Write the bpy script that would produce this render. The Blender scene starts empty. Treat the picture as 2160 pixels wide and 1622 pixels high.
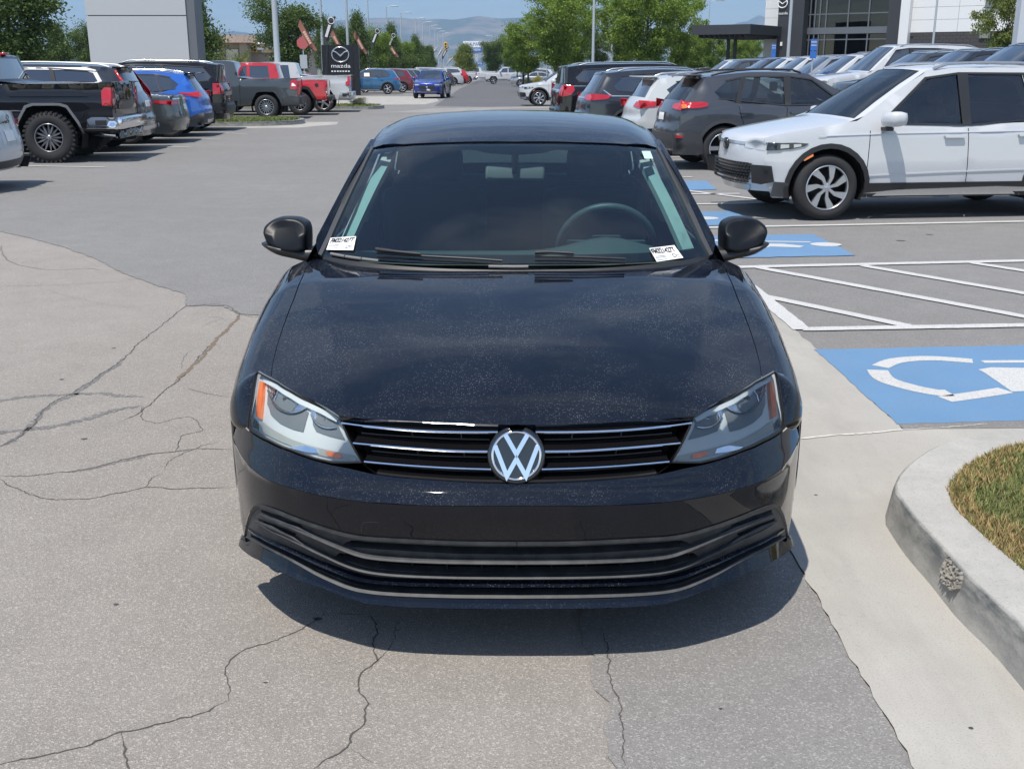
import bpy, bmesh, math, random
import numpy as np
from mathutils import Vector, Matrix, geometry
R = math.radians
random.seed(7)
scene = bpy.context.scene
# ---------------------------------------------------------------- camera
CAM_H, FPX, PITCH = 1.64, 2300.0, R(16.1)
cam_d = bpy.data.cameras.new('camera')
cam = bpy.data.objects.new('camera', cam_d)
scene.collection.objects.link(cam)
cam.location = (0, 0, CAM_H)
cam.rotation_euler = (R(90) - PITCH, 0, 0)
cam_d.sensor_width = 36.0
cam_d.lens = 36.0 * FPX / 2160.0
cam_d.clip_start = 0.05
cam_d.clip_end = 40000
scene.camera = cam
# ---------------------------------------------------------------- sky and sun
SUN_K = (0.20, 0.36)                       # ground shift of a shadow per metre of height (x, y)
SUN_DIR = Vector((SUN_K[0], SUN_K[1], -1.0)).normalized()
SUN_EL = math.asin(-SUN_DIR.z)
SUN_AZ = math.atan2(-SUN_DIR.x, -SUN_DIR.y)     # compass style, from +Y towards +X
world = bpy.data.worlds.new('World')
scene.world = world
world.use_nodes = True
wn = world.node_tree
for n in list(wn.nodes):
    wn.nodes.remove(n)
W_out = wn.nodes.new('ShaderNodeOutputWorld')
W_bg = wn.nodes.new('ShaderNodeBackground')
W_bg.inputs['Strength'].default_value = 0.13
W_sky = wn.nodes.new('ShaderNodeTexSky')
W_sky.sky_type = 'NISHITA'
W_sky.sun_disc = False
W_sky.sun_elevation = SUN_EL
W_sky.sun_rotation = SUN_AZ
W_sky.altitude = 1400
W_sky.air_density = 1.0
W_sky.dust_density = 0.4
W_sky.ozone_density = 1.6
# broken cloud over the sky, everywhere alike
W_tc = wn.nodes.new('ShaderNodeTexCoord')
W_sep = wn.nodes.new('ShaderNodeSeparateXYZ')
wn.links.new(W_tc.outputs['Generated'], W_sep.inputs[0])
W_den = wn.nodes.new('ShaderNodeMath'); W_den.operation = 'MAXIMUM'; W_den.inputs[1].default_value = 0.0
wn.links.new(W_sep.outputs['Z'], W_den.inputs[0])
W_add = wn.nodes.new('ShaderNodeMath'); W_add.operation = 'ADD'; W_add.inputs[1].default_value = 0.10
wn.links.new(W_den.outputs[0], W_add.inputs[0])
W_cmb = wn.nodes.new('ShaderNodeCombineXYZ')
for i, ax in enumerate('XY'):
    d = wn.nodes.new('ShaderNodeMath'); d.operation = 'DIVIDE'
    wn.links.new(W_sep.outputs[ax], d.inputs[0]); wn.links.new(W_add.outputs[0], d.inputs[1])
    wn.links.new(d.outputs[0], W_cmb.inputs[i])
W_map = wn.nodes.new('ShaderNodeMapping')
W_map.inputs['Location'].default_value = (3.1, 1.7, 0.4)
W_map.inputs['Scale'].default_value = (0.8, 1.15, 1)
wn.links.new(W_cmb.outputs[0], W_map.inputs[0])
W_noi = wn.nodes.new('ShaderNodeTexNoise')
W_noi.inputs['Scale'].default_value = 2.3
W_noi.inputs['Detail'].default_value = 9
W_noi.inputs['Roughness'].default_value = 0.58
W_noi.inputs['Distortion'].default_value = 0.35
wn.links.new(W_map.outputs[0], W_noi.inputs['Vector'])
W_rmp = wn.nodes.new('ShaderNodeValToRGB')
W_rmp.color_ramp.elements[0].position = 0.45
W_rmp.color_ramp.elements[0].color = (0, 0, 0, 1)
W_rmp.color_ramp.elements[1].position = 0.74
W_rmp.color_ramp.elements[1].color = (0.80, 0.80, 0.80, 1)
wn.links.new(W_noi.outputs['Fac'], W_rmp.inputs[0])
W_mix = wn.nodes.new('ShaderNodeMix'); W_mix.data_type = 'RGBA'
W_mix.inputs[7].default_value = (4.3, 4.85, 5.7, 1)
wn.links.new(W_rmp.outputs[0], W_mix.inputs[0])
wn.links.new(W_sky.outputs[0], W_mix.inputs[6])
W_tint = wn.nodes.new('ShaderNodeMix'); W_tint.data_type = 'RGBA'; W_tint.blend_type = 'MULTIPLY'; W_tint.inputs[0].default_value = 1.0
W_tint.inputs[7].default_value = (1.0, 0.985, 0.985, 1)
wn.links.new(W_mix.outputs[2], W_tint.inputs[6])
wn.links.new(W_tint.outputs[2], W_bg.inputs['Color'])
wn.links.new(W_bg.outputs[0], W_out.inputs[0])
sun_d = bpy.data.lights.new('sun', 'SUN')
sun_d.energy = 4.0
sun_d.angle = R(0.53)
sun_d.color = (1.0, 0.94, 0.86)
sun = bpy.data.objects.new('sun', sun_d)
scene.collection.objects.link(sun)
sun.rotation_euler = SUN_DIR.to_track_quat('-Z', 'Y').to_euler()
sun.location = (-6, -5, 14)
scene.view_settings.view_transform = 'Standard'
scene.view_settings.look = 'None'
scene.view_settings.exposure = 0.58
scene.view_settings.gamma = 1.0
scene.view_settings.use_curve_mapping = False
scene.cycles.max_bounces = 8
scene.cycles.transparent_max_bounces = 16

# ================================================================ helpers
_cp, _sp = math.cos(PITCH), math.sin(PITCH)
def G(px, py, z=0.0):
    """photo pixel -> point on the level z"""
    a = (px - 1080) / FPX; b = (py - 811) / FPX
    t = (z - CAM_H) / (-_sp - b * _cp)
    return (a * t, (_cp - b * _sp) * t)
def AY(px, py, Y):
    """photo pixel -> point in the vertical plane at depth Y"""
    a = (px - 1080) / FPX; b = (py - 811) / FPX
    t = Y / (_cp - b * _sp)
    return (a * t, Y, CAM_H + (-_sp - b * _cp) * t)
def project(Pw):
    d = np.asarray(Pw) - np.array([0, 0, CAM_H])
    zc = d[..., 1] * _cp - d[..., 2] * _sp
    u = d[..., 1] * _sp + d[..., 2] * _cp
    return np.stack([1080 + FPX * d[..., 0] / zc, 811 - FPX * u / zc], -1)

_mats = {}
def mat(name, col=(.5, .5, .5), rough=.5, metal=0., coat=0., spec=.5, coat_rough=.03, emit=None, emit_s=0, alpha=1.0):
    if name in _mats:
        return _mats[name]
    m = bpy.data.materials.new(name); m.use_nodes = True
    b = m.node_tree.nodes['Principled BSDF']
    b.inputs['Base Color'].default_value = (*col, 1)
    b.inputs['Roughness'].default_value = rough
    b.inputs['Metallic'].default_value = metal
    b.inputs['Coat Weight'].default_value = coat
    b.inputs['Coat Roughness'].default_value = coat_rough
    b.inputs['Specular IOR Level'].default_value = spec
    if emit:
        b.inputs['Emission Color'].default_value = (*emit, 1); b.inputs['Emission Strength'].default_value = emit_s
    m.diffuse_color = (*col, 1)
    _mats[name] = m
    return m
def bsdf(m):
    return m.node_tree.nodes['Principled BSDF']
def nd(m, typ, **kw):
    n = m.node_tree.nodes.new(typ)
    for k, v in kw.items():
        if hasattr(n, k) and k not in n.inputs: setattr(n, k, v)
        else: n.inputs[k].default_value = v
    return n
def lk(m, a, b):
    m.node_tree.links.new(a, b)
def ramp(m, fac, stops):
    r = m.node_tree.nodes.new('ShaderNodeValToRGB')
    cr = r.color_ramp
    while len(cr.elements) < len(stops): cr.elements.new(0.5)
    for e, (p, c) in zip(cr.elements, stops):
        e.position = p
        e.color = (c, c, c, 1) if not isinstance(c, tuple) else (*c, 1)
    lk(m, fac, r.inputs[0])
    return r
def objco(m, scale=1.0):
    tc = nd(m, 'ShaderNodeTexCoord')
    mp = nd(m, 'ShaderNodeMapping')
    mp.inputs['Scale'].default_value = (scale,) * 3 if not isinstance(scale, tuple) else scale
    lk(m, tc.outputs['Object'], mp.inputs[0])
    return mp.outputs[0]
def noise(m, vec, scale, detail=6, rough=.6, dist=0):
    n = nd(m, 'ShaderNodeTexNoise', Scale=scale, Detail=detail, Roughness=rough, Distortion=dist)
    lk(m, vec, n.inputs['Vector'])
    return n.outputs['Fac']
def mixc(m, fac, a, b, blend='MIX'):
    x = m.node_tree.nodes.new('ShaderNodeMix'); x.data_type = 'RGBA'; x.blend_type = blend
    for s, v in ((0, fac), (6, a), (7, b)):
        if isinstance(v, (int, float)): x.inputs[s].default_value = v
        elif isinstance(v, tuple): x.inputs[s].default_value = (*v, 1)
        else: lk(m, v, x.inputs[s])
    return x.outputs[2]
def bump(m, h, strength, dist=.01):
    b = nd(m, 'ShaderNodeBump', Strength=strength, Distance=dist)
    lk(m, h, b.inputs['Height'])
    lk(m, b.outputs[0], bsdf(m).inputs['Normal'])

def build(name, data, material, parent=None, loc=None, smooth=True):
    V, F, N = data
    me = bpy.data.meshes.new(name)
    me.from_pydata([tuple(map(float, v)) for v in V], [], [tuple(map(int, f)) for f in F])
    ms = material if isinstance(material, (list, tuple)) else [material]
    for m_ in ms: me.materials.append(m_)
    me.polygons.foreach_set('use_smooth', [smooth] * len(me.polygons))
    if smooth and N is not None and len(N) == len(V) and np.abs(N).sum() > 0:
        me.normals_split_custom_set_from_vertices([tuple(map(float, n)) for n in N])
    me.update()
    o = bpy.data.objects.new(name, me)
    scene.collection.objects.link(o)
    if parent is not None: o.parent = parent
    if loc is not None: o.location = loc
    return o
def empty(name, loc=(0, 0, 0), rz=0.):
    o = bpy.data.objects.new(name, None)
    scene.collection.objects.link(o)
    o.location = loc; o.rotation_euler = (0, 0, rz); o.empty_display_size = .2
    return o
def tag(o, label=None, cat=None, group=None, kind=None):
    if label: o['label'] = label
    if cat: o['category'] = cat
    if group: o['group'] = group
    if kind: o['kind'] = kind
    return o
def copy_tree(o, parent=None):
    c = o.copy(); scene.collection.objects.link(c)
    if parent is not None: c.parent = parent
    for ch in list(o.children): copy_tree(ch, c)
    return c
def cat(*ds):
    Vs, Fs, Ns, k = [], [], [], 0
    for V, F, N in ds:
        if len(V) == 0: continue
        Vs.append(np.asarray(V, float)); Fs += [tuple(i + k for i in f) for f in F]
        Ns.append(np.zeros((len(V), 3)) if N is None else np.asarray(N, float)); k += len(V)
    return np.concatenate(Vs), Fs, np.concatenate(Ns)
def mirrored(d, axis):
    V, F, N = d
    V = np.array(V, float); V[:, axis] *= -1
    if N is not None:
        N = np.array(N, float); N[:, axis] *= -1
    return V, [tuple(reversed(f)) for f in F], N
def moved(d, v):
    return np.asarray(d[0], float) + np.array(v), d[1], d[2]
def xform(d, M):
    V = np.asarray(d[0], float); A = np.array(M.to_3x3()); t = np.array(M.to_translation())
    N = None if d[2] is None else np.asarray(d[2]) @ A.T
    return V @ A.T + t, d[1], N
def box(x0, x1, y0, y1, z0, z1, bev=0):
    bm = bmesh.new()
    bmesh.ops.create_cube(bm, size=1)
    for v in bm.verts:
        v.co = Vector(((x0 + x1) / 2 + v.co.x * (x1 - x0), (y0 + y1) / 2 + v.co.y * (y1 - y0), (z0 + z1) / 2 + v.co.z * (z1 - z0)))
    if bev:
        bmesh.ops.bevel(bm, geom=bm.edges[:], offset=bev, segments=2, affect='EDGES', profile=.6)
    return from_bm(bm)
def from_bm(bm):
    bm.verts.index_update()
    V = [v.co[:] for v in bm.verts]; F = [tuple(v.index for v in f.verts) for f in bm.faces]
    bm.free()
    return V, F, None
def flat(d):
    """split faces so that smooth shading keeps them flat"""
    V, F, N = d
    V = np.asarray(V); nv, nf, k = [], [], 0
    for f in F:
        nv += [V[i] for i in f]; nf.append(tuple(range(k, k + len(f)))); k += len(f)
    return np.array(nv), nf, None
def tube(path, rad, n=10, caps=True):
    P = np.asarray(path, float)
    rs = np.full(len(P), rad) if np.isscalar(rad) else np.asarray(rad, float)
    T = np.gradient(P, axis=0); T /= np.linalg.norm(T, axis=1)[:, None] + 1e-12
    ref = np.array([0, 0, 1.]) if abs(T[0][2]) < .9 else np.array([1., 0, 0])
    A = np.cross(T[0], ref); A /= np.linalg.norm(A)
    V, F, N = [], [], []
    for i in range(len(P)):
        A = A - T[i] * A.dot(T[i]); A /= np.linalg.norm(A); B = np.cross(T[i], A)
        for k in range(n):
            a = 2 * math.pi * k / n
            d = A * math.cos(a) + B * math.sin(a)
            V.append(P[i] + d * rs[i]); N.append(d)
    for i in range(len(P) - 1):
        for k in range(n):
            F.append((i * n + k, i * n + (k + 1) % n, (i + 1) * n + (k + 1) % n, (i + 1) * n + k))
    if caps:
        for base, tt, rv in ((0, -T[0], True), ((len(P) - 1) * n, T[-1], False)):
            s = len(V)
            V += [V[base + k] for k in range(n)]; N += [tt] * n
            f = tuple(range(s, s + n)); F.append(tuple(reversed(f)) if rv else f)
    return np.array(V), F, np.array(N)
def lathe(prof, n=40, axis='y'):
    """prof: (radius, offset along axis)"""
    V, F = [], []
    for r, h in prof:
        for k in range(n):
            a = 2 * math.pi * k / n
            V.append((r * math.cos(a), h, r * math.sin(a)) if axis == 'y' else (r * math.cos(a), r * math.sin(a), h))
    m = len(prof)
    for i in range(m - 1):
        for k in range(n):
            F.append((i * n + k, i * n + (k + 1) % n, (i + 1) * n + (k + 1) % n, (i + 1) * n + k))
    if axis == 'y': F = [tuple(reversed(f)) for f in F]
    return np.array(V), F, None
def sweep(P, Nn, U, prof, closed=True):
    """prof: list of (along Nn, along U); P, Nn, U arrays"""
    P, Nn, U = map(lambda a: np.asarray(a, float), (P, Nn, U))
    V = [P[i] + Nn[i] * a + U[i] * b for i in range(len(P)) for a, b in prof]
    m = len(prof); F = []
    rng = m if closed else m - 1
    for i in range(len(P) - 1):
        for k in range(rng):
            F.append((i * m + k, i * m + (k + 1) % m, (i + 1) * m + (k + 1) % m, (i + 1) * m + k))
    if closed:
        F.append(tuple(range(m))); F.append(tuple(reversed(range((len(P) - 1) * m, len(P) * m))))
    return flat((V, F, None))
def pip(poly, pts):
    poly = np.asarray(poly, float); pts = np.asarray(pts, float)
    x, y = pts[:, 0], pts[:, 1]; ins = np.zeros(len(pts), bool)
    j = len(poly) - 1
    for i in range(len(poly)):
        xi, yi = poly[i]; xj, yj = poly[j]
        c = ((yi > y) != (yj > y)) & (x < (xj - xi) * (y - yi) / ((yj - yi) if yj != yi else 1e-12) + xi)
        ins ^= c; j = i
    return ins
def densify(loop, step, closed=True):
    L = [np.asarray(p, float) for p in loop]; out = []
    n = len(L) if closed else len(L) - 1
    for i in range(n):
        a, b = L[i], L[(i + 1) % len(L)]
        k = max(1, int(np.linalg.norm((b - a)[:2]) / step))
        out += [a + (b - a) * q / k for q in range(k)]
    if not closed: out.append(L[-1])
    return np.array(out)
def chaikin(p, it=2, closed=False):
    p = np.asarray(p, float)
    for _ in range(it):
        if closed: q = np.roll(p, -1, 0); a = p; 
        else: a = p[:-1]; q = p[1:]
        r = np.empty((2 * len(a), p.shape[1])); r[0::2] = .75 * a + .25 * q; r[1::2] = .25 * a + .75 * q
        p = r if closed else np.vstack([p[:1], r, p[-1:]])
    return p
def spline(P, n=6, closed=False):
    P = np.asarray(P, float); out = []
    m = len(P)
    for i in range(m if closed else m - 1):
        g = lambda k: P[k % m] if closed else P[min(max(k, 0), m - 1)]
        p0, p1, p2, p3 = g(i - 1), g(i), g(i + 1), g(i + 2)
        for q in range(n):
            t = q / n
            out.append(.5 * ((2 * p1) + (-p0 + p2) * t + (2 * p0 - 5 * p1 + 4 * p2 - p3) * t * t + (-p0 + 3 * p1 - 3 * p2 + p3) * t ** 3))
    if not closed: out.append(P[-1])
    return np.array(out)
def cdt(poly, holes, step, hstep=None):
    loops = [densify(poly, step)] + [densify(h, hstep or step) for h in holes]
    V = np.concatenate(loops); E = []; k = 0
    for l in loops:
        n = len(l); E += [(k + i, k + (i + 1) % n) for i in range(n)]; k += n
    mn, mx = loops[0].min(0), loops[0].max(0)
    gx = np.arange(mn[0] + step * .5, mx[0], step); gy = np.arange(mn[1] + step * .5, mx[1], step * .87)
    if len(gx) and len(gy):
        X, Y = np.meshgrid(gx, gy); X = X + (np.arange(len(gy)) % 2)[:, None] * step * .5
        Q = np.stack([X.ravel(), Y.ravel()], 1)
        ok = pip(loops[0], Q)
        for l in loops[1:]: ok &= ~pip(l, Q)
        Q = Q[ok]
        if len(Q):
            dm = np.full(len(Q), 1e9)
            for s in range(0, len(V), 64):
                dm = np.minimum(dm, np.sqrt(((Q[:, None, :] - V[None, s:s + 64, :]) ** 2).sum(-1)).min(1))
            Q = Q[dm > step * .45]
            V = np.concatenate([V, Q])
    r = geometry.delaunay_2d_cdt([Vector(v) for v in V], E, [], 0, 1e-6)
    P = np.array([v[:] for v in r[0]]); T = np.array([t for t in r[2]])
    c = P[T].mean(1)
    ok = pip(loops[0], c)
    for l in loops[1:]: ok &= ~pip(l, c)
    T = T[ok]
    used = np.unique(T); mp = -np.ones(len(P), int); mp[used] = np.arange(len(used))
    return P[used], mp[T]
def patch(f, poly, holes=(), step=.05, off=0., thick=0., flip=False, scale=(1, 1), hstep=None):
    """panel cut out of the parametric surface f; off lifts it along the normal, thick gives it a skirt"""
    sc = np.array(scale, float)
    P, T = cdt(np.asarray(poly, float) * sc, [np.asarray(h, float) * sc for h in holes], step, hstep)
    P = P / sc
    e = 1e-3 / sc
    X = f(P[:, 0], P[:, 1])
    du = f(P[:, 0] + e[0], P[:, 1]) - f(P[:, 0] - e[0], P[:, 1])
    dv = f(P[:, 0], P[:, 1] + e[1]) - f(P[:, 0], P[:, 1] - e[1])
    N = np.cross(du, dv); N /= np.linalg.norm(N, axis=1)[:, None] + 1e-15
    if flip: N = -N; T = T[:, ::-1]
    # orient triangles to N
    V = X + N * off
    tn = np.cross(V[T[:, 1]] - V[T[:, 0]], V[T[:, 2]] - V[T[:, 0]])
    bad = (tn * N[T].mean(1)).sum(1) < 0
    T = T.copy(); T[bad] = T[bad][:, ::-1]
    F = [tuple(t) for t in T]
    if thick:
        ed = {}
        for t in F:
            for i in range(3):
                a, b = t[i], t[(i + 1) % 3]
                ed[(a, b)] = ed.get((a, b), 0) + 1
        bd = [k for k in ed if (k[1], k[0]) not in ed]
        VV, k = [], len(V)
        sf = []
        for a, b in bd:
            VV += [V[a], V[b], V[b] - N[b] * thick, V[a] - N[a] * thick]
            sf.append((k + 1, k, k + 3, k + 2)); k += 4
        V = np.concatenate([V, np.array(VV)]); N = np.concatenate([N, np.zeros((len(VV), 3))]); F = F + sf
        # explicit flat normals for the skirt
        for q in sf:
            n_ = np.cross(V[q[1]] - V[q[0]], V[q[3]] - V[q[0]]); n_ /= np.linalg.norm(n_) + 1e-15
            for i in q: N[i] = n_
    return V, F, N
class Tracer:
    """finds the parameters of a surface point seen at a photo pixel"""
    def __init__(s, f, a, b, world):
        s.f, s.world = f, world
        A, B = np.meshgrid(a, b, indexing='ij'); s.A, s.B = A.ravel(), B.ravel()
        s.px = project(world(f(s.A, s.B)))
    def __call__(s, pts):
        out = []; h0 = (abs(s.A[-1] - s.A[0]) / 60, abs(s.B[-1] - s.B[0]) / 60); g = np.linspace(-1, 1, 13); GX, GY = np.meshgrid(g, g); GX, GY = GX.ravel(), GY.ravel()
        for p in np.asarray(pts, float):
            i = np.argmin(((s.px - p) ** 2).sum(1)); q = np.array([s.A[i], s.B[i]]); h = np.array(h0)
            for _ in range(7):
                A = np.clip(q[0] + GX * h[0], s.A.min(), s.A.max()); B = q[1] + GY * h[1]
                e = ((project(s.world(s.f(A, B))) - p) ** 2).sum(1) + 1e-3 * (GX ** 2 + GY ** 2)
                j = int(np.argmin(e)); q = np.array([A[j], B[j]]); h = h * .38
            out.append(q)
        return np.array(out)

# ---------------------------------------------------------------- materials
def paint(name, col, metal=0.0, rough=.35, dusty=0., flakes=False):
    m = mat(name, col, rough, metal, 1.0, .5 if metal > .2 or max(col) > .2 else .0, .02)
    b_ = bsdf(m); b_.inputs['Coat IOR'].default_value = 1.5
    if dusty:
        co = objco(m)
        n1 = noise(m, co, 3.0, 5); n2 = noise(m, co, 60, 4)
        r = ramp(m, n1, [(.35, 0.2), (.7, 1.0)]); r2 = ramp(m, n2, [(.4, .2), (.7, 1.0)])
        f = mixc(m, 1.0, r.outputs[0], r2.outputs[0], 'MULTIPLY')
        ff = nd(m, 'ShaderNodeMath', operation='MULTIPLY'); lk(m, f, ff.inputs[0]); ff.inputs[1].default_value = dusty
        c = mixc(m, ff.outputs[0], col, (.36, .34, .31))
        lk(m, c, bsdf(m).inputs['Base Color'])
    return m
M_black_plastic = mat('black_plastic', (.018, .018, .019), .45)
M_grey_plastic = mat('dark_grey_plastic', (.045, .047, .05), .5)
M_tyre = mat('tyre_rubber', (.022, .022, .023), .85)
M_glass = mat('tinted_glass', (.010, .013, .016), .03, 0, 1.0, 1.0, .0); M_glass.node_tree.nodes['Principled BSDF'].inputs['Coat IOR'].default_value = 1.9
M_chrome = mat('chrome', (.75, .76, .78), .09, 1.0)
M_alloy = mat('alloy', (.52, .53, .55), .3, .9)
M_gloss_black = mat('gloss_black', (.006, .006, .007), .12, 0, .8)
M_red_lens = mat('red_lens', (.42, .006, .012), .12, 0, 1.0)
M_amber = mat('amber_lens', (.75, .17, .02), .12, 0, 1.0)
M_clear_lamp = mat('lamp_glass', (.42, .44, .46), .08, .35, 1.0)
M_white = mat('white_plastic', (.78, .78, .77), .4)
M_dark = mat('dark_void', (.004, .004, .004), .9)
M_silver = mat('silver_trim', (.55, .56, .57), .25, .9)
def glass_mix(name, tint, fres=1.5, rough=0.):
    m = bpy.data.materials.new(name); m.use_nodes = True
    t = m.node_tree; t.nodes.clear()
    o = t.nodes.new('ShaderNodeOutputMaterial'); mx = t.nodes.new('ShaderNodeMixShader')
    tr = t.nodes.new('ShaderNodeBsdfTransparent'); tr.inputs[0].default_value = (*tint, 1)
    gl = t.nodes.new('ShaderNodeBsdfGlossy'); gl.inputs['Roughness'].default_value = rough
    fr = t.nodes.new('ShaderNodeFresnel'); fr.inputs[0].default_value = fres
    t.links.new(fr.outputs[0], mx.inputs[0]); t.links.new(tr.outputs[0], mx.inputs[1]); t.links.new(gl.outputs[0], mx.inputs[2])
    t.links.new(mx.outputs[0], o.inputs[0])
    return m
M_lens = glass_mix('clear_lens', (.93, .95, .96), 1.45)
M_windscreen = glass_mix('windscreen_glass', (.62, .90, .92), 1.85)
M_wheel_dark = mat('wheel_dark', (.012, .012, .012), .35, .3)
# ================================================================ black sedan in the foreground
CX, D0 = 0.013, 2.72
def w_of(P):
    return np.asarray(P) + np.array([CX, D0, 0.])
M_jet = paint('black_car_paint', (.0020, .0036, .0080), 0.0, .25)
# water spots dried on the upward faces
def _spots(m):
    co = objco(m)
    vo = nd(m, 'ShaderNodeTexVoronoi', Scale=185.0, Randomness=1.0)
    n0 = noise(m, co, 40, 3); 
    mp = nd(m, 'ShaderNodeVectorMath', operation='ADD'); lk(m, co, mp.inputs[0])
    sc_ = nd(m, 'ShaderNodeVectorMath', operation='SCALE'); sc_.inputs['Scale'].default_value = .012
    nn = nd(m, 'ShaderNodeTexNoise', Scale=30.0, Detail=2.0); lk(m, co, nn.inputs['Vector']); lk(m, nn.outputs['Color'], sc_.inputs[0])
    lk(m, sc_.outputs[0], mp.inputs[1]); lk(m, mp.outputs[0], vo.inputs['Vector'])
    ring = ramp(m, vo.outputs['Distance'], [(.0, .25), (.16, .35), (.26, .9), (.36, 0.0)])
    sepc = nd(m, 'ShaderNodeSeparateColor'); lk(m, vo.outputs['Color'], sepc.inputs[0])
    pick = ramp(m, sepc.outputs[0], [(.25, 0.0), (.5, .35), (.95, 1.0)])
    big = ramp(m, noise(m, co, 3.2, 4), [(.36, .10), (.60, 1.0)])
    geo = nd(m, 'ShaderNodeNewGeometry'); sx = nd(m, 'ShaderNodeSeparateXYZ'); lk(m, geo.outputs['Normal'], sx.inputs[0])
    up = ramp(m, sx.outputs['Z'], [(.15, 0.06), (.75, 1.0)])
    f = mixc(m, 1., ring.outputs[0], pick.outputs[0], 'MULTIPLY')
    f = mixc(m, 1., f, big.outputs[0], 'MULTIPLY'); f = mixc(m, 1., f, up.outputs[0], 'MULTIPLY')
    film = mixc(m, 1., big.outputs[0], up.outputs[0], 'MULTIPLY')
    fa = nd(m, 'ShaderNodeMath', operation='MULTIPLY'); lk(m, f, fa.inputs[0]); fa.inputs[1].default_value = .21
    fb = nd(m, 'ShaderNodeMath', operation='MULTIPLY'); lk(m, film, fb.inputs[0]); fb.inputs[1].default_value = .010
    fs = nd(m, 'ShaderNodeMath', operation='ADD'); lk(m, fa.outputs[0], fs.inputs[0]); lk(m, fb.outputs[0], fs.inputs[1])
    # dust lies on top of the clear coat: mix a diffuse layer over the paint
    t = m.node_tree; out = [n for n in t.nodes if n.type == 'OUTPUT_MATERIAL'][0]
    df = nd(m, 'ShaderNodeBsdfDiffuse'); df.inputs[0].default_value = (.46, .50, .56, 1)
    mx = t.nodes.new('ShaderNodeMixShader'); lk(m, fs.outputs[0], mx.inputs[0]); lk(m, bsdf(m).outputs[0], mx.inputs[1]); lk(m, df.outputs[0], mx.inputs[2])
    lk(m, mx.outputs[0], out.inputs['Surface'])
_spots(M_jet)
M_jplast = mat('textured_grey_plastic', (.035, .037, .04), .55)
def _pl(m):
    co = objco(m); h = noise(m, co, 700, 2); bump(m, h, .25, .002)
    c = mixc(m, ramp(m, noise(m, co, 25, 5), [(.4, 0.), (.75, 1.)]).outputs[0], (.020, .022, .025), (.048, .050, .052))
    lk(m, c, bsdf(m).inputs['Base Color'])
_pl(M_jplast)

_pl_x = np.array([0, .2, .4, .55, .65, .72, .785, .838, .884, .897, .902])
_pl_y = np.array([0, .006, .03, .075, .13, .19, .275, .38, .50, .62, .75])
_c = spline(np.stack([_pl_x, _pl_y], 1), 12)
_cs = np.concatenate([[0], np.cumsum(np.linalg.norm(np.diff(_c, axis=0), axis=1))])
_ct = np.gradient(_c, axis=0); _ct /= np.linalg.norm(_ct, axis=1)[:, None]
S_MAX = _cs[-1]
def _tab(zs, qs, it=3):
    p = chaikin(np.stack([zs, qs], 1), it); return p[:, 0], p[:, 1]
_qcl = _tab([.14, .20, .27, .30, .40, .50, .62], [.058, .056, .055, .052, .022, .000, -.01], 2)
_qcu = _tab([.46, .518, .535, .557, .60, .72, .76, .85], [-.06, 0, .030, .052, .068, .102, .13, .2])
_qol = _tab([.14, .20, .27, .30, .40, .50, .62], [.055, .053, .052, .048, .015, .0, -.01], 2)
_qou = _tab([.46, .518, .56, .60, .65, .70, .75, .80, .86], [-.03, 0, .028, .05, .085, .13, .19, .27, .37])
CREASE = .518
def crease_dz(x): return np.interp(np.abs(x), [0, .35, .5, .62, .72, .80, .88], [-.002, -.006, -.002, .004, .006, .016, .022])
def qf(z, ax, which=0):
    z = z - crease_dz(ax)
    up = (z >= CREASE) if which == 0 else np.full(np.shape(z), which > 0)
    qc = np.where(up, np.interp(z, *_qcu), np.interp(z, *_qcl))
    qo = np.where(up, np.interp(z, *_qou), np.interp(z, *_qol))
    t = np.clip((ax - .35) / .4, 0, 1); t = t * t * (3 - 2 * t)
    return qc + (qo - qc) * t
def Ff(s, z, which=0):
    """front fascia: s = arc length from the middle, z = height"""
    a = np.abs(s); sg = np.where(s < 0, -1., 1.)
    x = np.interp(a, _cs, _c[:, 0]); y = np.interp(a, _cs, _c[:, 1])
    tx = np.interp(a, _cs, _ct[:, 0]); ty = np.interp(a, _cs, _ct[:, 1])
    q = qf(z, x, which)
    w = np.where(x > .6, 1 - .45 * np.clip((x - .6) / .27, 0, 1), 1.)
    return np.stack([sg * (x - ty * q * .55 * (1 - .5 * np.clip((x - .79) / .07, 0, 1)) * (np.where(z - crease_dz(x) < CREASE, .1, 1.) if which <= 0 else 1.)), y + (tx * .5 + .5) * q * w, z + 0 * s], -1)
Fup = lambda s, z: Ff(s, z, 1)
Flo = lambda s, z: Ff(s, z, -1)
S_END = float(np.interp(.485, _c[:, 1], _cs))
_hy = [0.0, .10, .20, .4, .6, .8, 1.0, 1.06, 1.3, 1.45]
_hz = [.655, .716, .772, .836, .881, .918, .950, .958, .985, 1.0]
_hp = spline(np.stack([_hy, _hz], 1), 10)
def hood_z(x, y):
    zc = np.interp(y, _hp[:, 0], _hp[:, 1])
    a = np.interp(y, [.2, .35, .5, .65, .8, 1.0, 1.3], [.130, .120, .104, .082, .062, .043, .027])
    xc = np.interp(y, [.15, 1.2], [.465, .735]); kk = np.interp(y, [.2, 1.0, 1.25], [.23, .20, .04])
    ax = np.abs(x); d = ax - xc
    rel = np.where(d > .006, d, np.where(d < -.006, 0, (d + .006) ** 2 / .024))
    return zc - (a - kk * (.8 - xc)) * (ax / .8) ** 2 - kk * rel
def x_top(y): return np.interp(y, [.3, .5, .8, 1.0, 1.3], [.79, .80, .80, .79, .755])
def W_low(y): return np.interp(y, [.3, .5, .6, .87, 1.3, 3.6, 4.2, 4.62], [.84, .886, .894, .899, .895, .89, .86, .76])
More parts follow.
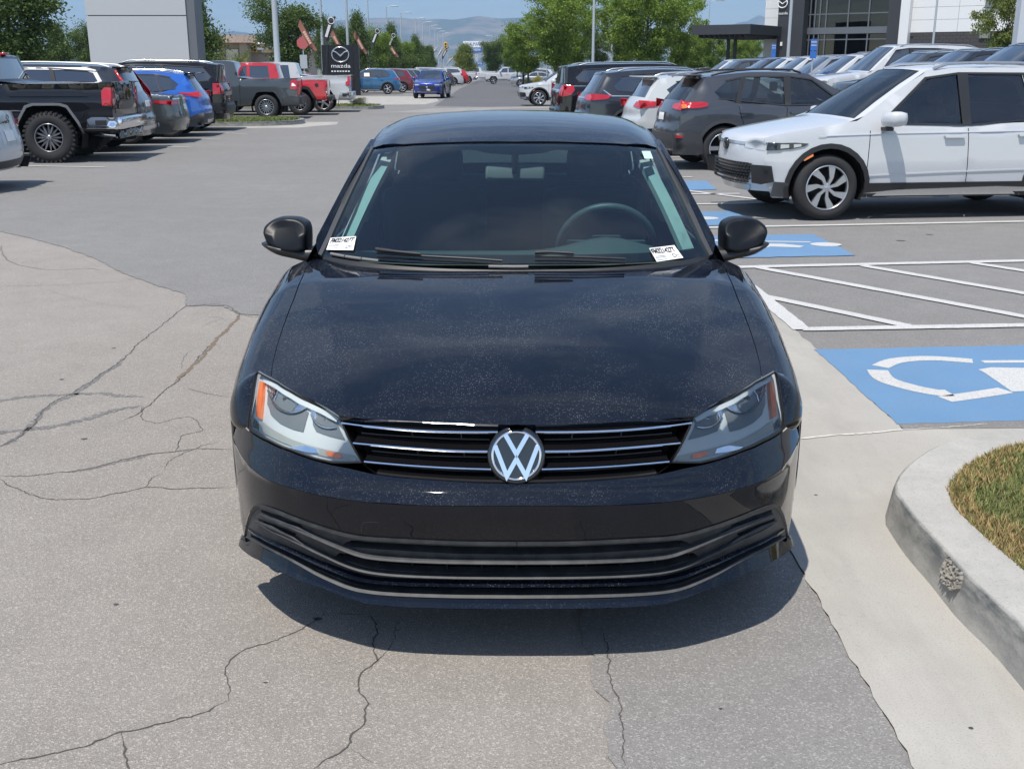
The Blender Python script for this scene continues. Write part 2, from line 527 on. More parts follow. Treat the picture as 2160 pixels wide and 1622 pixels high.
def Uf(p, y):
    """bonnet and wing tops: beyond x_top the section rolls over into the side"""
    a = np.abs(p); sg = np.where(p < 0, -1., 1.)
    xt = x_top(y); w = W_low(y) - xt
    hr = .13
    L = .17; th = np.clip((a - xt) / L, 0, 1.) * (math.pi / 2)
    z1 = hood_z(xt, y); sl = (hood_z(xt, y) - hood_z(xt - .01, y)) / .01
    x = np.where(a <= xt, a, xt + w * np.sin(th))
    z = np.where(a <= xt, hood_z(np.minimum(a, xt), y), z1 + sl * (x - xt) * (1 - th / (math.pi / 2)) * 1.0 - hr * (1 - np.cos(th)))
    return np.stack([sg * x, y + 0 * p, z], -1)
def shoulder_z(y): 
    return Uf(x_top(y) + .17, y)[..., 2]
def Flip(s, z):
    P = Ff(s, np.full(np.shape(z), .30) + 0 * z, -1); a = np.abs(s); sg = np.where(s < 0, -1., 1.)
    tx = np.interp(a, _cs, _ct[:, 0]); ty = np.interp(a, _cs, _ct[:, 1]); q = -.012 + (z - .19) * .60
    P[..., 2] = z; P[..., 0] += -sg * ty * q * .7; P[..., 1] += tx * q
    return P
TL = Tracer(Flip, np.linspace(-S_END, .02, 90), np.linspace(.12, .36, 60), w_of)
TF = Tracer(Ff, np.linspace(-float(np.interp(.43, _c[:, 1], _cs)), 0.02, 110), np.linspace(.15, .80, 140), w_of)
TU = Tracer(Uf, np.linspace(-.98, 0.02, 110), np.linspace(0.02, 1.45, 120), w_of)
def sym(uv):
    """left trace (from the middle outwards and back to the middle) -> closed symmetric loop"""
    uv = np.asarray(uv); m = uv[::-1].copy(); m[:, 0] *= -1
    if abs(uv[0, 0]) < .02 : uv = uv.copy(); uv[0, 0] = 0; m = m[:-1]
    if abs(uv[-1, 0]) < .02 : uv = uv.copy(); uv[-1, 0] = 0; m = m[1:]
    return np.concatenate([uv, m])
def flipx(uv):
    uv = np.asarray(uv).copy(); uv[:, 0] *= -1
    return uv[::-1]
jet = empty('black_sedan', (CX, D0, 0))
tag(jet, 'black sedan with dusty bonnet parked facing the camera in the foreground', 'car')

# --- traced outlines (left half)
tr_hood_front = TU([(714, 877), (767, 883), (819, 886), (910, 891), (1000, 894.5), (1089, 896.5)])
tr_lamp = [(716, 877), (763, 975.5), (702, 976), (665, 967.5), (613, 949), (569, 930), (540, 915), (523, 902), (524, 880), (529, 850), (533, 820), (537, 797), (543, 785), (572, 801), (613, 824.5), (650, 844), (687, 862)]
L_lamp = TF(tr_lamp)
# bonnet
hood_side = TU([(1089, 561.5), (900, 560), (760, 554), (700, 549), (665, 546.5), (646, 566), (641, 580), (622, 628), (598, 690), (585, 730), (575, 770), (572.5, 797), (613, 821), (650, 840.5), (687, 858.5)])
hood_poly = sym(np.concatenate([hood_side, tr_hood_front]))
build('bonnet', patch(Uf, hood_poly, step=.02, thick=.02), M_jet, jet)
# wings
def wing(side):
    out = TU([(571, 799), (574, 770), (583, 732), (596, 691), (620, 628), (639, 580), (644.5, 566), (663, 547)])
    top = [(p, y) for p, y in out]
    ys = np.linspace(out[-1, 1], out[0, 1] - .0, 26)
    rim = [(-(float(x_top(y)) + .17), y) for y in ys]
    fr = TU([(544, 783.5), (556, 790)])
    ys = np.linspace(out[-1, 1], .495, 26); rim = [(-(float(x_top(y)) + .17), y) for y in ys]
    poly = np.array(top + rim + [tuple(fr[0]), tuple(fr[1])])
    d = patch(Uf, poly, step=.03, flip=False)
    return d
wg = wing(1)
# side wall of the nose: bumper/wing below the shoulder
def Sf(y, z):
    """left side wall (negative x)"""
    sh = shoulder_z(np.clip(y, .3, 1.3)); 
    zt = np.where(y < 1.3, sh, sh)
    w = W_low(y) - .030 * np.clip((.45 - z) / .25, 0, 1) ** 2 - .010 * np.clip((z - .62) / .25, 0, 1) ** 2 * 0
    return np.stack([-w, y + 0 * z, z + 0 * y], -1)

# upper body surfaces ------------------------------------------------
BELT = .93
def pillar_x(y, z):
    return .775 - (z - .95) * .43
top_line = spline([(1.28, .985), (1.60, 1.155), (1.95, 1.300), (2.3, 1.357), (2.7, 1.374), (3.1, 1.35), (3.5, 1.28), (3.9, 1.12), (4.15, 1.045), (4.5, 1.02), (4.60, .96)], 8)
def side_w(y, z):
    w = W_low(y) - .030 * np.clip((.45 - z) / .25, 0, 1) ** 2
    t = np.clip((z - .80) / .15, 0, 1); t = t * t * (3 - 2 * t)
    up = pillar_x(y, np.maximum(z, .95))
    return w + (np.minimum(up, w) - w) * t
def Sd(y, z):
    return np.stack([-side_w(y, z), y + 0 * z, z + 0 * y], -1)
def zlow(y): return .20
AW = [(0.87, .32), (3.52, .32)]
def arch(c, r=.372, z0=.20, n=18, rev=False):
    a0 = math.asin((z0 - .315) / r)
    pts = [(c - r * math.cos(a), .315 + r * math.sin(a)) for a in np.linspace(a0, math.pi - a0, n)]
    return pts
def body_side():
    outl = [(.50, .20)] + arch(.87) + arch(3.52) + [(4.45, .22), (4.55, .3), (4.62, .45), (4.63, .75), (4.60, .96)]
    tl = [tuple(p) for p in top_line[::-1]]
    sh = [(y, float(shoulder_z(np.array(y)))) for y in np.linspace(1.26, .52, 18)]
    poly = np.array(outl + tl + sh + [(.50, float(shoulder_z(np.array(.50))))])
    win_f = [(1.72, .985), (1.93, 1.13), (2.12, 1.27), (2.28, 1.325), (2.42, 1.345), (2.42, .965), (1.75, .955)]
    win_r = [(2.52, .965), (2.52, 1.345), (2.85, 1.345), (3.12, 1.30), (3.32, 1.20), (3.42, 1.08), (3.30, .985)]
    body = patch(Sd, poly, [win_f, win_r], step=.055, flip=True)
    g1 = patch(Sd, win_f, step=.08, off=-.008, flip=True); g2 = patch(Sd, win_r, step=.08, off=-.008, flip=True)
    return body, g1, g2
sb, g1, g2 = body_side()
def fixn(d, ax=0):
    """make the left-hand panel face -x"""
    V, F, N = d
    if (N[:, ax] > 0).mean() > .5:
        N = -N; F = [tuple(reversed(f)) for f in F]
    return V, F, N
sb, g1, g2 = map(fixn, (sb, g1, g2))
M_side_glass = glass_mix('side_window_glass', (.16, .20, .20), 1.55)

# windscreen, roof, rear -------------------------------------------
_wb = spline([(0, 1.075, .962), (.25, 1.09, .965), (.45, 1.14, .969), (.60, 1.215, .973), (.70, 1.30, .976), (.735, 1.335, .985)], 6)
_wh = spline([(0, 1.87, 1.352), (.2, 1.88, 1.350), (.4, 1.905, 1.341), (.5, 1.93, 1.333), (.575, 1.97, 1.323), (.60, 1.985, 1.318)], 6)
def _res(c, n=61):
    x = np.linspace(0, 1, n); L = c[:, 0] / c[-1, 0]
    return np.stack([np.interp(x, L, c[:, i]) for i in range(3)], 1)
_wb, _wh = _res(_wb), _res(_wh)
def Gf(a, b):
    """windscreen: a in -1..1 across, b 0 base .. 1 header"""
    t = np.abs(a); sg = np.where(a < 0, -1., 1.); x = np.linspace(0, 1, 61)
    tt = np.clip(t, 0, 1.0); ex = np.maximum(t - 1, 0)
    B = np.stack([np.interp(tt, x, _wb[:, i]) for i in range(3)], -1); Hh = np.stack([np.interp(tt, x, _wh[:, i]) for i in range(3)], -1)
    P = B + (Hh - B) * b[..., None] + np.array([0, -.45, .9]) * (.075 * b * (1 - b))[..., None]
    P[..., 0] += ex * .7; P[..., 1] += ex * .7; P[..., 2] -= ex * .45
    P[..., 0] *= sg
    return P
TG = Tracer(Gf, np.linspace(-1.05, 1.05, 180), np.linspace(-.08, 1.08, 70), w_of)
_rz = spline([(1.85, 1.345), (1.9, 1.362), (2.1, 1.405), (2.35, 1.435), (2.65, 1.450), (2.95, 1.440), (3.2, 1.40)], 8)
def Rf(p, y):
    """roof"""
    a = np.abs(p); zc = np.interp(y, _rz[:, 0], _rz[:, 1])
    z = zc - .028 * (a / .5) ** 2.2 - .030 * np.clip((a - .48) / .13, 0, 1) ** 2
    return np.stack([p, y + 0 * p, z], -1)
TR = Tracer(Rf, np.linspace(-.62, .02, 60), np.linspace(1.8, 3.2, 90), w_of)
glass_out = TG([(1089, 556.5), (900, 555), (800, 551), (700, 543.5), (681, 541), (700, 505), (730, 438), (765, 365), (789, 316), (850, 309), (950, 305), (1089, 303.5)])
build('windscreen', patch(Gf, sym(glass_out), step=.045, scale=(.65, .6)), M_windscreen, jet)
# black border printed round the glass
inner = TG([(1089, 536), (900, 534), (760, 528), (702, 521), (704, 508), (742, 425), (775, 352), (797, 324), (830, 318.5), (930, 316), (1000, 315), (1030, 322), (1089, 326)])
build('windscreen_border', patch(Gf, sym(glass_out * np.array([.999, 1])), [sym(inner)], step=.045, off=-.004, scale=(.65, .6)), mat('glass_border', (.004, .004, .005), .3), jet)
# rubber and pillars
def strip_poly(outer, innr):
    return np.concatenate([outer, innr[::-1]])
pil_in = TG([(679, 541.5), (698, 505), (728, 438), (763, 365), (788, 314)])
pil_mid = TG([(672, 538), (690, 500), (718, 437), (756, 360), (783, 309)])
M_moulding = mat('pillar_moulding', (.05, .052, .055), .4)
m1 = patch(Gf, strip_poly(pil_mid, pil_in), step=.03, off=.006, thick=.02, scale=(.65, .6))
build('windscreen_moulding', m1, M_moulding, jet); build('windscreen_moulding', mirrored(m1, 0), M_moulding, jet)
# painted pillar surface from the moulding out to the side wall
pm = np.array([Gf(np.array([a]), np.array([b]))[0] for a, b in spline(pil_mid, 6)])
def pillar():
    y = pm[:, 1]; out = []
    n = 7; V = []; N = []; F = []
    tl_y, tl_z = top_line[:, 0], top_line[:, 1]
    for i, p in enumerate(pm):
        yy = p[1] + .085; zz = float(np.interp(yy, tl_y, tl_z)); e = np.array([-float(side_w(np.array(yy), np.array(zz))), yy, zz])
        c = (p + e) / 2 + np.array([-.03, -.01, .028])
        for k in range(n):
            t = k / (n - 1); V.append((1 - t) ** 2 * p + 2 * t * (1 - t) * c + t * t * e)
    for i in range(len(pm) - 1):
        for k in range(n - 1):
            F.append((i * n + k, i * n + k + 1, (i + 1) * n + k + 1, (i + 1) * n + k))
    return np.array(V), F, None
pl_ = pillar()
# roof panel with its cant rails
ry = np.linspace(1.93, 3.15, 22)
roof_edge = TR([(1089, 299), (950, 300.5), (850, 304.5), (790, 311)])
roof_poly = sym([tuple(q) for q in roof_edge] + [(-.615, y) for y in np.linspace(roof_edge[-1, 1] + .02, 3.12, 14)] + [(0, 3.18)])
build('roof', patch(Rf, roof_poly, step=.045, thick=.02), M_jet, jet)
def rail():
    V, F = [], []; n = 6
    ys = np.linspace(1.99, 3.12, 20)
    for yy in ys:
        p = Rf(np.array([-.613]), np.array([yy]))[0]; zz = float(np.interp(yy, top_line[:, 0], top_line[:, 1]))
        e = np.array([-float(side_w(np.array(yy), np.array(zz - .004))), yy, zz - .004]); c = (p + e) / 2 + np.array([-.018, 0, .012])
        for k in range(n):
            t = k / (n - 1); V.append((1 - t) ** 2 * p + 2 * t * (1 - t) * c + t * t * e)
    for i in range(len(ys) - 1):
        for k in range(n - 1): F.append((i * n + k, i * n + k + 1, (i + 1) * n + k + 1, (i + 1) * n + k))
    return np.array(V), F, None
rl = rail()
# rear end: rows of a loft from roof end to rear bumper
def rear():
    st = [(3.12, 1.405, .0), (3.3, 1.36, 0), (3.6, 1.25, 0), (3.9, 1.135, 0), (4.1, 1.075, 0), (4.3, 1.06, 0), (4.55, 1.05, 0), (4.63, .98, 0), (4.66, .8, 0), (4.67, .5, 0), (4.6, .25, 0)]
    st = spline([(a, b) for a, b, _ in st], 4); n = 13; V, F = [], []
    for y, z in st:
        ys, zs = min(y, 4.60), z - .02; w = float(side_w(np.array(ys), np.array(zs)))
        for k in range(n):
            t = -1 + 2 * k / (n - 1); V.append((w * t, y - .07 * abs(t) ** 3 * (1 if y > 4.5 else 0) , z - .03 * abs(t) ** 2.5 * (1 if z > 1 else 0)))
    for i in range(len(st) - 1):
        for k in range(n - 1): F.append((i * n + k, (i + 1) * n + k, (i + 1) * n + k + 1, i * n + k + 1))
    return np.array(V), F, None, st, n
rV, rF, _, rst, rn = rear()
isg = [i for i in range(len(rst) - 1) if 3.16 < rst[i][0] < 4.0]
fg = [f for i in isg for f in rF[i * (rn - 1) + 1:(i + 1) * (rn - 1) - 1]]
fb = [f for f in rF if f not in set(fg)]
_u = sorted({i for f in fg for i in f}); _mp = {a: b for b, a in enumerate(_u)}
build('rear_window', (np.array([rV[i] for i in _u]), [tuple(_mp[i] for i in f) for f in fg], None), M_side_glass, jet)
build('body', cat(sb, mirrored(sb, 0), wg, mirrored(wg, 0), pl_, mirrored(pl_, 0), rl, mirrored(rl, 0), (rV, fb, None)), M_jet, jet)
for g_ in (g1, g2):
    build('side_window', g_, M_side_glass, jet); build('side_window', mirrored(g_, 0), M_side_glass, jet)

def wing_front():
    A = TF([(517, 903), (523, 900), (524, 880), (529, 850), (533, 820), (537, 797), (543, 785)]); A = Ff(A[:, 0], A[:, 1]); A = np.concatenate([[A[0] + np.array([.014, .014, -.022])], A])
    f0_ = TU([(544, 783.5)])[0]; y5 = .495; xt5 = float(x_top(y5)) + .17
    b0_ = Ff(np.array([-S_END]), np.array([.585]))[0]; B = [tuple(b0_ + np.array([.012, .0, -.022])), tuple(b0_), (-float(W_low(y5)), y5, .60), (-float(W_low(y5)), y5, .615)]
    for t in np.linspace(0, 1, 9):
        B.append(Uf(np.array([-xt5 + (f0_[0] + xt5) * t]), np.array([y5 + (f0_[1] - y5) * t]))[0])
    A = resample3(A, 16); B = resample3(np.array(B), 16); V, F = [], []; n = 7
    for a_, b_ in zip(A, B):
        for k in range(n):
            t = k / (n - 1); p = a_ * (1 - t) + b_ * t; bul = 4 * t * (1 - t) * min(.010, np.linalg.norm(a_ - b_) * .12); V.append(p + np.array([-bul, -bul, 0]))
    for i in range(15):
        for k in range(n - 1): F.append((i * n + k, (i + 1) * n + k, (i + 1) * n + k + 1, i * n + k + 1))
    return np.array(V), F, None
def resample3(P, n):
    P = np.asarray(P, float); L = np.concatenate([[0], np.cumsum(np.linalg.norm(np.diff(P, axis=0), axis=1))]); t = np.linspace(0, L[-1], n)
    return np.stack([np.interp(t, L, P[:, i]) for i in range(3)], 1)
wf = wing_front()
build('wing_front', wf, M_jet, jet); build('wing_front', mirrored(wf, 0), M_jet, jet)
# --- bumper -----------------------------------------------------------
crease_px = [(1089, 1066.5), (1000, 1066), (882, 1063.5), (767, 1056), (724, 1047), (681, 1033.5), (623, 1010.5), (566, 981), (535, 958), (519, 930)]
cre = TF(crease_px)
cre[:, 1] = CREASE + crease_dz(np.interp(np.abs(cre[:, 0]), _cs, _c[:, 0]))
up_edge = TF([(1089, 1021), (1018, 1019), (899, 1012), (830, 1006.5), (791, 1001), (735, 988), (700, 981.5), (662, 971.5), (611, 953), (566, 934), (537, 918), (517, 903)])
# side end of the bumper along the wheel arch
side_end = [(-S_END, .60), (-S_END, .52)]
upp = sym(np.concatenate([up_edge, np.array([(-S_END, .585), (-S_END, .545)]), cre[::-1]]))
build('bumper_shelf', patch(Fup, upp, step=.03), M_jet, jet)
low_top = cre
ins_top = [(1089, 1141.5), (1000, 1141), (840, 1134.5), (773, 1130.5), (729, 1123.5), (687, 1111.5), (635, 1094), (584, 1073.5), (559, 1065), (545, 1062), (534, 1069), (524, 1085), (518.5, 1105), (514.5, 1127)]
itop = TF(ins_top)
lip_top = TF([(1089, 1262), (960, 1261), (840, 1256.5), (782, 1251.5), (739, 1243), (687, 1222.5), (601, 1176), (540, 1145), (516, 1131)])
lp = sym(np.concatenate([cre, np.array([(-S_END, .545), (-S_END, .285)]), TF([(505, 1122)]), TF([(514, 1127)]), itop[::-1]]))
build('bumper', patch(Flo, lp, step=.03), M_jet, jet)
lip_topL = TL([(1089, 1260.5), (960, 1259.5), (840, 1255), (782, 1250), (739, 1241.5), (687, 1221), (601, 1174.5), (540, 1143.5), (515, 1130), (503, 1124)])
lip_bot = TL([(1089, 1284), (960, 1283), (840, 1279.5), (770, 1272.5), (731, 1260), (687, 1243), (595, 1206), (545, 1181), (514, 1162), (503, 1150), (499, 1137)])
lipd = patch(Flip, sym(np.concatenate([lip_topL, lip_bot[::-1]])), step=.03, thick=.05)
build('front_lip', lipd, M_jet, jet)
_ss = np.linspace(-S_END, S_END, 41); _pp = Flip(_ss, np.full(41, .200)); _pp[:, 0] *= .94; _pp[:, 1] += .05; _pp[:, 2] = .205
_V = np.concatenate([_pp, np.stack([np.clip(_pp[:, 0], -.70, .70), np.full(41, 1.0), np.full(41, .205)], 1)])
build('undertray', (_V, [(i, i + 1, 42 + i, 41 + i) for i in range(40)], None), M_black_plastic, jet)
# lower insert of grey plastic with its openings
op_up = sym(TF([(1089, 1153), (960, 1151.5), (840, 1147.5), (756, 1142.5), (740, 1142.5), (728, 1146.5), (717, 1155), (748, 1157), (840, 1163.5), (960, 1170.5), (1089, 1172.5)]))
op_lo = sym(TF([(1089, 1190), (960, 1189), (840, 1184.5), (774, 1179), (739, 1171), (715, 1168.5), (699, 1180.5), (739, 1187), (774, 1198.5), (840, 1206), (960, 1211), (1089, 1212.5)]))
gap = sym(TF([(1089, 1236), (960, 1235), (840, 1231.5), (782, 1227), (739, 1218.5), (687, 1199), (601, 1162.5), (545, 1136), (525, 1127), (526, 1133), (601, 1170), (687, 1210), (739, 1231), (782, 1240.5), (840, 1245), (960, 1249), (1089, 1250)]))
mesh_u = TF([(546, 1076), (559, 1080), (598, 1092), (635, 1106), (632, 1116.5), (601, 1107), (566, 1094.5), (549, 1088)])
mesh_l = TF([(539, 1093), (566, 1104), (600, 1117), (623, 1127.5), (616, 1134), (577, 1117.5), (541, 1099)])
ins_poly = sym(np.concatenate([itop, lip_top[::-1]]))
build('lower_grille_surround', patch(Ff, ins_poly, [op_up, op_lo, gap, mesh_u, mesh_l, flipx(mesh_u), flipx(mesh_l)], step=.022, off=-.006, thick=.03), M_jplast, jet)
back = patch(Ff, ins_poly, step=.08, off=-.085)
build('lower_grille_backing', back, mat('radiator_black', (.006, .006, .007), .7), jet)
# radiator fins behind the lower openings
fin = []
for zz in np.arange(.262, .40, .0085):
    P = np.array([(x, .125 + .10 * abs(x) ** 2, zz) for x in np.linspace(-.42, .42, 9)])
    fin.append(sweep(P, np.tile([0, 1., 0], (9, 1)), np.tile([0, 0, 1.], (9, 1)), [(0, 0), (.01, 0), (.01, .0022), (0, .0022)]))
f_o = build('radiator_fins', cat(*fin), mat('radiator_fin', (.035, .036, .038), .5, .4), jet); f_o['kind'] = 'stuff'
for xx in list(np.arange(-5, 6) * .098):
    s = Ff(np.array([xx, xx]), np.array([.27, .405]))
    y0 = s[0][1] + .022
    build('grille_strut', box(xx - .0022, xx + .0022, y0, y0 + .05, .255, .405), M_black_plastic, jet)
def run(tr, pts, n=4):
    """traced line over the full width -> 3D points, normals, ups on the fascia"""
    q = sym_line(tr(pts)); q = spline(q, n)
    P = Ff(q[:, 0], q[:, 1]); e = 1e-3
    du = Ff(q[:, 0] + e, q[:, 1]) - Ff(q[:, 0] - e, q[:, 1])
    T = du / np.linalg.norm(du, axis=1)[:, None]
    U = np.tile([0, 0, 1.], (len(P), 1)); U = U - T * (U * T).sum(1)[:, None]; U /= np.linalg.norm(U, axis=1)[:, None]
    N = np.cross(T, U)
    N[N[:, 1] > 0] *= 1
    N = N * np.where(N[:, 1:2] > 0, -1, 1)
    return P, N, U
def taper_sweep(P, N, U, prof, t0=.06, a0=.45):
    x = np.abs(P[:, 0]); k = np.clip((.86 - x) / (.86 - a0), t0, 1)
    prof = np.array(prof, float); m = len(prof); V = []
    for i in range(len(P)):
        for a, b in prof: V.append(P[i] + N[i] * (a if a < 0 else a * k[i]) + U[i] * b * (.5 + .5 * k[i]))
    F = [(i * m + j, i * m + (j + 1) % m, (i + 1) * m + (j + 1) % m, (i + 1) * m + j) for i in range(len(P) - 1) for j in range(m)]
    return flat((np.array(V), F, None))
def sym_line(q):
    q = np.asarray(q).copy(); q[0, 0] = 0
    m = q[1:].copy()[::-1]; r = q[1:].copy(); m2 = r.copy(); m2[:, 0] *= -1
    return np.concatenate([m, q[:1], m2])
# bars of the lower grille: (line, profile, material)
bars = [
    ([(1089, 1187.5), (960, 1186.5), (840, 1182), (774, 1175), (735, 1163), (700, 1149), (650, 1128), (600, 1108), (560, 1091), (549, 1087)], [(-.02, .0), (.012, 0), (.016, .004), (.012, .009), (-.02, .022)], M_jplast, 'grille_blade'),
    ([(1089, 1217.5), (960, 1216.5), (840, 1212), (774, 1204), (728, 1190), (687, 1172), (640, 1150), (600, 1132), (560, 1113), (543, 1103)], [(-.02, -.002), (.012, -.002), (.016, .002), (.012, .006), (-.02, .011)], M_jplast, 'grille_blade'),
    ([(1089, 1232.5), (960, 1231.5), (840, 1228.5), (782, 1223.5), (739, 1213), (687, 1193.5), (601, 1156.5), (545, 1130), (524, 1117)], [(-.02, -.003), (.014, -.003), (.02, .001), (.014, .005), (-.02, .016)], M_jet, 'grille_blade'),
    ([(1089, 1257), (960, 1256), (840, 1252), (782, 1247), (739, 1238), (687, 1217.5), (601, 1173), (545, 1146), (521, 1133)], [(-.02, -.003), (.012, -.003), (.018, .002), (.010, .008), (-.02, .012)], M_jplast, 'grille_blade'),
]
for pts, prof, mm, nm in bars:
    P, N, U = run(TF, pts)
    build(nm, taper_sweep(P, N, U, prof), mm, jet)
# raised edge round the whole insert
q = np.concatenate([itop, TF([(517, 1133)])]) ; q = spline(q, 3)
P = Ff(q[:, 0], q[:, 1]) + np.array([0, -.001, 0])
for sd in (1, -1):
    P_ = P.copy(); P_[:, 0] *= sd
    T = np.gradient(P_, axis=0); T /= np.linalg.norm(T, axis=1)[:, None]; Nn_ = np.tile([0, -1., 0.15], (len(P_), 1)); U_ = np.cross(T, Nn_); U_ /= np.linalg.norm(U_, axis=1)[:, None]
    U_ = U_ * np.where((U_[:, 2:3] > 0), -1, 1)
    build('insert_edge', sweep(P_, Nn_, U_, [(-.01, .001), (.004, .002), (.003, .010), (-.004, .016), (-.012, .016)]), M_jplast, jet)
# diagonal ribs of the corner panels
for sd in (1, -1):
    for pts in ([(549, 1087), (580, 1097), (630, 1114), (660, 1128), (690, 1143)], [(540, 1099), (575, 1113), (620, 1135), (655, 1158), (680, 1172)]):
        q = TF(pts); q[:, 0] *= sd; P = Ff(q[:, 0], q[:, 1])
        r_ = [.004, .007, .006, .004, .001]
        build('corner_rib', tube(P, r_, 6), M_jplast, jet)
    # honeycomb in the mesh openings
    hx = []
    for poly in (TF([(546, 1076), (559, 1080), (598, 1092), (635, 1106), (632, 1116.5), (601, 1107), (566, 1094.5), (549, 1088)]), TF([(539, 1093), (566, 1104), (600, 1117), (623, 1127.5), (616, 1134), (577, 1117.5), (541, 1099)])):
        mn, mx_ = poly.min(0), poly.max(0); c = .0085
        for i, zz in enumerate(np.arange(mn[1], mx_[1], c * .87)):
            for ss in np.arange(mn[0], mx_[0], c * 1.5):
                s0 = ss + (i % 2) * c * .75
                if pip(poly, [(s0, zz)])[0]:
                    P = Ff(np.array([s0 - c * .45, s0, s0 + c * .45]) * (1 if sd == 1 else -1), np.array([zz, zz + c * .30, zz])) + np.array([0, .012, 0])
                    hx.append(tube(P, .0011, 4, False))
    if hx:
        o = build('honeycomb_mesh', cat(*hx), M_jplast, jet); o['kind'] = 'stuff'
# tow eye cover: a fine outline
q = TF([(763, 1126), (763, 1107), (767, 1102), (775, 1101), (799, 1101.5)])
q_ = chaikin(q, 1); P = Ff(q_[:, 0], q_[:, 1]); build('tow_eye_cover_seam', tube(P, .0012, 5), M_gloss_black, jet)
# small sensor-shaped dent / marker above the fog surround
# --- upper grille -----------------------------------------------------
g_top = [(1089, 898), (1000, 896), (910, 892.5), (819, 888), (767, 884.5), (717, 879.5)]
g_out = TF(g_top + [(745, 938), (767, 981), (791, 1000), (830, 1005.5), (899, 1011), (1018, 1018), (1089, 1020)])
gsurf = sym(g_out)
build('grille_backing', patch(Ff, gsurf, step=.05, off=-.075), M_dark, jet)
# side walls of the grille recess
edge = densify(gsurf, .04); P0 = Ff(edge[:, 0], edge[:, 1]); 
k_ = len(P0); V_ = np.concatenate([P0, P0 + np.array([0, .08, 0])]); F_ = [(i, (i + 1) % k_, k_ + (i + 1) % k_, k_ + i) for i in range(k_)]
build('grille_frame', (V_, F_, None), M_gloss_black, jet)
gb = [([(1050, 911), (960, 910.5), (879, 907.5), (800, 901), (760, 897), (722, 891.5)], 0), ([(1034, 951.5), (960, 950.5), (879, 945.5), (800, 939), (746, 934)], 0), ([(1040, 989.5), (960, 987), (879, 982.5), (800, 976), (769, 973)], 0), ([(1080, 1016), (1018, 1014.5), (960, 1012.5), (899, 1008.5), (840, 1003.5), (795, 998)], 1)]
for sd in (1, -1):
    for pts, kind in gb:
        q = spline(TF(pts), 4); q[:, 0] *= sd
        P = Ff(q[:, 0], q[:, 1]); T = np.gradient(P, axis=0); T /= np.linalg.norm(T, axis=1)[:, None]
        U = np.tile([0, 0, 1.], (len(P), 1)); N = np.cross(T, U); N /= np.linalg.norm(N, axis=1)[:, None]; N = N * np.where(N[:, 1:2] > 0, -1, 1)
        build('grille_slat', sweep(P, N, U, [(-.050, .020), (-.002, .0035), (-.002, -.0035), (-.05, -.006)]), M_gloss_black, jet)
        if kind == 0:
            build('chrome_strip', sweep(P, N, U, [(-.002, -.0035), (.004, -.0030), (.0055, 0), (.004, .0030), (-.002, .0035)]), M_chrome, jet)
    # secondary dark slats and posts
    for pts in ([(1032, 934.5), (960, 933), (880, 929), (760, 920)], [(1040, 972), (960, 970.5), (880, 967), (782, 958)], [(1060, 1005), (960, 1001), (880, 996), (800, 991)]):
        q = spline(TF(pts), 3); q[:, 0] *= sd; P = Ff(q[:, 0], q[:, 1]) + np.array([0, .03, 0])
        build('inner_slat', tube(P, .003, 6), M_black_plastic, jet)
    for pts in ([(866, 913), (869, 929)], [(971, 918), (973, 932)], [(876, 953), (881, 966)], [(977, 955), (979, 970)]):
        q = TF(pts); q[:, 0] *= sd; P = Ff(q[:, 0], q[:, 1]) + np.array([0, .028, 0])
        build('slat_post', tube(P, .0022, 6), M_black_plastic, jet)
# --- badge --------------------------------------------------------------
bc = TF([(1089, 957.5)])[0]; Bc = Ff(np.array([0.]), np.array([bc[1]]))[0] + np.array([0, -.012, 0])
tilt = R(14)
Mb = Matrix.Translation(Vector(Bc)) @ Matrix.Rotation(-tilt, 4, 'X')
RB = .0690
ring = lathe([(RB * .86, .003), (RB * .88, -.003), (RB * .94, -.007), (RB, -.003), (RB * 1.02, .006), (RB * 1.02, .03)], 64)
badge_bg = lathe([(0.0001, .0005), (RB * .9, .0005)], 48)
surround = lathe([(RB * 1.0, -.001), (RB * 1.07, -.003), (RB * 1.15, .004), (RB * 1.15, .05)], 64)
bd = build('badge', xform(badge_bg, Mb), M_gloss_black, jet)
build('badge_ring', xform(ring, Mb), M_chrome, bd)
build('badge_surround', xform(surround, Mb), M_gloss_black, jet)
def stroke(pl, w, clip):
    pl = np.array(pl, float); n = len(pl); L, Rr = [], []
    for i in range(n):
        a = pl[max(i - 1, 0)]; b = pl[i]; c = pl[min(i + 1, n - 1)]
        d1 = (b - a) if i > 0 else (c - b); d2 = (c - b) if i < n - 1 else (b - a)
        d1 = d1 / np.linalg.norm(d1); d2 = d2 / np.linalg.norm(d2)
        n1 = np.array([-d1[1], d1[0]]); n2 = np.array([-d2[1], d2[0]]); m = n1 + n2; m /= np.linalg.norm(m)
        k = min(w / 2 / max(m.dot(n1), .3), w * 1.6)
        L.append(b + m * k); Rr.append(b - m * k)
    return np.array(L + Rr[::-1])
def emblem_prism(loop, r, d0, d1):
    n = len(loop); V = [(p[0] * r, -d1, p[1] * r) for p in loop] + [(p[0] * r, -d0, p[1] * r) for p in loop]
    tri = geometry.tessellate_polygon([[Vector((p[0], p[1], 0)) for p in loop]])
    F = [tuple(t) for t in tri] + [(i, (i + 1) % n, n + (i + 1) % n, n + i) for i in range(n)]
    return flat((V, F, None))
for pl in ([(-.43, .82), (0, .06), (.43, .82)], [(-.84, .40), (-.375, -.80), (0, -.13), (.375, -.80), (.84, .40)]):
    build('badge_letter', xform(emblem_prism(stroke(pl, .175, 1), RB, .0, .0065), Mb), M_chrome, bd)
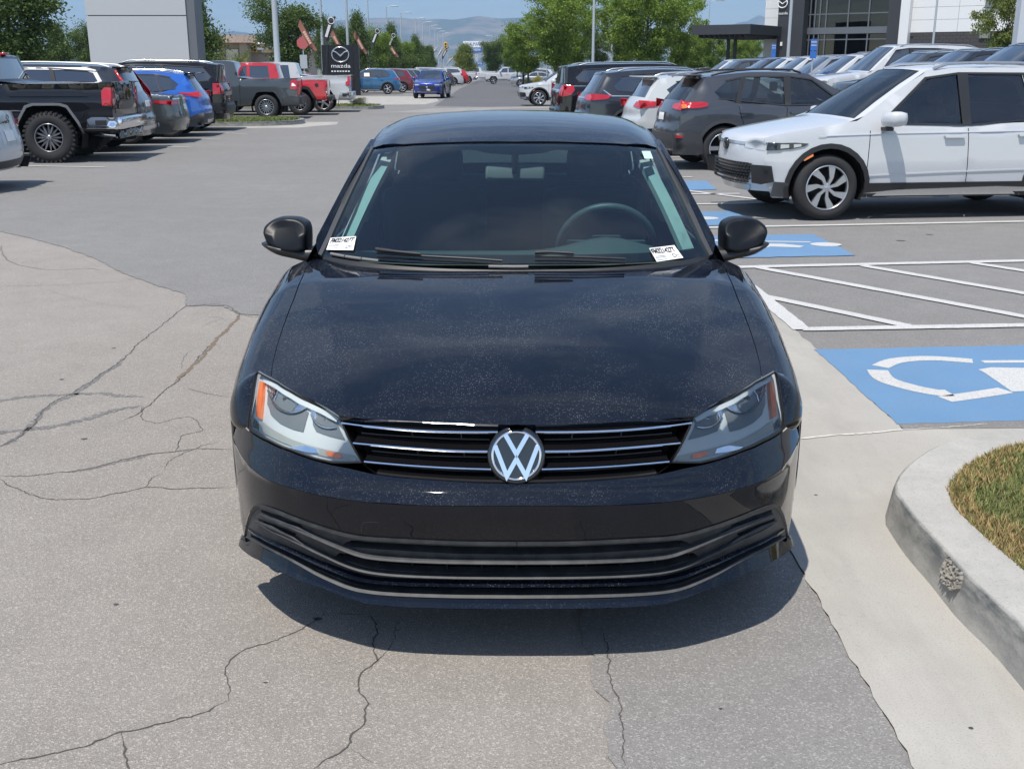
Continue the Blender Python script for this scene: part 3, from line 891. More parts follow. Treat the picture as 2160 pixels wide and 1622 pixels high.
# --- headlights ---------------------------------------------------------
M_lampbase = mat('lamp_reflector', (.50, .54, .54), .5, .05)
M_lampdark = mat('lamp_housing', (.15, .17, .178), .4, .1)
M_bulbgl = mat('reflector_bowl', (.80, .83, .85), .10, 1.0)
def lamp(sd):
    fx = lambda q: np.asarray(q) if sd == 1 else flipx(q)
    root = build('headlight', patch(Ff, fx(L_lamp), step=.03, off=-.016, flip=False), M_lampbase, jet)
    # rim walls
    e = densify(fx(L_lamp), .03); P0 = Ff(e[:, 0], e[:, 1]); nn = len(P0)
    build('lamp_rim', (np.concatenate([P0, P0 + np.array([0, .04, -.004])]), [(i, (i + 1) % nn, nn + (i + 1) % nn, nn + i) for i in range(nn)], None), M_lampdark, root)
    def pt(pts, off, m, nm, thick=.0, step=.02):
        q = TF(pts)
        build(nm, patch(Ff, fx(q), step=step, off=off, thick=thick), m, root)
    outer_dark = [(562, 813), (557, 830), (556, 849), (563, 871), (584, 890), (613, 903), (634, 908), (646, 865), (610, 842), (580, 824)]
    inner_dark = [(654, 868), (655, 893), (661, 907), (690, 918), (724, 927), (713, 906), (707, 888), (680, 874)]
    pt(outer_dark, -.0135, M_lampdark, 'lamp_well'); pt(inner_dark, -.0135, M_lampdark, 'lamp_well')
    for (cx_, cy_, r_, poly) in ((606, 836, .066, [(560, 812), (563, 826), (570, 843), (580, 858), (593, 868.5), (613, 873.5), (632, 869.5), (645, 861), (630, 850), (600, 833), (578, 819)]), (690, 880, .050, [(652, 862), (655, 876), (660, 889), (673, 901), (692, 906), (708, 903.5), (705, 888), (690, 880), (668, 869)])):
        c0 = TF([(cx_, cy_)])[0]
        def bowl(s_, z_, c0=c0, r_=r_):
            rho = ((s_ * 1.0 - c0[0] * sd) ** 2 + (z_ - c0[1]) ** 2) / r_ ** 2
            P = Ff(s_, z_); P[..., 1] += .014 + .055 * np.clip(1 - rho, 0, 1) ** .6
            return P
        pl = TF(poly)
        build('reflector', patch(bowl, fx(pl), step=.009), M_bulbgl, root)
        e_ = chaikin(pl[1:-3], 1); e_[:, 0] *= sd; P = Ff(e_[:, 0], e_[:, 1]) + np.array([0, .012, 0])
        build('reflector_ring', tube(P, .0032, 6), M_chrome, root)
        s0 = c0[0] * sd; C = Ff(np.array([s0]), np.array([c0[1] - .012]))[0]
        build('bulb', tube([C + np.array([0, .022, 0]), C + np.array([0, .07, 0])], .011, 12), M_chrome, root)
    brow = [(552, 799), (572, 804), (613, 828), (650, 848), (687, 865.5), (714, 880), (708, 889), (680, 874), (646, 858), (610, 838), (575, 815), (556, 806)]
    pt(brow, .0 - .004, M_lampbase, 'lamp_brow', .02)
    pt([(536, 905), (560, 917), (600, 935), (650, 953), (700, 966), (752, 972), (746, 961), (700, 951), (643, 936), (584, 912), (552, 892), (541, 884)], -.012, mat('turn_chamber', (.30, .32, .30), .35, .0), 'turn_signal_chamber')
    pt([(607, 941), (640, 938), (664, 945), (668, 955), (640, 952), (615, 946)], -.009, M_bulbgl, 'prism', .01)
    pt([(683, 951), (700, 953), (716, 957), (719, 965), (704, 966), (688, 960)], -.009, M_amber, 'turn_bulb', .01)
    pt([(545, 802), (552, 804), (550.5, 834), (545.5, 882), (536.5, 876), (539.5, 834)], -.005, M_amber, 'side_marker', .015)
    pt([(530, 880), (534, 884), (541, 893), (540, 908), (526, 898)], -.010, M_bulbgl, 'prism', .01)
    build('lens', patch(Ff, fx(L_lamp), step=.03, off=.0), M_lens, root)
    # dark line round the lamp (shut line)
    q = densify(fx(L_lamp), .03); P = Ff(q[:, 0], q[:, 1]); P = np.concatenate([P, P[:1]])
    build('lamp_seal', tube(P, .0028, 6, False), M_dark, root)
lamp(1); lamp(-1)
# dark filler behind all front gaps
V0, F0, _ = box(-.66, .66, .62, .95, .22, .72); build('engine_bay', (V0, F0, None), M_dark, jet, smooth=False)
V0, F0, _ = box(-.42, .42, .22, .6, .22, .60); build('bumper_core', (V0, F0, None), M_dark, jet, smooth=False)
build('underbody', box(-.72, .72, .5, 4.4, .19, .30), M_dark, jet, smooth=False)
# --- mirrors --------------------------------------------------------------
M_mirror = mat('mirror_satin_black', (.006, .0075, .010), .40, 0, .0, .25, .3)
def superell(cx_, cz_, rx, rz, n, e=2.6, top=1.0):
    out = []
    for k in range(n):
        a = 2 * math.pi * k / n; c_, s_ = math.cos(a), math.sin(a)
        out.append((cx_ + rx * abs(c_) ** (2 / e) * (1 if c_ >= 0 else -1), cz_ + rz * abs(s_) ** (2 / e) * (1 if s_ >= 0 else -1)))
    return out
def mirror(sd):
    # housing lofted front to back from outlines in x, z (left side), yb = depth
    ctr = (-.888, 1.024)
    prof = np.array([(-1.02, .30), (-.93, .56), (-.66, .82), (-.30, .97), (.15, 1.0), (.55, .93), (.88, .70), (.99, .35), (1.0, -.1), (.98, -.60), (.90, -.92), (.3, -.96), (-.35, -.80), (-.80, -.50), (-.96, -.10)])
    pr = spline(prof, 3, True)
    hx_, hz_ = .088, .064
    V, F = [], []; n = len(pr)
    st = [(-.058, .62, -.006), (-.056, .86, -.003), (-.048, .95, -.001), (-.025, .985, 0), (.01, 1.0, 0), (.05, 1.0, 0), (.095, .97, 0)]
    for yb, s_, dz in st:
        for a, b in pr: V.append((ctr[0] + a * hx_ * s_ + (1 - s_) * .01, 1.50 + yb + .030 * max(0, -a) + (.075 * max(0, b - .20) * max(0, 1 - (yb + .062) / .11)) , ctr[1] + b * hz_ * s_ + dz))
    for i in range(len(st) - 1):
        for k in range(n): F.append((i * n + k, i * n + (k + 1) % n, (i + 1) * n + (k + 1) % n, (i + 1) * n + k))
    F.append(tuple(reversed(range(n))))
    F.append(tuple(range((len(st) - 1) * n, len(st) * n)))
    up = (V, F, None)
    root = build('side_mirror', up if sd == 1 else mirrored(up, 0), M_mirror, jet)
    # lower arm
    pr2 = np.array([(-.985, .995), (-.93, .955), (-.85, .935), (-.775, .915), (-.735, .905), (-.735, .965), (-.78, .975), (-.85, .975), (-.93, .985)])
    pr2 = spline(pr2, 3, True); V, F = [], []; n = len(pr2)
    for yb, s_ in ((-.05, .75), (-.035, .95), (0, 1.0), (.06, .95)):
        c = pr2.mean(0)
        for a, b in pr2: V.append((c[0] + (a - c[0]) * s_, 1.5 + yb, c[1] + (b - c[1]) * s_))
    for i in range(3):
        for k in range(n): F.append((i * n + k, i * n + (k + 1) % n, (i + 1) * n + (k + 1) % n, (i + 1) * n + k))
    F.append(tuple(reversed(range(n)))); F.append(tuple(range(3 * n, 4 * n)))
    d = (V, F, None)
    build('mirror_arm', d if sd == 1 else mirrored(d, 0), mat('mirror_arm_black', (.012, .012, .013), .4), root)
mirror(1); mirror(-1)
# --- wipers ----------------------------------------------------------------
def wiper(pts, name='wiper'):
    q = TG(pts)
    P = Gf(q[:, 0], q[:, 1]) + np.array([0, -.012, .020])
    w = build(name, tube(spline(P, 4), .0045, 6), M_black_plastic, jet)
    build('wiper_blade', tube(spline(P, 4) + np.array([0, .0, -.014]), .004, 6), M_dark, w)
wiper([(797, 544), (860, 549), (930, 553), (1005, 557), (1060, 561)])
wiper([(1128, 552), (1180, 552), (1240, 554), (1318, 557)])
for pts in ([(795, 541.5), (830, 546), (890, 552)], [(1128, 549), (1160, 548), (1210, 550.5)]):
    q = TG(pts); P = Gf(q[:, 0], q[:, 1]) + np.array([0, -.02, .03]); build('wiper_arm', tube(spline(P, 4), [.0075] * 4 + [.006] * 4 + [.004], 8), M_black_plastic, jet)
# cowl strip under the glass
cw = [(a, -.055) for a in np.linspace(-.97, .97, 40)]; ca = np.array([c[0] for c in cw])
Pt = Gf(ca, np.full(40, .0)); Pb = Gf(ca, np.full(40, -.045)) - np.array([0, 0, .012])
V_ = np.concatenate([Pt, Pb]); F_ = [(i, i + 1, 40 + i + 1, 40 + i) for i in range(39)]
build('cowl', (V_, F_, None), M_black_plastic, jet)
for a0, a1 in ((-.93, -.85), (-.845, -.76), (-.755, -.67), (.0 - .13, .06)):
    a = np.linspace(a0, a1, 6); P = Gf(a, np.full(6, .012)) + np.array([0, -.006, .006]); build('cowl_cap', tube(P, .006, 6), mat('cowl_grey', (.16, .155, .15), .6), jet)
# --- stickers -----------------------------------------------------------------
def text_obj(name, body, size, mtx, material, parent, ext=.0, align='LEFT', font_scale=(1, 1), bold=0.):
    cu = bpy.data.curves.new(name, 'FONT'); cu.body = body; cu.size = size; cu.align_x = align; cu.align_y = 'BOTTOM'; cu.extrude = ext
    cu.resolution_u = 3
    cu.offset = bold; ob = bpy.data.objects.new(name, cu); scene.collection.objects.link(ob)
    dg = bpy.context.evaluated_depsgraph_get(); me = bpy.data.meshes.new_from_object(ob.evaluated_get(dg))
    bpy.data.objects.remove(ob); bpy.data.curves.remove(cu)
    me.materials.clear(); me.materials.append(material); me.name = name
    for v in me.vertices: v.co.x *= font_scale[0]; v.co.y *= font_scale[1]
    o = bpy.data.objects.new(name, me); scene.collection.objects.link(o); o.parent = parent; o.matrix_local = mtx
    return o
M_ink = mat('black_ink', (.01, .01, .012), .6)
M_paper = mat('white_paper', (.80, .80, .78), .5)
def sticker(corners, sd=1):
    """corners: top-left, top-right, bottom-right, bottom-left in the photo"""
    pts = [(1089 * 2 - p[0], p[1]) if sd == -1 else p for p in corners]
    q = TG(pts); 
    if sd == -1: q[:, 0] *= -1
    P = Gf(q[:, 0], q[:, 1])
    nrm = np.cross(P[1] - P[0], P[3] - P[0]); nrm /= np.linalg.norm(nrm)
    if nrm[1] > 0: nrm = -nrm
    P = P + nrm * .007
    o = build('window_sticker', (P, [(0, 3, 2, 1)], None), M_paper, jet, smooth=False)
    tl, tr_, br, bl = P
    ex = Vector(tr_ - tl); wdt = ex.length; ex.normalize(); ey = Vector(tl - bl); hgt = ey.length; ez = ex.cross(ey).normalized(); ey = ez.cross(ex).normalized()
    def mt(u, v):
        o_ = Vector(bl) + (Vector(br) - Vector(bl)) * u + (Vector(tl) - Vector(bl)) * v + ez * .0015
        return Matrix((( ex.x, ey.x, ez.x, o_.x), (ex.y, ey.y, ez.y, o_.y), (ex.z, ey.z, ez.z, o_.z), (0, 0, 0, 1)))
    t = text_obj('sticker_text', 'FM321427T', hgt * .46, mt(.03, .46), M_ink, o, 0, 'LEFT', (.84, 1.0), .0010); 
    w_ = max(v.co.x for v in t.data.vertices); k = wdt * .90 / w_
    for v in t.data.vertices: v.co.x *= k
    for (u, v, s) in ((.03, .90, .06), (.03, .34, .06), (.03, .24, .06), (.03, .08, .06), (.82, .34, .07), (.82, .24, .06), (.82, .10, .07)):
        L_ = .42 if u < .5 else .12
        a = mt(u, v); V = [a @ Vector(c) for c in ((0, 0, 0), (wdt * L_, 0, 0), (wdt * L_, hgt * .035, 0), (0, hgt * .035, 0))]
        build('sticker_line', ([v_[:] for v_ in V], [(0, 1, 2, 3)], None), mat('grey_ink', (.25, .25, .26), .6), o, smooth=False)
    text_obj('sticker_text', 'D', hgt * .36, mt(.66, .05), M_ink, o)
sticker([(699, 505), (753, 501.5), (747, 531), (690, 530)])
sticker([(1371, 527), (1424, 520.5), (1443, 547), (1387, 555.5)], -1)
q = TG([(2178 - 1358, 322), (2178 - 1376, 322), (2178 - 1382, 338), (2178 - 1364, 338)]); q[:, 0] *= -1; P = Gf(q[:, 0], q[:, 1]) + np.array([0, -.004, .006])
build('toll_sticker', (P, [(0, 3, 2, 1)], None), mat('pale_teal_sticker', (.45, .62, .60), .5), jet, smooth=False)
# --- cabin ------------------------------------------------------------------
M_trim = mat('light_pillar_trim', (.33, .35, .335), .75)
M_seat = mat('charcoal_seat', (.055, .070, .085), .85)
M_dash = mat('dashboard_black', (.055, .062, .064), .6)
dv = []
xs = np.linspace(-.70, .70, 29); rows = [(1.10, .93), (1.25, .955), (1.42, .965), (1.55, .955), (1.60, .90), (1.60, .6)]
V, F = [], []
for yy, zz in rows:
    for x in xs:
        hump = .055 * math.exp(-((x - .36) / .17) ** 2) if 1.35 < yy < 1.62 and zz > .9 else 0
        V.append((x, yy + .10 * (abs(x) / .7) ** 3 * (1 if yy < 1.3 else 0), zz + hump))
for i in range(len(rows) - 1):
    for k in range(28): F.append((i * 29 + k, i * 29 + k + 1, (i + 1) * 29 + k + 1, (i + 1) * 29 + k))
build('dashboard', (V, F, None), M_dash, jet)
sw_c = Vector((.37, 1.70, .945)); Ms = Matrix.Translation(sw_c) @ Matrix.Rotation(R(24), 4, 'X')
a = np.linspace(0, 2 * math.pi, 41); P = np.stack([.19 * np.cos(a), 0 * a, .19 * np.sin(a)], 1)
st_w = build('steering_wheel', xform(tube(P, .0165, 8, False), Ms), mat('steering_grey', (.06, .065, .068), .5), jet)
build('wheel_hub', xform(cat(box(-.16, .16, -.01, .02, -.025, .025, .006), box(-.06, .06, -.03, .02, -.07, .05, .012), box(-.02, .02, -.01, .02, -.17, 0)), Ms), M_dash, st_w)
for x in (-.37, .37):
    s_ = empty('front_seat', (x, 2.25, 0)); s_.parent = jet
    bpy.data.objects.remove(s_)
    s_ = build('seat', cat(box(x - .25, x + .25, 1.85, 2.35, .50, .64, .05), box(x - .24, x + .24, 2.30, 2.45, .58, 1.12, .06)), M_seat, jet)
    build('headrest', box(x - .13, x + .13, 2.36, 2.46, 1.14, 1.30, .04), M_seat, s_)
build('rear_bench', cat(box(-.65, .65, 2.8, 3.2, .5, .66, .05), box(-.66, .66, 3.15, 3.35, .6, 1.10, .06)), M_seat, jet)
build('cabin_floor', box(-.74, .74, 1.0, 3.6, .30, .36), M_dash, jet, smooth=False)
for sd in (1, -1):
    # door cards and pillar trims in light plastic
    build('door_card', box(*( (-.80, -.76) if sd == 1 else (.76, .80)), 1.5, 3.4, .35, .95), M_dash, jet, smooth=False)
    A = [Gf(np.array([-.975]), np.array([b]))[0] + np.array([.035, .05, -.03]) for b in np.linspace(.06, .97, 8)]
    A = np.array(A); A[:, 0] *= sd
    w_ = np.tile([1., 0, 0], (8, 1)) * sd; n_ = np.tile([0, .8, -.6], (8, 1))
    build('pillar_trim', sweep(A, w_, n_, [(-.012, 0), (.034, 0), (.040, .03), (.028, .05), (-.012, .045)]), M_trim, jet)
    B = np.array([(-.72 + (z - .95) * .36, 2.47, z) for z in (.95, 1.1, 1.25, 1.33)]); B[:, 0] *= sd
    build('pillar_trim', sweep(B, np.tile([0, 1., 0], (4, 1)), np.tile([1. * sd, 0, 0], (4, 1)), [(-.05, 0), (.05, 0), (.05, .03), (-.05, .03)]), M_trim, jet)
hl = patch(lambda p, y: Rf(p, y) - np.array([0, 0, .035]), [(-.55, 1.97), (.55, 1.97), (.55, 3.1), (-.55, 3.1)], step=.15, flip=True)
build('headliner', hl, mat('headliner_grey', (.25, .27, .26), .9), jet)
mm_ = AY(1089, 364, D0 + 1.93); mc = Vector((0, 1.93, mm_[2]))
b_ = box(-.125, .125, -.015, .012, -.034, .034, .012)
rv = build('rear_view_mirror', xform(b_, Matrix.Translation(mc)), mat('mirror_back', (.20, .23, .23), .5), jet)
build('mirror_stalk', tube([(0, 1.90, mc.z + .09), (0, 1.905, mc.z + .04), (0, 1.915, mc.z)], .014, 8), M_black_plastic, rv)
# --- wheels (simple five-spoke) -----------------------------------------------
def wheel_data(r=.32, w=.215, rim_r=.21, spokes=5, style='alloy', tread=0):
    h = w / 2
    prof = [(rim_r, h * .86), (rim_r + .012, h * .95), (rim_r + (r - rim_r) * .45, h * 1.02), (r - .028, h * .93), (r - .006, h * .72), (r, h * .4), (r, -h * .4), (r - .006, -h * .72), (r - .03, -h * .93), (rim_r, -h * .86)]
    ty = lathe(prof, 44)
    tread_d = []
    if tread:
        n = 34
        for k in range(n):
            for sgn in (-1, 1):
                a = 2 * math.pi * (k + (.5 if sgn > 0 else 0)) / n
                b = box(r - .03, r + tread, sgn * h * .2 if sgn > 0 else -h * 1.0, h * 1.0 if sgn > 0 else -h * .2, -.019, .019)
                tread_d.append(flat(xform(b, Matrix.Rotation(-a, 4, 'Y'))))
        ty = cat(ty, *tread_d)
    barrel = lathe([(rim_r, h * .86), (rim_r * .97, h * .80), (rim_r * .93, h * .3), (rim_r * .9, -h * .5), (.0001, -h * .5)], 40)
    lip = lathe([(rim_r + .004, h * .90), (rim_r - .004, h * .98), (rim_r * .95, h * .93), (rim_r * .93, h * .6)], 44)
    return ty, barrel, lip
def spoke_set(kind, rim_r, h):
    out = []
    def prism(pts, y0, y1, bev=.0):
        n = len(pts); V = [(x, y1, z) for x, z in pts] + [(x, y0, z) for x, z in pts]
        F = [tuple(range(n)), tuple(reversed(range(n, 2 * n)))] + [(i, n + i, n + (i + 1) % n, (i + 1) % n) for i in range(n)]
        return flat((V, F, None))
    R_ = rim_r
    if kind == 'five':
        for k in range(5):
            a = 2 * math.pi * k / 5
            d = prism([(.03, -.03), (R_ * .96, -.035), (R_ * .96, .035), (.03, .03)], h * .55, h * .85); out.append(xform(d, Matrix.Rotation(a, 4, 'Y')))
    elif kind == 'blade':      # seven machined blades, swept
        for k in range(7):
            a = 2 * math.pi * k / 7
            d = prism([(.02, -.012), (R_ * .42, .000), (R_ * .95, -.052), (R_ * .98, .030), (R_ * .48, .042), (.03, .018)], h * .6, h * .88); out.append(xform(d, Matrix.Rotation(a, 4, 'Y')))
    elif kind == 'mesh':
        for k in range(16):
            a = 2 * math.pi * k / 16
            d = prism([(.04, -.006), (R_ * .5, -.018), (R_ * .86, -.010), (R_ * .95, 0.0), (R_ * .86, .010), (R_ * .5, .018), (.04, .006)], h * .4, h * (.62 + .2 * (k % 2))); out.append(xform(d, Matrix.Rotation(a, 4, 'Y')))
    else:
        for k in range(10):
            a = 2 * math.pi * k / 10
            d = prism([(.03, -.010), (R_ * .96, -.016), (R_ * .96, .010), (.03, .010)], h * .55, h * .85); out.append(xform(d, Matrix.Rotation(a, 4, 'Y')))
    hub = lathe([(.0001, h * .92), (.03, h * .90), (.05, h * .80), (.06, h * .5)], 20)
    out.append(hub)
    return cat(*out)
_wcache = {}
def wheel(parent, x, y, sd, r, w=.22, rim=.66, kind='five', spoke_m=None, tread=0, barrel_m=None, axis_rot=0.):
    """sd=+1: outer face towards local +y of the wheel mesh"""
    key = (r, w, rim, kind, tread)
    if key not in _wcache:
        ty, ba, lip = wheel_data(r, w, r * rim, tread=tread)
        sp = spoke_set(kind, r * rim, w / 2)
        _wcache[key] = [ty, ba, lip, sp, {}]
    ty, ba, lip, sp, done = _wcache[key]
    spoke_m = spoke_m or M_alloy; barrel_m = barrel_m or M_wheel_dark
    def inst(nm, d, m, par):
        kk = (nm, m.name)
        if kk in done:
            o = bpy.data.objects.new(nm, done[kk]); scene.collection.objects.link(o); o.parent = par
        else:
            o = build(nm, d, m, par); done[kk] = o.data
        return o
    t = inst('wheel', ty, M_tyre, parent)
    t.location = (x, y, r); t.rotation_euler = (0, 0, axis_rot + (0 if sd > 0 else math.pi))
    inst('rim', ba, barrel_m, t); inst('rim_lip', lip, spoke_m, t); inst('spokes', sp, spoke_m, t)
    return t
for yy in (.87, 3.52):
    for sd in (1, -1):
        wheel(jet, .775 * sd, yy, 1, .315, .205, .66, 'five', axis_rot=R(-90) * sd)
for sd in (1, -1):
    for c in (.87, 3.52):
        a = np.linspace(-.3, math.pi + .3, 18); V = []
        for x in (.835, .5): V += [(sd * -x, c - .375 * math.cos(t), .315 + .375 * math.sin(t)) for t in a]
        build('wheel_arch_liner', (V, [(i, i + 1, 18 + i + 1, 18 + i) for i in range(17)], None), M_dark, jet)
# ================================================================ ground, kerbs and painted markings
def asphalt(name, c0, c1, grain=320., beige=False, fine=1.0):
    m = mat(name, c0, .93); co = objco(m)
    big = noise(m, co, .35, 6, .6); mid = noise(m, co, 3.5, 6, .65); fin = noise(m, co, grain, 3, .7)
    vo = nd(m, 'ShaderNodeTexVoronoi', Scale=grain * .55); lk(m, co, vo.inputs['Vector'])
    c = mixc(m, ramp(m, big, [(.35, 0.), (.68, 1.)]).outputs[0], c0, c1)
    c = mixc(m, ramp(m, mid, [(.35, 0.), (.7, .6)]).outputs[0], c, tuple(x * .86 for x in c0))
    c = mixc(m, ramp(m, fin, [(.35, .62 * fine), (.52, 0.)]).outputs[0], c, tuple(x * .25 for x in c0))
    sepc = nd(m, 'ShaderNodeSeparateColor'); lk(m, vo.outputs['Color'], sepc.inputs[0])
    c = mixc(m, ramp(m, sepc.outputs[0], [(.72, 0.), (.97, .75 * fine)]).outputs[0], c, tuple(min(.75, x * 2.0 + .03) for x in c1))
    c = mixc(m, ramp(m, sepc.outputs[1], [(.80, 0.), (.95, .6 * fine)]).outputs[0], c, tuple(x * .3 for x in c0))
    lk(m, c, bsdf(m).inputs['Base Color'])
    bump(m, vo.outputs['Distance'], .55, .004)
    return m
M_asph_old = asphalt('weathered_asphalt', (.232, .212, .187), (.272, .250, .224), 430, fine=.5)
M_asph_new = asphalt('grey_asphalt', (.174, .169, .160), (.204, .198, .189), 340, fine=.4)
M_asph_road = asphalt('dark_asphalt', (.095, .095, .098), (.115, .115, .117), 120, fine=.4)
M_asph_rough = asphalt('coarse_asphalt', (.194, .186, .174), (.226, .217, .204), 400, fine=.5)
def sheet(name, pts, z, m, dens=None):
    P = densify(np.array(pts, float), dens) if dens else np.array(pts, float)
    tri = geometry.tessellate_polygon([[Vector((p[0], p[1], 0)) for p in P]])
    F = []
    for t in tri:
        a, b, c = [P[i] for i in t]
        F.append(t if (b[0] - a[0]) * (c[1] - a[1]) - (b[1] - a[1]) * (c[0] - a[0]) > 0 else t[::-1])
    return build(name, ([(p[0], p[1], z) for p in P], F, None), m, smooth=False)
def rag(pts, amp, step=.05, seed=1, closed=False):
    rr = random.Random(seed); P = densify(pts, step, closed)
    return [(p[0] + rr.uniform(-amp, amp), p[1] + rr.uniform(-amp, amp)) for p in P]
g_ = build('ground', ([(-12000, -80, 0), (12000, -80, 0), (12000, 14000, 0), (-12000, 14000, 0)], [(0, 1, 2, 3)], None), mat('dry_land', (.20, .175, .12), 1.), smooth=False)
tag(g_, kind='structure')
_m = _mats['dry_land']; _c2 = mixc(_m, ramp(_m, noise(_m, objco(_m), .004, 6), [(.42, 0.), (.6, 1.)]).outputs[0], (.20, .175, .12), (.06, .085, .035)); lk(_m, _c2, bsdf(_m).inputs['Base Color'])
tag(sheet('parking_lot', [(-70, -25), (95, -25), (95, 330), (-70, 330)], .004, M_asph_old), kind='structure')
nb = [G(*p) for p in [(-260, 440), (0, 490), (60, 503), (130, 522), (200, 547), (260, 578), (330, 604), (395, 624), (391, 648), (430, 646), (470, 648), (505, 664), (560, 668), (640, 672)]]
newer = rag(nb, .012, .05, 3) + [(.9, 7.2), (.9, 7.0), (1.846, 7.0), (1.846, 4.883), (9, 4.90), (90, 4.9), (90, 300), (-60, 300), (-60, 14), (-16, 13.5)]
tag(sheet('asphalt_overlay', newer, .008, M_asph_new), kind='structure')
tag(sheet('main_lane', [(-3.6, 52), (.6, 50.5), (1.8, 62), (3.0, 100), (4.2, 145), (4, 300), (-6.6, 300), (-5.0, 150), (-4.6, 100)], .012, M_asph_road), kind='structure')
tag(sheet('asphalt_beside_gutter', rag([(.30, -1.0), (.30, 1.5), (.22, 3.0), (.2, 5.5)], .02, .06, 4) + [(.98, 5.5), (.98, -1.0)], .008, M_asph_rough), kind='structure')
def concrete(name, c, dark=.8, band=True):
    m = mat(name, c, .85); co = objco(m)
    k = mixc(m, ramp(m, noise(m, co, 1.3, 7, .6), [(.3, 0.), (.7, 1.)]).outputs[0], tuple(x * dark for x in c), c)
    k = mixc(m, ramp(m, noise(m, co, 170, 3), [(.33, .5), (.46, 0.)]).outputs[0], k, tuple(x * .5 for x in c))
    k = mixc(m, ramp(m, noise(m, co, 26, 5, .7), [(.28, .45), (.40, 0.)]).outputs[0], k, tuple(x * .62 for x in c)); k = mixc(m, ramp(m, noise(m, objco(m, (1.0, .25, 1)), 3.0, 7, .7), [(.46, 0.), (.66, .5)]).outputs[0], k, tuple(x * .66 for x in c))
    lk(m, k, bsdf(m).inputs['Base Color']); bump(m, noise(m, co, 240, 3), .35, .003)
    return m
M_conc = concrete('gutter_concrete', (.375, .358, .322))
M_kerb = concrete('kerb_concrete', (.42, .405, .37), .88)
kb_bot = [G(*p) for p in [(2160, 1441), (2090, 1360), (2013, 1280), (1937, 1207), (1895, 1142), (1881, 1096)]]
kb_arr = [G(p[0], p[1], .15) for p in [(2160, 1318), (2109, 1268), (2052, 1222), (1994, 1153), (1937, 1096), (1905, 1052), (1888, 1028), (1900, 1000), (1929, 970), (1980, 938), (2057, 916), (2160, 900)]]
kb_inn = [G(p[0], p[1], .15) for p in [(2160, 1201), (2128, 1176), (2071, 1126), (2021, 1080), (2003, 1054), (2000, 1028), (2013, 1004), (2057, 967), (2121, 942), (2160, 934)]]
kb_arr = [(kb_arr[0][0] - .0, -1.5)] + kb_arr + [(8, kb_arr[-1][1] + .25)]
kb_inn = [(kb_inn[0][0], -1.5)] + kb_inn + [(8, kb_inn[-1][1] + .25)]
kb_arr = chaikin(kb_arr, 2); kb_inn = chaikin(kb_inn, 2)
def resample(P, n):
    P = np.asarray(P, float); L = np.concatenate([[0], np.cumsum(np.linalg.norm(np.diff(P, axis=0), axis=1))]); t = np.linspace(0, L[-1], n)
    return np.stack([np.interp(t, L, P[:, i]) for i in range(P.shape[1])], 1)
A_ = resample(kb_arr, 140); I_ = resample(kb_inn, 140)
T_ = np.gradient(A_, axis=0); T_ /= np.linalg.norm(T_, axis=1)[:, None]; O_ = np.stack([-T_[:, 1], T_[:, 0]], 1)
if (O_[70] @ (np.array([2.2, 3.8]) - A_[70])) > 0: O_ = -O_
_w = np.array([random.uniform(-1, 1) for _ in range(140)]) * .003
rows = [(O_ * (.032 + 0), .0), (O_ * .020, .075), (O_ * .013, .122), (O_ * .008 + _w[:, None] * O_ * .5, .143), (-O_ * .002, .150)]
V = []; 
for off, z in rows: V += [(A_[i][0] + off[i][0], A_[i][1] + off[i][1], z) for i in range(140)]
V += [(I_[i][0], I_[i][1], .150) for i in range(140)]
V += [(I_[i][0], I_[i][1], .02) for i in range(140)]
F = [(r * 140 + i, r * 140 + i + 1, (r + 1) * 140 + i + 1, (r + 1) * 140 + i) for r in range(6) for i in range(139)]
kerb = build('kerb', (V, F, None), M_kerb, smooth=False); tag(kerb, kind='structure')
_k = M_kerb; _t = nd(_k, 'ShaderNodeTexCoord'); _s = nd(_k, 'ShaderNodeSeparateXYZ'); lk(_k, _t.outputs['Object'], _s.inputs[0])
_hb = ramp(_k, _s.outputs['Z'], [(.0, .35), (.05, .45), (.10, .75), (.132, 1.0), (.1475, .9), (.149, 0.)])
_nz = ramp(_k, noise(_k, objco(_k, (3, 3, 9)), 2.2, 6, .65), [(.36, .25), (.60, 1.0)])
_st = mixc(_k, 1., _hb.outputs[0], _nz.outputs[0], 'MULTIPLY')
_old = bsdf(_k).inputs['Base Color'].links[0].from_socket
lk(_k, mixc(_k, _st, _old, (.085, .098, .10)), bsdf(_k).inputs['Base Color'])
# the gutter pan: concrete between the asphalt and the kerb
left = [(.98, -1.2), (.98, 3.5), (.98, 8.8)]
pan = rag(left, .008, .05, 5) + [(1.846, 8.56)] + rag([(1.846, 8.5), (1.846, 4.89)], .008, .05, 6) + [(2.4, 4.90), (8, 5.0)] + [tuple(p) for p in (A_ + O_ * .02)[::-1][:132]] 
pan = [p for p in pan if p[1] > -1.3]
tag(sheet('gutter_pan', pan, .012, M_conc), kind='structure')
tag(sheet('asphalt_edge', [(1.846, 4.883), (9, 5.02), (9, 5.3), (1.846, 5.2)], .0136, M_asph_new), kind='structure')
def line(name, a, b, w, z, m, rg=.004):
    a, b = np.array(a, float), np.array(b, float); d = (b - a) / np.linalg.norm(b - a); n = np.array([-d[1], d[0]]) * w / 2
    k = max(2, int(np.linalg.norm(b - a) / .06)); rr = random.Random(int(abs(a[0] * 100)) + 7)
    L = [a + (b - a) * i / k for i in range(k + 1)]
    pts = [tuple(p + n + n / (w / 2) * rr.uniform(-rg, rg)) for p in L] + [tuple(p - n + n / (w / 2) * rr.uniform(-rg, rg)) for p in L[::-1]]
    P = np.array(pts); m_ = len(L)
    return ([(p[0], p[1], z) for p in P], [(i, i + 1, 2 * m_ - 2 - i, 2 * m_ - 1 - i)[::-1] for i in range(m_ - 1)], None)
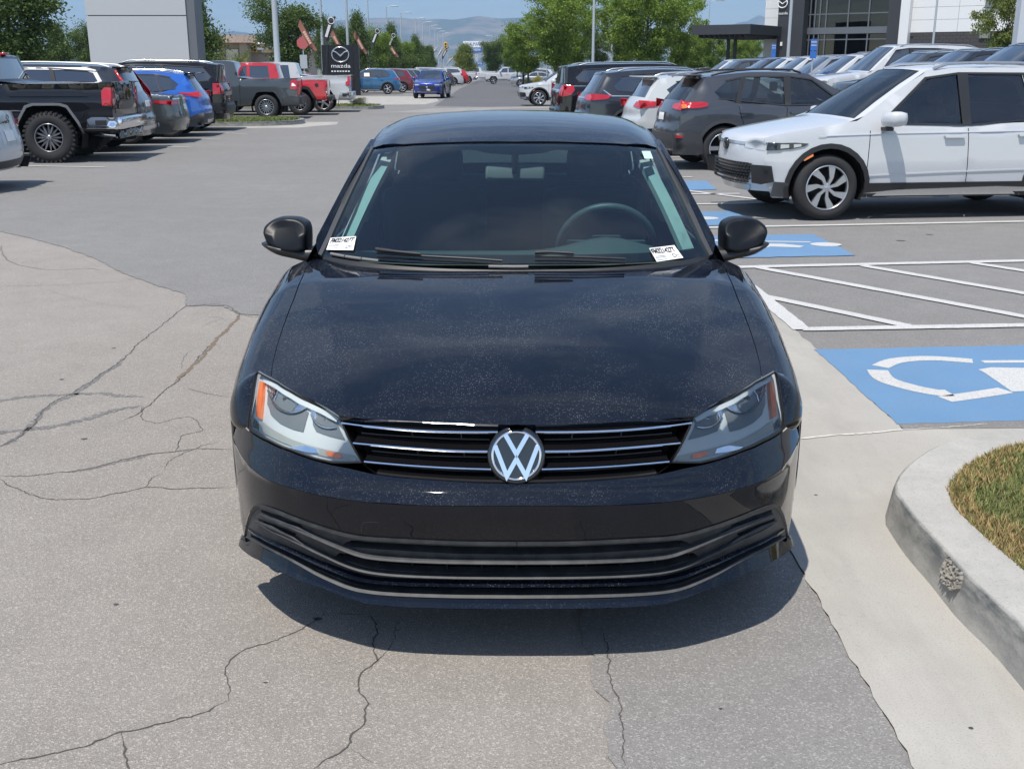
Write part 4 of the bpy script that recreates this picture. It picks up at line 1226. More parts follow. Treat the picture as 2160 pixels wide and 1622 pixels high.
def worn(name, c, under=(.2, .195, .19), amount=.5):
    m = mat(name, c, .75); co = objco(m)
    f = ramp(m, noise(m, co, 150, 6, .8), [(.40, 1.0), (.50, 0.)]); g = ramp(m, noise(m, co, 5, 5), [(.35, min(1, amount * 1.6)), (.7, amount * .6)])
    k = mixc(m, mixc(m, 1., f.outputs[0], g.outputs[0], 'MULTIPLY'), c, under)
    k = mixc(m, ramp(m, noise(m, co, 2.5, 5), [(.4, 0.), (.8, .25)]).outputs[0], k, tuple(x * .6 for x in c))
    lk(m, k, bsdf(m).inputs['Base Color']); bump(m, noise(m, co, 200, 2), .4, .003)
    return m
M_lw = worn('white_line_paint', (.50, .50, .485), amount=.7); M_lb = worn('blue_parking_paint', (.10, .22, .38), (.15, .16, .17), .8)
lines = []
def L2(a, b, w=.11, z=.0165): lines.append(line('l', G(*a), G(*b), w, z, M_lw))
L2((1380, 571), (2360, 549)); L2((1690, 699), (2360, 687), .10)
lines.append(line('l', G(1578, 606), G(1692, 700),   .12, .0168, M_lw))
L2((1600, 568), (2230, 685), .10, .0162); L2((1600, 626), (1915, 692), .10, .0163); L2((1820, 564), (2330, 652), .10, .0162); L2((2050, 558), (2360, 606), .10, .0162)
L2((1300, 487), (2360, 466), .10)
for a, b in (((1430, 412), (1560, 411)), ((1430, 402), (1700, 436)), ((1300, 436), (1800, 428)), ((1250, 378), (1460, 376)), ((1180, 352), (1420, 349))): L2(a, b, .10)
for a, b in (((42, 352), (221, 355)), ((200, 330), (322, 332.5)), ((280, 311), (402, 312.5)), ((360, 294), (465, 296)), ((425, 282.5), (521, 284))):
    p, q = np.array(G(*a)), np.array(G(*b)); d = (p - q) / np.linalg.norm(p - q); lines.append(line('l', q, q + d * 5.5, .10, .0165, M_lw))
for k in range(9): lines.append(line('l', (2.4, 21.4 + 2.95 * k), (7.5, 22.05 + 2.95 * k), .10, .0165, M_lw))
lo = build('parking_lines', cat(*[tuple(l) for l in lines]), M_lw, smooth=False); tag(lo, kind='structure')
b1 = [G(*p) for p in [(1718, 742), (2160, 733), (2420, 728), (2640, 890), (2160, 893), (1892, 900)]]
tag(sheet('blue_parking_square', rag(b1, .006, .06, 8, True), .0105 + .004, M_lb), kind='structure')
b2 = [G(*p) for p in [(1430, 503), (1715, 497), (1806, 542), (1480, 549)]]
tag(sheet('blue_parking_square', rag(b2, .01, .1, 9, True), .0145, M_lb), kind='structure')
b3 = [G(*p) for p in [(1380, 453), (1545, 447), (1600, 476), (1400, 481)]]
tag(sheet('blue_parking_square', b3, .0145, M_lb), kind='structure')
b4 = [G(*p) for p in [(1400, 385), (1490, 384), (1512, 402), (1410, 405)]]
tag(sheet('blue_parking_square', b4, .0145, M_lb), kind='structure')
def thickline(pts, w, z):
    P = chaikin(np.array(pts, float), 2); s = stroke(P, w, 1)
    return P, s
def symbol(org, k=1.0, rot=0.):
    """painted wheelchair user; x to the head, in metres"""
    polys = []
    c, s_ = math.cos(rot), math.sin(rot)
    def arc(cx, cy, r, a0, a1, w, n=16):
        o = [(cx + (r + w / 2) * math.cos(a), cy + (r + w / 2) * math.sin(a)) for a in np.linspace(R(a0), R(a1), n)]
        i = [(cx + (r - w / 2) * math.cos(a), cy + (r - w / 2) * math.sin(a)) for a in np.linspace(R(a1), R(a0), n)]
        return o + i
    polys.append(arc(.42, 0, .36, 75, 178, .10)); polys.append(arc(.42, 0, .36, 182, 285, .10))
    polys.append([(.48, -.50), (.52, -.44), (.98, -.27), (1.0, -.36), (.53, -.53)])          # foot bar
    polys.append([(.80, .22), (.80, .12), (.95, -.10), (1.02, -.34), (1.12, -.32), (1.10, .02), (1.45, .05), (1.45, .18), (1.0, .26)])
    polys.append([(.84, .33), (1.4, .32), (1.46, .36), (1.4, .40), (.84, .39)])
    n = 18; polys.append([(1.70 + .15 * math.cos(t), .17 + .12 * math.sin(t)) for t in np.linspace(0, 2 * math.pi, n, endpoint=False)])
    out = []
    for p in polys:
        q = [(org[0] + k * (x * c - y * s_), org[1] + k * (x * s_ + y * c)) for x, y in p]
        tri = geometry.tessellate_polygon([[Vector((a, b, 0)) for a, b in q]])
        F = []
        for t in tri:
            a, b, cc = [q[i] for i in t]
            F.append(t if (b[0] - a[0]) * (cc[1] - a[1]) - (b[1] - a[1]) * (cc[0] - a[0]) > 0 else t[::-1])
        out.append(([(a, b, .0185) for a, b in q], F, None))
    return cat(*out)
def fan(q, z):
    tri = geometry.tessellate_polygon([[Vector((a, b, 0)) for a, b in q]]); F = []
    for t in tri:
        a, b, c = [q[i] for i in t]; F.append(t if (b[0] - a[0]) * (c[1] - a[1]) - (b[1] - a[1]) * (c[0] - a[0]) > 0 else t[::-1])
    return ([(a, b, z) for a, b in q], F, None)
def wheelchair(dx, dy):
    g = lambda L: np.array([G(*p) for p in L]); out = []
    for ln, w in (([(2051, 767), (1961, 761), (1890, 766), (1856, 779)], .10), ([(1850, 786), (1868, 806), (1925, 824), (1978, 834), (2003, 834.5)], .115), ([(1992, 848), (2060, 838.5), (2121, 829)], .105), ([(2072, 768.5), (2200, 768), (2330, 772)], .055)):
        L_ = spline(g(ln), 5); out.append([tuple(p) for p in stroke(L_, w, 1)])
    out.append([tuple(p) for p in g([(2063, 785), (2090, 780.5), (2240, 783), (2330, 796), (2325, 806), (2210, 800), (2178, 830), (2134, 832), (2075, 791)])])
    c = G(2400, 786); out.append([(c[0] + .15 * math.cos(t), c[1] + .12 * math.sin(t)) for t in np.linspace(0, 2 * math.pi, 18, endpoint=False)])
    return cat(*[fan([(p[0] + dx, p[1] + dy) for p in q], .0160) for q in out])
c0 = np.array(G(2400, 786))
for p in (None, (1742, 519), (1488, 463)):
    d = np.zeros(2) if p is None else np.array(G(*p)) - c0
    tag(build('wheelchair_symbol', wheelchair(*d), M_lw, smooth=False), kind='structure')
# cracks and sealed joints in the old asphalt
M_crack = mat('crack_dark', (.065, .060, .056), .95); M_seal = asphalt('crack_sealant', (.13, .125, .12), (.16, .155, .15), 200, fine=.6)  # open cracks get one even dark colour
M_rust = mat('soil_in_crack', (.15, .115, .08), .95)
def crack(pts, w, seed, jit=.010, z=.0056, taper=True, step=.011):
    rr = random.Random(seed); P = np.array([G(*p) for p in pts]); P = densify(spline(P, 3), step, False)
    n = len(P); V = []; dx = dy = 0
    for i, p in enumerate(P):
        dx = dx * .8 + rr.uniform(-jit, jit); dy = dy * .8 + rr.uniform(-jit, jit)
        ww = w * (.45 + .9 * rr.random()) * (min(1, i / 6 + .15, (n - 1 - i) / 6 + .15) if taper else 1)
        t = P[min(i + 1, n - 1)] - P[max(i - 1, 0)]; t = t / (np.linalg.norm(t) + 1e-9); nn = np.array([-t[1], t[0]])
        a, b = p + (dx, dy) + nn * ww / 2, p + (dx, dy) - nn * ww / 2
        V += [(a[0], a[1], z), (b[0], b[1], z)]
    return V, [(2 * i, 2 * i + 1, 2 * i + 3, 2 * i + 2) for i in range(n - 1)], None
cr = [
    ([(395, 626), (392, 646), (350, 680), (300, 720), (262, 757), (215, 790), (165, 823), (105, 853), (80, 880), (62, 908), (0, 945)], .012, 1),
    ([(395, 648.0), (440, 645), (480, 648), (508, 664), (540, 671), (570, 668)], .009, 2),
    ([(508, 664), (470, 705), (430, 745), (395, 785), (350, 825), (310, 858), (285, 878), (260, 888)], .012, 3),
    ([(0, 1008), (100, 1003), (200, 988), (290, 965), (370, 955), (425, 948), (490, 952)], .010, 5),
    ([(370, 955), (385, 920), (425, 910), (400, 880), (330, 895), (300, 880), (305, 858)], .006, 6),
    ([(350, 992), (372, 965), (440, 938), (470, 935)], .005, 7),
    ([(0, 1012), (40, 1035), (100, 1052), (170, 1055), (240, 1045), (305, 1032), (390, 1034), (490, 1030)], .008, 8),
    ([(305, 1030), (320, 1010), (345, 998)], .006, 9),
    ([(395, 820), (430, 830), (490, 840)], .006, 10),
    ([(430, 690), (450, 680), (470, 672), (430, 668)], .004, 11),
    ([(385, 780), (390, 755), (410, 740)], .004, 12),
    ([(0, 605), (120, 603), (220, 598), (290, 590)], .006, 13),
    ([(80, 608), (200, 640), (300, 650)], .003, 14),
    ([(690, 1290), (650, 1318), (600, 1345), (560, 1360), (520, 1372), (492, 1388), (476, 1420), (480, 1455), (482, 1480)], .006, 15),
    ([(482, 1480), (440, 1500), (380, 1520), (310, 1540), (255, 1548), (200, 1572), (120, 1592), (60, 1600), (0, 1612)], .008, 16),
    ([(255, 1548), (262, 1575), (266, 1622), (268, 1660)], .008, 17),
    ([(782, 1292), (790, 1320), (792, 1355), (788, 1395), (772, 1420), (755, 1455), (768, 1490), (765, 1520), (742, 1560), (735, 1582), (700, 1605), (650, 1640)], .008, 18),
    ([(845, 1300), (835, 1340), (815, 1375), (792, 1400), (778, 1420)], .004, 19),
    ([(735, 1582), (760, 1600), (800, 1612)], .003, 20),
    ([(1270, 1330), (1285, 1390), (1290, 1450), (1305, 1520), (1315, 1622)], .006, 21),
    ([(0, 520), (12, 545), (40, 560), (110, 571), (180, 568), (215, 572)], .010, 22),
    ([(690, 1300), (720, 1295), (780, 1298)], .006, 23),
]
co_ = build('pavement_cracks', cat(*[crack(p, w * .62, s, .0055, .0096 if s in (2, 21) else .0056) for p, w, s in cr]), M_crack, smooth=False); tag(co_, kind='structure')
sl = [([(-60, 860), (0, 846), (70, 838), (150, 834), (230, 833), (300, 840)], .07, 31), ([(-60, 915), (0, 912), (60, 906), (140, 897), (200, 880), (250, 866), (300, 858)], .085, 32), ([(0, 944), (62, 908), (82, 880), (110, 856), (170, 826), (262, 757)], .05, 33), ([(150, 999), (220, 984), (290, 967), (330, 958)], .045, 34)]
so_ = build('crack_sealant', cat(*[crack(p, w * .6, s, .008, .0050) for p, w, s in sl]), M_seal, smooth=False); tag(so_, kind='structure')
ro_ = build('crack_soil', cat(crack([(505, 668), (470, 706), (430, 748), (400, 780), (372, 805)],   .022, 41, .006, .0060), crack([(498, 655), (500, 665)], .02, 42, .006, .0060)), M_rust, smooth=False); tag(ro_, kind='structure')
jo = build('gutter_joint', cat(crack([(1690, 931), (1750, 925), (1830, 920), (1905, 912)], .014, 51, .002, .0155, False), crack([(1905, 912), (1985, 908), (2080, 900)], .006, 52, .001, .0155, False)), mat('joint_filler', (.55, .52, .47), .9), smooth=False); tag(jo, kind='structure')
# small dark spots on the pavement
spt = []
rr = random.Random(5)
for (px, py, rx) in ((178, 928, .014), (130, 802, .015), (240, 736, .015), (245, 1277, .010), (670, 1308, .014), (1900, 510, .05), (1960, 497, .04), (560, 1442, .006), (1520, 1500, .006), (2047, 1544, .007), (1500, 1185, .008), (1720, 1050, .008)):
    x, y = G(px, py); n = 9; V = [(x + rx * (.7 + .5 * rr.random()) * math.cos(a), y + rx * (.5 + .4 * rr.random()) * math.sin(a) , .0056 if px < 700 else .0135 if (px > 1690 and py > 900) else .0096) for a in np.linspace(0, 2 * math.pi, n, endpoint=False)]
    spt.append((V, [tuple(range(n))], None))
tag(build('oil_spots', cat(*spt), mat('oil_spot', (.05, .05, .052), .8), smooth=False), kind='structure')
# chipped piece of the kerb face
def chip():
    rr = random.Random(9); V, F = [], []
    c = np.array([G(2028, 1215, .10)[0], G(2028, 1215, .10)[1]])
    i0 = int(np.argmin(((A_ - c) ** 2).sum(1)))
    nu, nv = 26, 14
    for a in range(nu):
        for b in range(nv):
            u = (a / (nu - 1) - .5) * .15; t = b / (nv - 1); z = .066 + t * .080
            p = A_[i0] + T_[i0] * u; e = max(0, 1 - ((a / (nu - 1) - .5) * 2) ** 2 - ((t - .6) * 1.7) ** 2)
            d = .020 * (1 - t) + .014 + .004 + (rr.uniform(-.008, .004) if e > 0 else -.03) * (1 if e > 0 else 1)
            q = p + O_[i0] * d; V.append((q[0], q[1], z))
    for a in range(nu - 1):
        for b in range(nv - 1): F.append((a * nv + b, (a + 1) * nv + b, (a + 1) * nv + b + 1, a * nv + b + 1))
    return V, F, None
tag(build('chipped_concrete', chip(), concrete('broken_concrete', (.27, .25, .215), .6), smooth=False), kind='structure')
# grass on the island: soil sheet, then blades
_inn = [tuple(p) for p in I_] + [(8, 3.0), (8, -1.5)]
tag(sheet('island_soil', _inn, .145, mat('soil', (.10, .075, .045), 1.)), kind='structure')
def grass(name, poly, n, z0, h, seed, edge_dry=True, wmul=1.0, xr=None, yr=None):
    rr = np.random.RandomState(seed); poly = np.array(poly); mn, mx = poly.min(0), poly.max(0)
    if xr: mn[0], mx[0] = xr
    if yr: mn[1], mx[1] = yr
    P = rr.uniform(mn, mx, (n, 2)); P = P[pip(poly, P)]; k = len(P)
    a = rr.uniform(0, 2 * math.pi, k); l = h * rr.uniform(.5, 1.2, k); w = .0035 * wmul * rr.uniform(.7, 1.3, k); lean = rr.uniform(-.7, .7, (k, 2)) * l[:, None]
    dx, dy = np.cos(a) * w, np.sin(a) * w
    V = np.empty((k, 3, 3)); V[:, 0] = np.stack([P[:, 0] - dx, P[:, 1] - dy, np.full(k, z0)], 1); V[:, 1] = np.stack([P[:, 0] + dx, P[:, 1] + dy, np.full(k, z0)], 1)
    V[:, 2] = np.stack([P[:, 0] + lean[:, 0], P[:, 1] + lean[:, 1], z0 + l], 1)
    me = bpy.data.meshes.new(name); V = V.reshape(-1, 3)
    me.vertices.add(len(V)); me.vertices.foreach_set('co', V.ravel()); me.loops.add(len(V)); me.loops.foreach_set('vertex_index', np.arange(len(V), dtype=np.int32)); me.polygons.add(k); me.polygons.foreach_set('loop_start', np.arange(0, 3 * k, 3, dtype=np.int32)); me.polygons.foreach_set('loop_total', np.full(k, 3, dtype=np.int32))
    me.update(calc_edges=True)
    ob = bpy.data.objects.new(name, me); scene.collection.objects.link(ob); ob['kind'] = 'stuff'
    return ob
def grass_mat(name, g1, g2, dry, dscale=1.6, lo=.45, hi=.62):
    m = mat(name, g1, .8); co = objco(m)
    geo = nd(m, 'ShaderNodeNewGeometry')
    c = mixc(m, geo.outputs['Random Per Island'], g1, g2)
    k = ramp(m, noise(m, co, dscale, 4, .6), [(lo, 0.), (hi, 1.)])
    r2 = ramp(m, geo.outputs['Random Per Island'], [(.3, .0), (.6, 1.)])
    c = mixc(m, k.outputs[0], c, dry); c = mixc(m, r2.outputs[0], c, mixc(m, .5, c, dry))
    lk(m, c, bsdf(m).inputs['Base Color'])
    return m
_e = kb_inn; 
gmA = grass_mat('turf_blades', (.10, .16, .035), (.17, .22, .06), (.34, .27, .12), 2.2, .48, .68)
gp = [tuple(p) for p in I_] + [(4.0, 3.0), (4.0, -1.5)]
ga = grass('grass', gp, 230000, .140, .026, 3, wmul=.8, xr=(1.2, 3.6), yr=(2.6, 5.1)); ga.data.materials.append(gmA)
# dry fringe along the kerb
_nI = np.stack([-np.gradient(I_[:, 1]), np.gradient(I_[:, 0])], 1); _nI /= np.linalg.norm(_nI, axis=1)[:, None]
if (_nI[70] @ (np.array([3.5, 3.0]) - I_[70])) < 0: _nI = -_nI
fr = [tuple(p) for p in I_] + [tuple(p) for p in (I_ + _nI * (.12 + .05 * np.sin(np.arange(140) * .7))[:, None])[::-1]]
gb_ = grass('dry_grass', fr, 60000, .145, .028, 4, xr=(1.2, 3.6), yr=(2.6, 5.1)); gb_.data.materials.append(grass_mat('dry_turf', (.33, .23, .10), (.42, .30, .14), (.38, .24, .10)))
# far grass islands with kerbs on the left
def island(name, pts, z=.14, gcol=None, seed=1, blades=6000):
    P = chaikin(np.array(pts, float), 2, True); n = len(P); c = P.mean(0); I2 = c + (P - c) * (1 - .16 / np.linalg.norm(P - c, axis=1))[:, None]
    V = [(p[0], p[1], 0) for p in P] + [(p[0], p[1], z) for p in P] + [(p[0], p[1], z) for p in I2]
    F = [(i, (i + 1) % n, n + (i + 1) % n, n + i) for i in range(n)] + [(n + i, n + (i + 1) % n, 2 * n + (i + 1) % n, 2 * n + i) for i in range(n)]
    tag(build(name + '_kerb', (V, F, None), M_kerb, smooth=False), kind='structure')
    tag(sheet(name + '_soil', [tuple(p) for p in I2], z - .01, mat('soil')), kind='structure')
    if blades:
        g = grass('grass', [tuple(p) for p in I2], blades, z - .02, .09, seed, wmul=4.5); g.data.materials.append(gmA2)
gmA2 = grass_mat('lawn_blades', (.09, .15, .03), (.15, .21, .06), (.20, .20, .07), .5, .5, .8)
island('verge', [(-15.5, 32.6), (-8.0, 33.0), (-6.6, 34.2), (-6.5, 35.6), (-7.0, 36.6), (-15.5, 36.2)], seed=6, blades=30000)
tag(sheet('apron', [(-9.5, 32.0), (-6.2, 32.6), (-5.4, 34.4), (-5.6, 36.2), (-9.5, 36.0)], .012, M_conc), kind='structure')
island('verge', [(-14.5, 47.3), (-6.4, 47.3), (-5.6, 48.2), (-5.6, 50.0), (-6.4, 50.8), (-14.5, 50.8)], seed=7, blades=8000)
tag(sheet('apron', [(-14, 52.5), (-4.2, 54.5), (-3.9, 60), (-4.8, 71), (-16, 71)], .012, M_conc), kind='structure')
tag(sheet('apron', [(-6, 44.2), (-4.6, 45.0), (-3.4, 49.0), (-.5, 51), (2, 51.5), (4, 51), (4, 49.5), (0, 48.5), (-3, 44)], .0125, concrete('old_concrete_strip', (.27, .26, .24))), kind='structure')
for k in range(4):
    island('planter', [(2.4 + .3 * k, 84 + 14 * k), (13 + k, 84 + 14 * k), (13 + k, 87 + 14 * k), (2.4 + .3 * k, 87 + 14 * k)], blades=0)

tag(build('upper_lot', box(7.75, 90, 14, 56, 0.0, .36), M_asph_new, smooth=False), kind='structure')
tag(build('showroom_forecourt', box(8.2, 90, 56.01, 110, 0.0, .85), M_asph_new, smooth=False), kind='structure')
# ================================================================ parked vehicles
class Car:
    pass
def outline_smooth(pts, n=4):
    """pts: (u, z, tag[, 's']) ; Catmull-Rom except at sharp points"""
    segs, cur = [], []
    out = []; tags = []
    idx = [0] + [i for i in range(1, len(pts) - 1) if len(pts[i]) > 3] + [len(pts) - 1]
    for a, b in zip(idx[:-1], idx[1:]):
        P = np.array([p[:2] for p in pts[a:b + 1]], float)
        S = spline(P, n) if len(P) > 2 else densify(P, np.linalg.norm(P[1] - P[0]) / 3 + 1e-6, False)
        m = len(P) - 1
        per = (len(S) - 1) / m
        for i, q in enumerate(S[:-1]): out.append(q); tags.append(pts[a + int(i / per + 1e-6)][2])
    out.append(np.array(pts[-1][:2], float)); tags.append(pts[-1][2])
    return np.array(out), tags
def design(spec):
    """one body shape -> function that makes the vehicle with a given paint"""
    s = spec; L, Wh, r = s['L'], s['W'] / 2, s['r']; fo, wb = s['fo'], s['wb']; zb = s.get('z0', .24); belt = s['belt']
    x0 = fo + wb / 2
    O, tg = outline_smooth(s['top'])
    # outward normals
    T = np.gradient(O, axis=0); T /= np.linalg.norm(T, axis=1)[:, None]; Nn = np.stack([-T[:, 1], T[:, 0]], 1)   # path goes front-bottom -> up -> back
    fb, rb, cr = s.get('fb', .17), s.get('rb', .10), s.get('crown', .035)
    gf = np.where(Nn[:, 0] < 0, fb, rb)
    E_ = O - np.stack([Nn[:, 0] * gf, Nn[:, 1] * cr], 1)
    bulgew = np.abs(Nn[:, 0])
    # edge outline used by the sides
    El = E_.copy()
    tum = s.get('tumble', .36); r0 = s.get('round', .075)
    D = densify(El, .06, False)
    def W(u, z, raw=False):
        u = np.asarray(u, float); z = np.asarray(z, float)
        pz = np.interp(z, [zb, .42, .62, belt - .12, belt, belt + .02], [.945, .985, 1.0, .985, .955, .948])
        w = Wh * pz - np.maximum(z - belt, 0) * tum * s.get('cab', 1)
        lf, lr = s.get('lf', 1.0), s.get('lr', .9)
        w = w - s.get('tf', .13) * np.clip(1 - (u - El[:, 0].min()) / lf, 0, 1) ** 2.4 - s.get('tr', .09) * np.clip(1 - (El[:, 0].max() - u) / lr, 0, 1) ** 2.4
        if s.get('bed'):
            w = np.where((u > s['bed']), Wh * np.minimum(pz, 1) * .99 - .02, w)
        q = np.stack([u.ravel(), z.ravel()], 1); d = np.full(len(q), 1e9)
        for i in range(0, len(D), 50): d = np.minimum(d, np.sqrt(((q[:, None, :] - D[None, i:i + 50]) ** 2).sum(-1)).min(1))
        d = np.clip(d.reshape(u.shape), 0, r0)
        return w - r0 * .8 * (1 - np.sqrt(np.clip(1 - (1 - d / r0) ** 2, 0, 1)))
    def side(u, z):           # left side, +y
        return np.stack([x0 - u, W(u, z), z + 0 * u], -1)
    wE = W(El[:, 0], El[:, 1]) - 0
    K = np.arange(len(O), dtype=float)
    def rib(k, t):
        k = np.clip(k, 0, len(O) - 1)
        c = np.stack([np.interp(k, K, O[:, 0]), np.interp(k, K, O[:, 1])], -1); e = np.stack([np.interp(k, K, El[:, 0]), np.interp(k, K, El[:, 1])], -1)
        w = np.interp(k, K, wE); f = 1 - np.abs(t) ** 2.6
        p = e + (c - e) * f[..., None]
        return np.stack([x0 - p[..., 0], t * w, p[..., 1]], -1)
    rng = {}
    for i, t in enumerate(tg): rng.setdefault(t, [i, i])[1] = i
    for t in rng: rng[t][1] = min(rng[t][1] + 1, len(O) - 1)
    def kz(z, front=True):
        """outline index at the height z on the nose or the tail"""
        lo, hi = (0, int(np.argmax(O[:, 1] > .0 + s.get('noseh', .9)))) if front else (int(len(O) - 1 - np.argmax(O[::-1, 1] > s.get('tailh', 1.0))), len(O) - 1)
        seg = O[lo:hi + 1, 1]; kk = K[lo:hi + 1]
        if not front: seg, kk = seg[::-1], kk[::-1]
        return np.interp(z, np.maximum.accumulate(seg), kk)
    parts = []      # (name, data, material key, parent index)
    def add(name, d, m, par=-1): parts.append((name, d, m, par)); return len(parts) - 1
    both = lambda d: (d, mirrored(d, 1))
    # --- side shell with wheel openings and windows
    ra = s.get('ra', r + .055); axc = [fo, fo + wb]; wz = r
    def archp(c):
        a0 = math.asin(np.clip((zb - wz) / ra, -1, 1))
        if s.get('square'):
            k = ra
            base = [(c - k * 1.02, zb), (c - k * .92, wz + k * .45), (c - k * .62, wz + k * .93), (c - k * .4, wz + k), (c + k * .4, wz + k), (c + k * .62, wz + k * .93), (c + k * .92, wz + k * .45), (c + k * 1.02, zb)]
            return base
        return [(c - ra * math.cos(a), wz + ra * math.sin(a)) for a in np.linspace(a0, math.pi - a0, 17)]
    ebot = El[0], El[-1]
    poly = [tuple(El[0])] + ([(max(El[0][0] + .02, .05), zb)] if El[0][1] > zb + .01 else []) + archp(axc[0]) + archp(axc[1]) + [(El[-1][0] - .01, zb)] + [tuple(p) for p in El[::-1][:-1]]
    wins = s['windows']; doors = s.get('doors', [])
    holes = [w for w in wins] 
    hs = [np.array(h) for h in holes]
    tl = [np.array(h[0]) for h in s.get('tail', [])]; hd = [np.array(h[0]) for h in s.get('head', [])]
    seam_h = []
    def seam(p, w=.009):
        return stroke(np.array(p, float), w, 1)
    for sm in s.get('seams', []): seam_h.append(seam(sm))
    sh = patch(side, poly, hs + seam_h, step=.13, hstep=.10)
    def fixside(d):
        V, F, N = d
        if (N[:, 1] < 0).mean() > .5: N = -N; F = [tuple(reversed(f)) for f in F]
        return V, F, N
    P_ = lambda *a, **k: fixside(patch(side, *a, **k))
    sh = fixside(sh)
    # --- ribbon
    kmax = len(O) - 1.
    gl = []; gz = []
    for t_, tt in (('windshield', s.get('wst', .90)), ('rear_glass', s.get('rgt', .86))):
        if t_ in rng:
            a, b = rng[t_]; m_ = (b - a) * .06; gl.append([(a + m_ * .6, -tt), (b - m_, -tt * .96), (b - m_, tt * .96), (a + m_ * .6, tt)] if t_ == 'windshield' else [(a + m_, -tt * .92), (b - m_, -tt), (b - m_, tt), (a + m_, tt * .92)])
            gz.append(t_)
    fh = []       # openings cut into nose and tail: lists of (y fraction, z)
    def fpoly(pl, front=True): return [(float(kz(z, front)), y) for y, z in pl]
    kn = 1.0 / 12
    def ribn(d):
        V, F, N = d
        return V, F, N
    def RP(poly, holes=(), **k):
        k.setdefault('step', .22); sc = (s.get('ks', .10), .9)
        d = patch(rib, poly, holes, scale=sc, **k)
        V, F, N = d
        # outward = away from the middle of the car
        c = np.array([0, 0, .7]); q = ((V - c) * N).sum(1)
        if (q < 0).mean() > .5:
            N = -N; F = [tuple(reversed(f)) for f in F]
            off = k.get('off', 0)
            if off or k.get('thick', 0):
                V = V  # rebuilt below with opposite sign
                k2 = dict(k); k2['off'] = -off; k2['flip'] = True
                return patch(rib, poly, holes, scale=sc, **{**k, 'flip': True})
        return V, F, N
    rp = RP([(0, -1), (kmax, -1), (kmax, 1), (0, 1)], gl)
    add('body', cat(sh, mirrored(sh, 1), rp), 'paint')
    for g_, nm in zip(gl, gz): add('windscreen' if nm == 'windshield' else 'rear_window', RP(g_, step=.3, off=-.004), s.get('winmat', 'glass'))
    for w in wins:
        d = P_(w, step=.16, off=-.012)
        for q in both(d): add('side_window', q, s.get('winmat', 'glass'))
        fr = np.array(w); c = fr.mean(0)
    for fpl in s.get('trim', []):
        for q in both(P_(fpl[0], step=.15, off=.004, thick=.01)): add(fpl[2] if len(fpl) > 2 else 'window_trim', q, fpl[1])
    for hp in s.get('handles', []):
        u, z = hp; d = fixside(patch(side, [(u - .11, z - .014), (u + .11, z - .014), (u + .12, z + .004), (u + .10, z + .016), (u - .10, z + .016), (u - .12, z + .004)], step=.05, off=.035, thick=.03))
        for q in both(d): add('door_handle', q, s.get('handle_m', 'paint'))
    # dark mass behind openings
    add('interior_shell', cat(box(x0 - L + .35, x0 - .30, -Wh * .62, Wh * .62, zb, belt - .1), box(x0 - L + .34, x0 - s.get('shell', 1.25), -Wh * .84, Wh * .84, max(belt - .35, wz + ra + .03), belt - .06)), 'dark')
    for c in axc:
        n = 12; a = np.linspace(-.35, math.pi + .35, n); V = []
        for y in (Wh * .97 - .03, Wh * .55): V += [(x0 - c + ra * 1.02 * math.cos(t), y, wz + ra * 1.02 * math.sin(t)) for t in a]
        d = (np.array(V), [(i, i + 1, n + i + 1, n + i) for i in range(n - 1)], None)
        for q in both(d): add('wheel_arch_liner', q, 'dark')
    # wheel arch cladding
    if s.get('clad'):
        cw = s.get('cladw', .055)
        for c in axc:
            o = [(c + (p[0] - c) * (1 + cw / ra), wz + (p[1] - wz) * (1 + cw / ra)) for p in archp(c)]; i_ = archp(c)
            o[0] = (o[0][0], zb); o[-1] = (o[-1][0], zb)
            for q in both(P_(o + i_[::-1], step=.10, off=.014, thick=.03)): add('arch_cladding', q, s['clad'])
        lo = s.get('cladz', .36)
        a, b = axc[0] + ra + cw, axc[1] - ra - cw
        for q in both(P_([(a, zb), (b, zb), (b + .01, lo), (a - .01, lo)], step=.12, off=.012, thick=.03)): add('sill_cladding', q, s['clad'])
        for q in both(P_([(a + .05, zb + .02), (b - .05, zb + .02), (b - .12, zb + .07), (a + .12, zb + .06)], step=.12, off=.020, thick=.01)): add('sill_strip', q, s.get('sillm', 'silver'))
    for nm, pl, m, off, th in s.get('side_parts', []):
        for q in both(P_(pl, step=.10, off=off, thick=th)): add(nm, q, m)
    for nm, pl, m, off, th in s.get('front_parts', []):
        k_ = [(float(kz(z, True)), y) for y, z in pl]
        add(nm, RP(k_, step=.12, off=off, thick=th), m)
    for nm, pl, m, off, th in s.get('rear_parts', []):
        k_ = [(float(kz(z, False)), y) for y, z in pl]
        add(nm, RP(k_, step=.12, off=off, thick=th), m)
    # mirrors
    if s.get('mirror'):
        mu, mz = s['mirror']; w = float(W(np.array(mu), np.array(mz)))
        V, F, _ = box(-.10, .09, 0, .23, -.075, .085, .062); V = np.array(V); V[:, 0] += .05 * (V[:, 1] / .23) * -1; V[:, 2] += .02 * (V[:, 1] / .23); V[:, 0] += x0 - mu; V[:, 1] += w + .05; V[:, 2] += mz + .07
        V2, F2, _ = box(-.05, .04, -.05, .12, -.02, .02, .01); V2 = np.array(V2) + np.array([x0 - mu, w + .02, mz - .02])
        for q in both((V, F, None)): add('side_mirror', q, s.get('mirror_m', 'paint'))
        for q in both((V2, F2, None)): add('mirror_foot', q, 'black')
